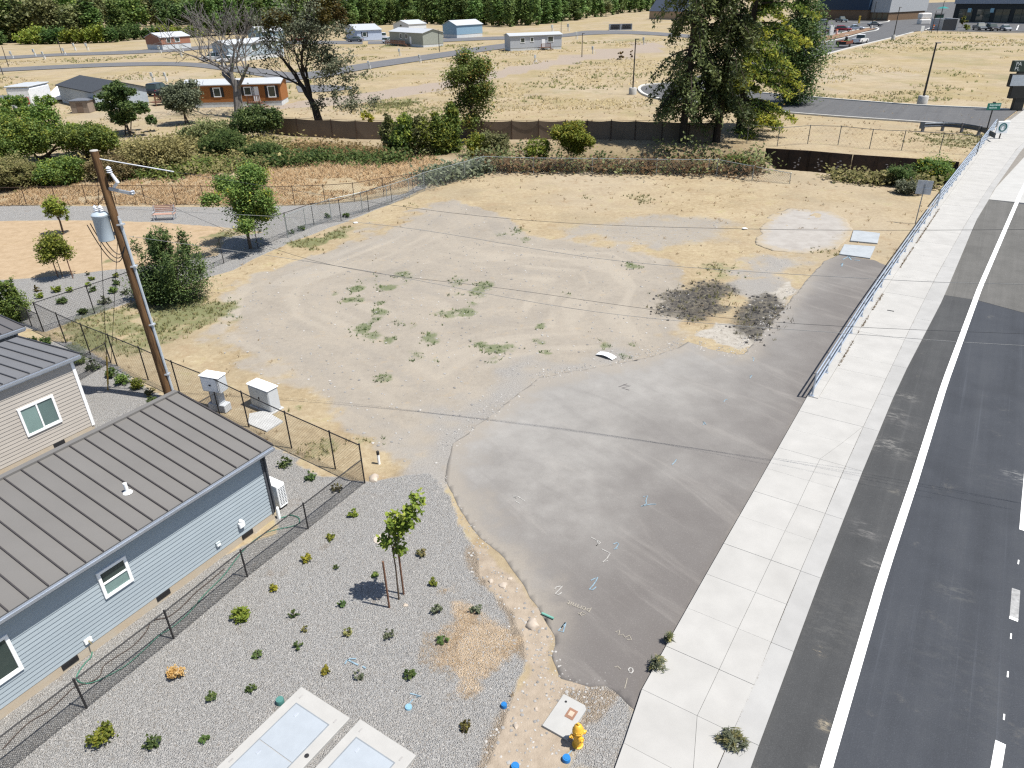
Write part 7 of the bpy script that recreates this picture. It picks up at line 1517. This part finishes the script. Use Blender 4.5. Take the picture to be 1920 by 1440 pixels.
while x < 380:
    y = float(np.interp(x, ex, ey)); forest('bush', g(x, y), random.uniform(.8, 1.25), random.uniform(.8, 1.3)); x += random.uniform(20, 34)
x = -60
for row, (dy, st_, hh) in enumerate(((-4, 30, 1.0), (-13, 30, 1.25), (-24, 34, 1.5))):
    x = -70 + row * 9
    while x < 400:
        y = float(np.interp(x, ex, ey)) + dy; kd_ = 'round' if random.random() < .6 else 'poplar'; forest(kd_, g(x, y), random.uniform(.85, 1.3) * (1 + .15 * row), hh * random.uniform(.85, 1.3) * (.85 if kd_ == 'poplar' else 1)); x += st_ * (1 if kd_ == 'round' else .5) * random.uniform(.7, 1.3)
for row, (dy, st_, hh) in enumerate(((-1, 10.5, .9), (-7, 12, 1.1), (-14, 15, 1.3))):
    x = 385 + row * 5
    while x < 1228:
        y = float(np.interp(x, ex, ey)) + dy; sc_ = random.uniform(.65, 1.3); forest('poplar' if random.random() < .95 else 'round', g(x, y + random.uniform(-1.5, 1.5)), sc_, hh * random.uniform(.6, 1.2)); x += st_ * random.uniform(.7, 1.35)
for ks in FP.values():
    for o in ks:
        if o.name not in used and o['label'] == '': 
            for c in list(o.children): bpy.data.objects.remove(c)
            bpy.data.objects.remove(o)
rng = np.random.default_rng(77); n = 26000; px_ = rng.uniform(-450, 1500, n); dd = rng.uniform(0, 1, n)
by = np.interp(px_, ex, ey); base = np.array([tuple(g(a, max(1.0, b_ - 20 - 16 * c_))) for a, b_, c_ in zip(px_[:1600], by[:1600], dd[:1600])])
kk = np.repeat(np.arange(1600), 14); pos = base[kk] + rng.normal(size=(len(kk), 3)) * np.array([4, 4, 0]); pos[:, 2] = rng.uniform(1, 1, len(kk)) * np.abs(rng.normal(size=len(kk))) * 7 + rng.uniform(0, 14, len(kk))
V, Fs = leafquads(pos, 1.9, rng); o = np_mesh('far_wood', V, Fs, LM['pop'], None, rng.uniform(0, 1, len(pos)), 'stuff')
# far hills close the view behind the wood
hx = np.linspace(-5200, 5200, 140); hy = np.linspace(2600, 6400, 26); HX, HY = np.meshgrid(hx, hy); HZ = -6 + (260 + 420 * fbm(HX, HY, 2600, 31) + 120 * fbm(HX, HY, 600, 33)) * sst(2600, 4200, HY)
ii = np.arange(HX.size).reshape(HX.shape); np_mesh('hills', np.stack([HX.ravel(), HY.ravel(), HZ.ravel()], 1), np.stack([ii[:-1, :-1].ravel(), ii[:-1, 1:].ravel(), ii[1:, 1:].ravel(), ii[1:, :-1].ravel()], 1), mat('hill_green', (.06, .08, .05), .95, .05, var=.3, vscale=.004), None, None, 'structure', True)
# ---- grasses, weeds and brush that nobody could count
def at_grid(arr, x, y):
    i = np.clip(np.searchsorted(gx, x), 0, nx - 1); j = np.clip(np.searchsorted(gy, y), 0, ny - 1); return arr.reshape(ny, nx)[j, i]
def tufts(name, x, y, h, wdt, nb, m, seed, lean=.5, zoff=0.0):
    rng = np.random.default_rng(seed); n = len(x); X_ = np.repeat(x, nb) + rng.normal(size=n * nb) * np.repeat(h, nb) * .28; Y_ = np.repeat(y, nb) + rng.normal(size=n * nb) * np.repeat(h, nb) * .28
    Z_ = at_grid(Zg, X_, Y_) + zoff; H_ = np.repeat(h, nb) * rng.uniform(.55, 1.2, n * nb); a = rng.uniform(0, 6.28, n * nb); w = np.repeat(np.broadcast_to(wdt, (n,)), nb)
    l_ = lean * H_ * rng.uniform(.1, 1, n * nb); a2 = rng.uniform(0, 6.28, n * nb)
    V = np.stack([np.stack([X_ - np.cos(a) * w / 2, Y_ - np.sin(a) * w / 2, Z_ - .02], 1), np.stack([X_ + np.cos(a) * w / 2, Y_ + np.sin(a) * w / 2, Z_ - .02], 1), np.stack([X_ + np.cos(a2) * l_, Y_ + np.sin(a2) * l_, Z_ + H_], 1)], 1).reshape(-1, 3)
    ti = np.clip(.6 * np.repeat(rng.uniform(0, 1, n), nb) + .4 * rng.uniform(0, 1, n * nb), 0, 1)
    return np_mesh(name, V, np.arange(3 * n * nb).reshape(-1, 3), m, None, ti, 'stuff')
rng = np.random.default_rng(9)
paved = np.maximum.reduce([a_grav, a_lawn, lot_in, under_road.astype(float), a_pale * .7])
def scatter(n, fn, x0=-58, x1=72, y0=8, y1=120):
    # more of them near the camera, as many as the eye can part
    y = y0 + (y1 - y0) * rng.uniform(0, 1, n) ** 1.35; x = rng.uniform(x0, x1, n) ; k = fn(x, y) > rng.uniform(0, 1, n); return x[k], y[k]
hid = lambda x, y: np.abs(x) < y * .80 + 4
x, y = scatter(150000, lambda x, y: hid(x, y) * (1 - np.clip(at_grid(a_dirt, x, y) * 1.15, 0, 1)) * (1 - np.clip(at_grid(paved, x, y) * 1.6, 0, 1)) * (1 - .85 * at_grid(a_soil, x, y)) * np.clip(.15 + 2.2 * fbm(x, y, 3.0, 41) + .30, 0, 1) * .09 * (1 - at_grid(a_soil, x, y)))
tufts('dry_grass', x, y, rng.uniform(.07, .20, len(x)) * (1 + .2 * (y > 60)), .014 + .0009 * y, 5, LM['straw'], 1, 1.6)
n = 46000; x = rng.uniform(-190, 200, n); y = 108 + 190 * rng.uniform(0, 1, n) ** 1.5; far_pave = np.zeros(n)
k = (np.abs(x) < .82 * y + 5) & (fbm(x, y, 14, 91) + .6 * fbm(x, y, 40, 92) > .02); k &= sdpoly(x, y, P(bt + bb[::-1])) < -.6; k &= sdpoly(x, y, P([(1255, 160), (1320, 140), (1420, 112), (1500, 84), (1500, 30), (1690, 15), (1990, 0), (1990, 64), (1740, 60), (1670, 74), (1600, 91), (1527, 111), (1380, 152), (1290, 168)])) < -.5
for pr_ in ([(-200, 100), (680, 70), (700, 85), (0, 116)], [(690, 74), (1300, 54), (1300, 72), (690, 88)], [(-200, 134), (330, 112), (480, 122), (560, 140), (690, 114), (1010, 68), (1010, 82), (690, 134), (560, 154), (400, 134), (0, 140)], [(-200, 184), (560, 144), (560, 160), (0, 196)], [(470, 208), (700, 190), (1060, 120), (1245, 100), (1245, 76), (850, 149), (560, 190)]): k &= sdpoly(x, y, P(pr_)) < 0
x, y = x[k], y[k]; hf = fbm(x, y, 10, 95) > .03
tufts('field_grass', x[~hf], y[~hf], rng.uniform(.15, .4, (~hf).sum()), .02 + .0010 * y[~hf], 5, LM['straw'], 11, 1.4, 0.0); tufts('field_weeds', x[hf], y[hf], rng.uniform(.15, .5, hf.sum()), .02 + .0010 * y[hf], 5, LM['weedy'], 12, 1.1, 0.0)
x, y = scatter(330000, lambda x, y: hid(x, y) * np.clip(at_grid(a_weed, x, y) - .2, 0, 1) * .8 * (1 - np.clip(at_grid(paved, x, y) * 1.3, 0, 1)))
ind = at_grid(a_dirt, x, y) > .5
tufts('green_weeds', x[ind], y[ind], rng.uniform(.05, .15, ind.sum()), .02 + .0008 * y[ind], 5, LM['weed'], 2, 1.2)
tufts('tall_weeds', x[~ind], y[~ind], rng.uniform(.08, .22, (~ind).sum()), .02 + .0010 * y[~ind], 5, LM['weedy'], 3, .8)
x, y = scatter(40000, lambda x, y: hid(x, y) * at_grid(a_dirt, x, y) * np.clip(3.2 * fbm(x, y, 6.0, 51, 5) - .12, 0, 1) * .10 * (1 - np.clip(at_grid(paved, x, y) * 1.3, 0, 1)))
tufts('sparse_stubble', x, y, rng.uniform(.03, .08, len(x)), .02 + .0008 * y, 4, LM['rust'], 4, 1.4)
x, y = scatter(26000, lambda x, y: (at_grid(a_dryp, x, y) > .45) * (fbm(x, y, .7, 61) > -.04) * 1.0, -4, 2, 9, 16)
tufts('dry_grass_patch', x, y, rng.uniform(.03, .09, len(x)), .010, 4, leafmat('leaf_peach', (.40, .29, .19), (.54, .41, .28), (.64, .53, .40), .35, .8, .92), 5, 1.8)
x, y = scatter(26000, lambda x, y: (at_grid(a_burn, x, y) > .35) * .16, -10, 40, 25, 60); tufts('burnt_weeds', x, y, rng.uniform(.08, .3, len(x)), .05, 4, leafmat('leaf_burnt', (.015, .015, .014), (.07, .06, .045), (.24, .22, .10)), 6, .9)
x, y = scatter(26000, lambda x, y: (at_grid(a_burn, x, y) > .2) * .10 * (fbm(x, y, 2.0, 87) > .02), -10, 40, 25, 60); tufts('burnt_patch_weeds', x, y, rng.uniform(.08, .25, len(x)), .05, 5, LM['weedy'], 26, 1.0)
TG = P([(-100, 395), (0, 386), (600, 383), (760, 352), (905, 322), (900, 300), (700, 285), (560, 262), (500, 300), (440, 322), (200, 345), (0, 350), (-100, 352)])
prx = np.array([(p.x, p.y) for p in TG]); n = 26000; x = rng.uniform(prx[:, 0].min(), prx[:, 0].max(), n); y = rng.uniform(prx[:, 1].min(), prx[:, 1].max(), n); k = (sdpoly(x, y, TG) > 0) & (fbm(x, y, 5, 71) > -.16); x, y = x[k], y[k]
tufts('tall_dry_grass', x, y, rng.uniform(.12, .36, len(x)) * (1 + 1.2 * np.clip(fbm(x, y, 7, 73), -.5, .6)), .10, 4, LM['gold'], 7, 2.0)
def thicket(name, line, w, h, n, lm, seed, leaf=.22, per=24):
    rng = np.random.default_rng(seed); q = P(line); seg_ = np.cumsum([0] + [(b_ - a).length for a, b_ in zip(q, q[1:])]); m_ = int(n / per); u = rng.uniform(0, seg_[-1], m_)
    cx = np.interp(u, seg_, [p.x for p in q]) + rng.normal(size=m_) * w * .35; cy = np.interp(u, seg_, [p.y for p in q]) + rng.normal(size=m_) * w * .45; hh = h * (1 + 1.6 * fbm(cx, cy, 5, seed)); cz = at_grid(Zg, cx, cy) + rng.uniform(.1, 1, m_) * hh
    kk = np.repeat(np.arange(m_), per); pos = np.stack([cx, cy, cz], 1)[kk] + rng.normal(size=(m_ * per, 3)) * np.array([.55, .55, .30]); ti = np.clip(.6 * rng.uniform(0, 1, m_)[kk] + .4 * rng.uniform(0, 1, m_ * per), 0, 1)
    V, Fs = leafquads(pos, leaf, rng); np_mesh(name, V, Fs, LM[lm], None, ti, 'stuff')
thicket('bramble_thicket', [(905, 315), (1000, 317), (1150, 318), (1345, 322), (1400, 326)], 2.2, 1.0, 8000, 'rust', 1); thicket('bramble_thicket', [(905, 310), (1000, 312), (1150, 313), (1345, 316), (1420, 320)], 2.5, 1.1, 12000, 'olive', 2)
thicket('creek_brush', [(960, 300), (1150, 294), (1330, 288), (1420, 296)], 4, 1.0, 8000, 'conif2', 3); thicket('creek_brush', [(1560, 338), (1680, 345), (1740, 349)], 1.2, .5, 2200, 'weedy', 4)
thicket('left_brush', [(210, 290), (320, 280), (430, 285), (520, 290)], 6, .9, 8000, 'goldol', 5); thicket('left_brush', [(0, 340), (120, 335), (250, 325), (400, 315), (500, 310)], 4, .7, 8000, 'weedy', 6); thicket('left_brush', [(230, 322), (300, 326), (420, 316)], 3, .5, 5000, 'mid', 7)
thicket('left_brush', [(500, 310), (600, 302), (690, 304), (760, 302)], 2.6, .7, 5200, 'weed', 8); thicket('left_brush', [(560, 282), (640, 290), (740, 296)], 3, .5, 4000, 'rust', 9); thicket('left_brush', [(800, 345), (870, 330), (905, 322)], 1.2, .8, 3500, 'sage', 10)
# grit and small weeds in the curb joint and along the edge curb
sv = rng.uniform(js[2], sDeck, 1500); kk_ = (fbm(sv, sv * 0, 3.0, 81) + .6 * fbm(sv, sv * 0, .6, 82)) > .02; sv = sv[kk_]; jp = [unst(s_, fC(s_) + .004 + random.gauss(0, .012)) for s_ in sv]
tufts('joint_weeds', np.array([p.x for p in jp]), np.array([p.y for p in jp]), rng.uniform(.01, .035, len(jp)), .012, 4, LM['rust'], 21, 1.2, .16)
sv = rng.uniform(sRail0, sRail1, 1500); kk_ = fbm(sv, sv * 0, 2.5, 83) > -.02; sv = sv[kk_]; jp = [unst(s_, fL(s_) + .42 + random.gauss(0, .03)) for s_ in sv]
tufts('edge_debris', np.array([p.x for p in jp]), np.array([p.y for p in jp]), rng.uniform(.02, .06, len(jp)), .03, 4, LM['rust'], 22, 1.4, .19)
# loose stones on the soil strip and small stones in the gravel bed
def stones(name, x, y, r, m, seed):
    rng = np.random.default_rng(seed); n = len(x); o = np.array([(1, 0, 0), (0, 1, 0), (-1, 0, 0), (0, -1, 0), (0, 0, .7), (0, 0, -.7)]); fr = np.array([(0, 1, 4), (1, 2, 4), (2, 3, 4), (3, 0, 4)])
    a = rng.uniform(0, 6.28, n); c, s = np.cos(a), np.sin(a); k = rng.uniform(.6, 1.4, (n, 6)); P0 = o[None] * r[:, None, None] * k[:, :, None]
    V = np.stack([P0[:, :, 0] * c[:, None] - P0[:, :, 1] * s[:, None] + x[:, None], P0[:, :, 0] * s[:, None] + P0[:, :, 1] * c[:, None] + y[:, None], P0[:, :, 2] + (at_grid(Zg, x, y) + r * .15)[:, None]], 2).reshape(-1, 3)
    Fs = (fr[None] + 6 * np.arange(n)[:, None, None]).reshape(-1, 3); np_mesh(name, V, Fs, m, None, np.repeat(rng.uniform(0, 1, n), 4), 'stuff')
stm, t_, b_ = nodes_of('loose_stone', .9, .15); N = NT(t_); N.l(N.ramp(N.attr('tint'), [(0, (.17, .165, .16)), (.4, (.26, .252, .243)), (.75, (.31, .30, .285)), (1, (.40, .385, .365))]), b_.inputs['Base Color'])
x, y = scatter(170000, lambda x, y: hid(x, y) * (at_grid(a_grav, x, y) > .6) * .55, -18, 4, 7, 24); stones('gravel_stones', x, y, rng.uniform(.008, .019, len(x)), stm, 1)
x, y = scatter(30000, lambda x, y: (at_grid(a_soil, x, y) > .5) * .10, -4, 4, 7, 20); stones('soil_stones', x, y, rng.uniform(.012, .05, len(x)) , stm, 2)
sdl = lambda x, y: np.abs(sdpoly(x, y, Z_LOT))
x, y = scatter(90000, lambda x, y: (sdl(x, y) < .55) * (fbm(x, y, 1.2, 65) > -.08) * (x * dT.x + y * dT.y < -4.6) * .5, -10, 16, 9, 44); stones('edge_grit', x, y, rng.uniform(.008, .03, len(x)) * (1 + .02 * y), stm, 4)
x, y = scatter(30000, lambda x, y: (at_grid(a_pale, x, y) > .35) * (at_grid(a_burn, x, y) < .3) * .18, 5, 26, 26, 50); stones('rubble', x, y, rng.uniform(.02, .06, len(x)), mat('rubble_concrete', (.30, .275, .24), .9, .1, var=.2), 5)
x, y = scatter(16000, lambda x, y: (at_grid(a_burn, x, y) > .35) * .35, 3, 26, 26, 56); stones('asphalt_crumbs', x, y, rng.uniform(.03, .11, len(x)), mat('asphalt_crumb', (.045, .043, .042), .9, .1, var=.4), 6)
x, y = scatter(60000, lambda x, y: (at_grid(a_dirt, x, y) > .5) * .10 * (1 - np.clip(at_grid(paved, x, y) * 1.3, 0, 1)), -20, 34, 18, 70); stones('lot_stones', x, y, rng.uniform(.02, .07, len(x)), stm, 3)
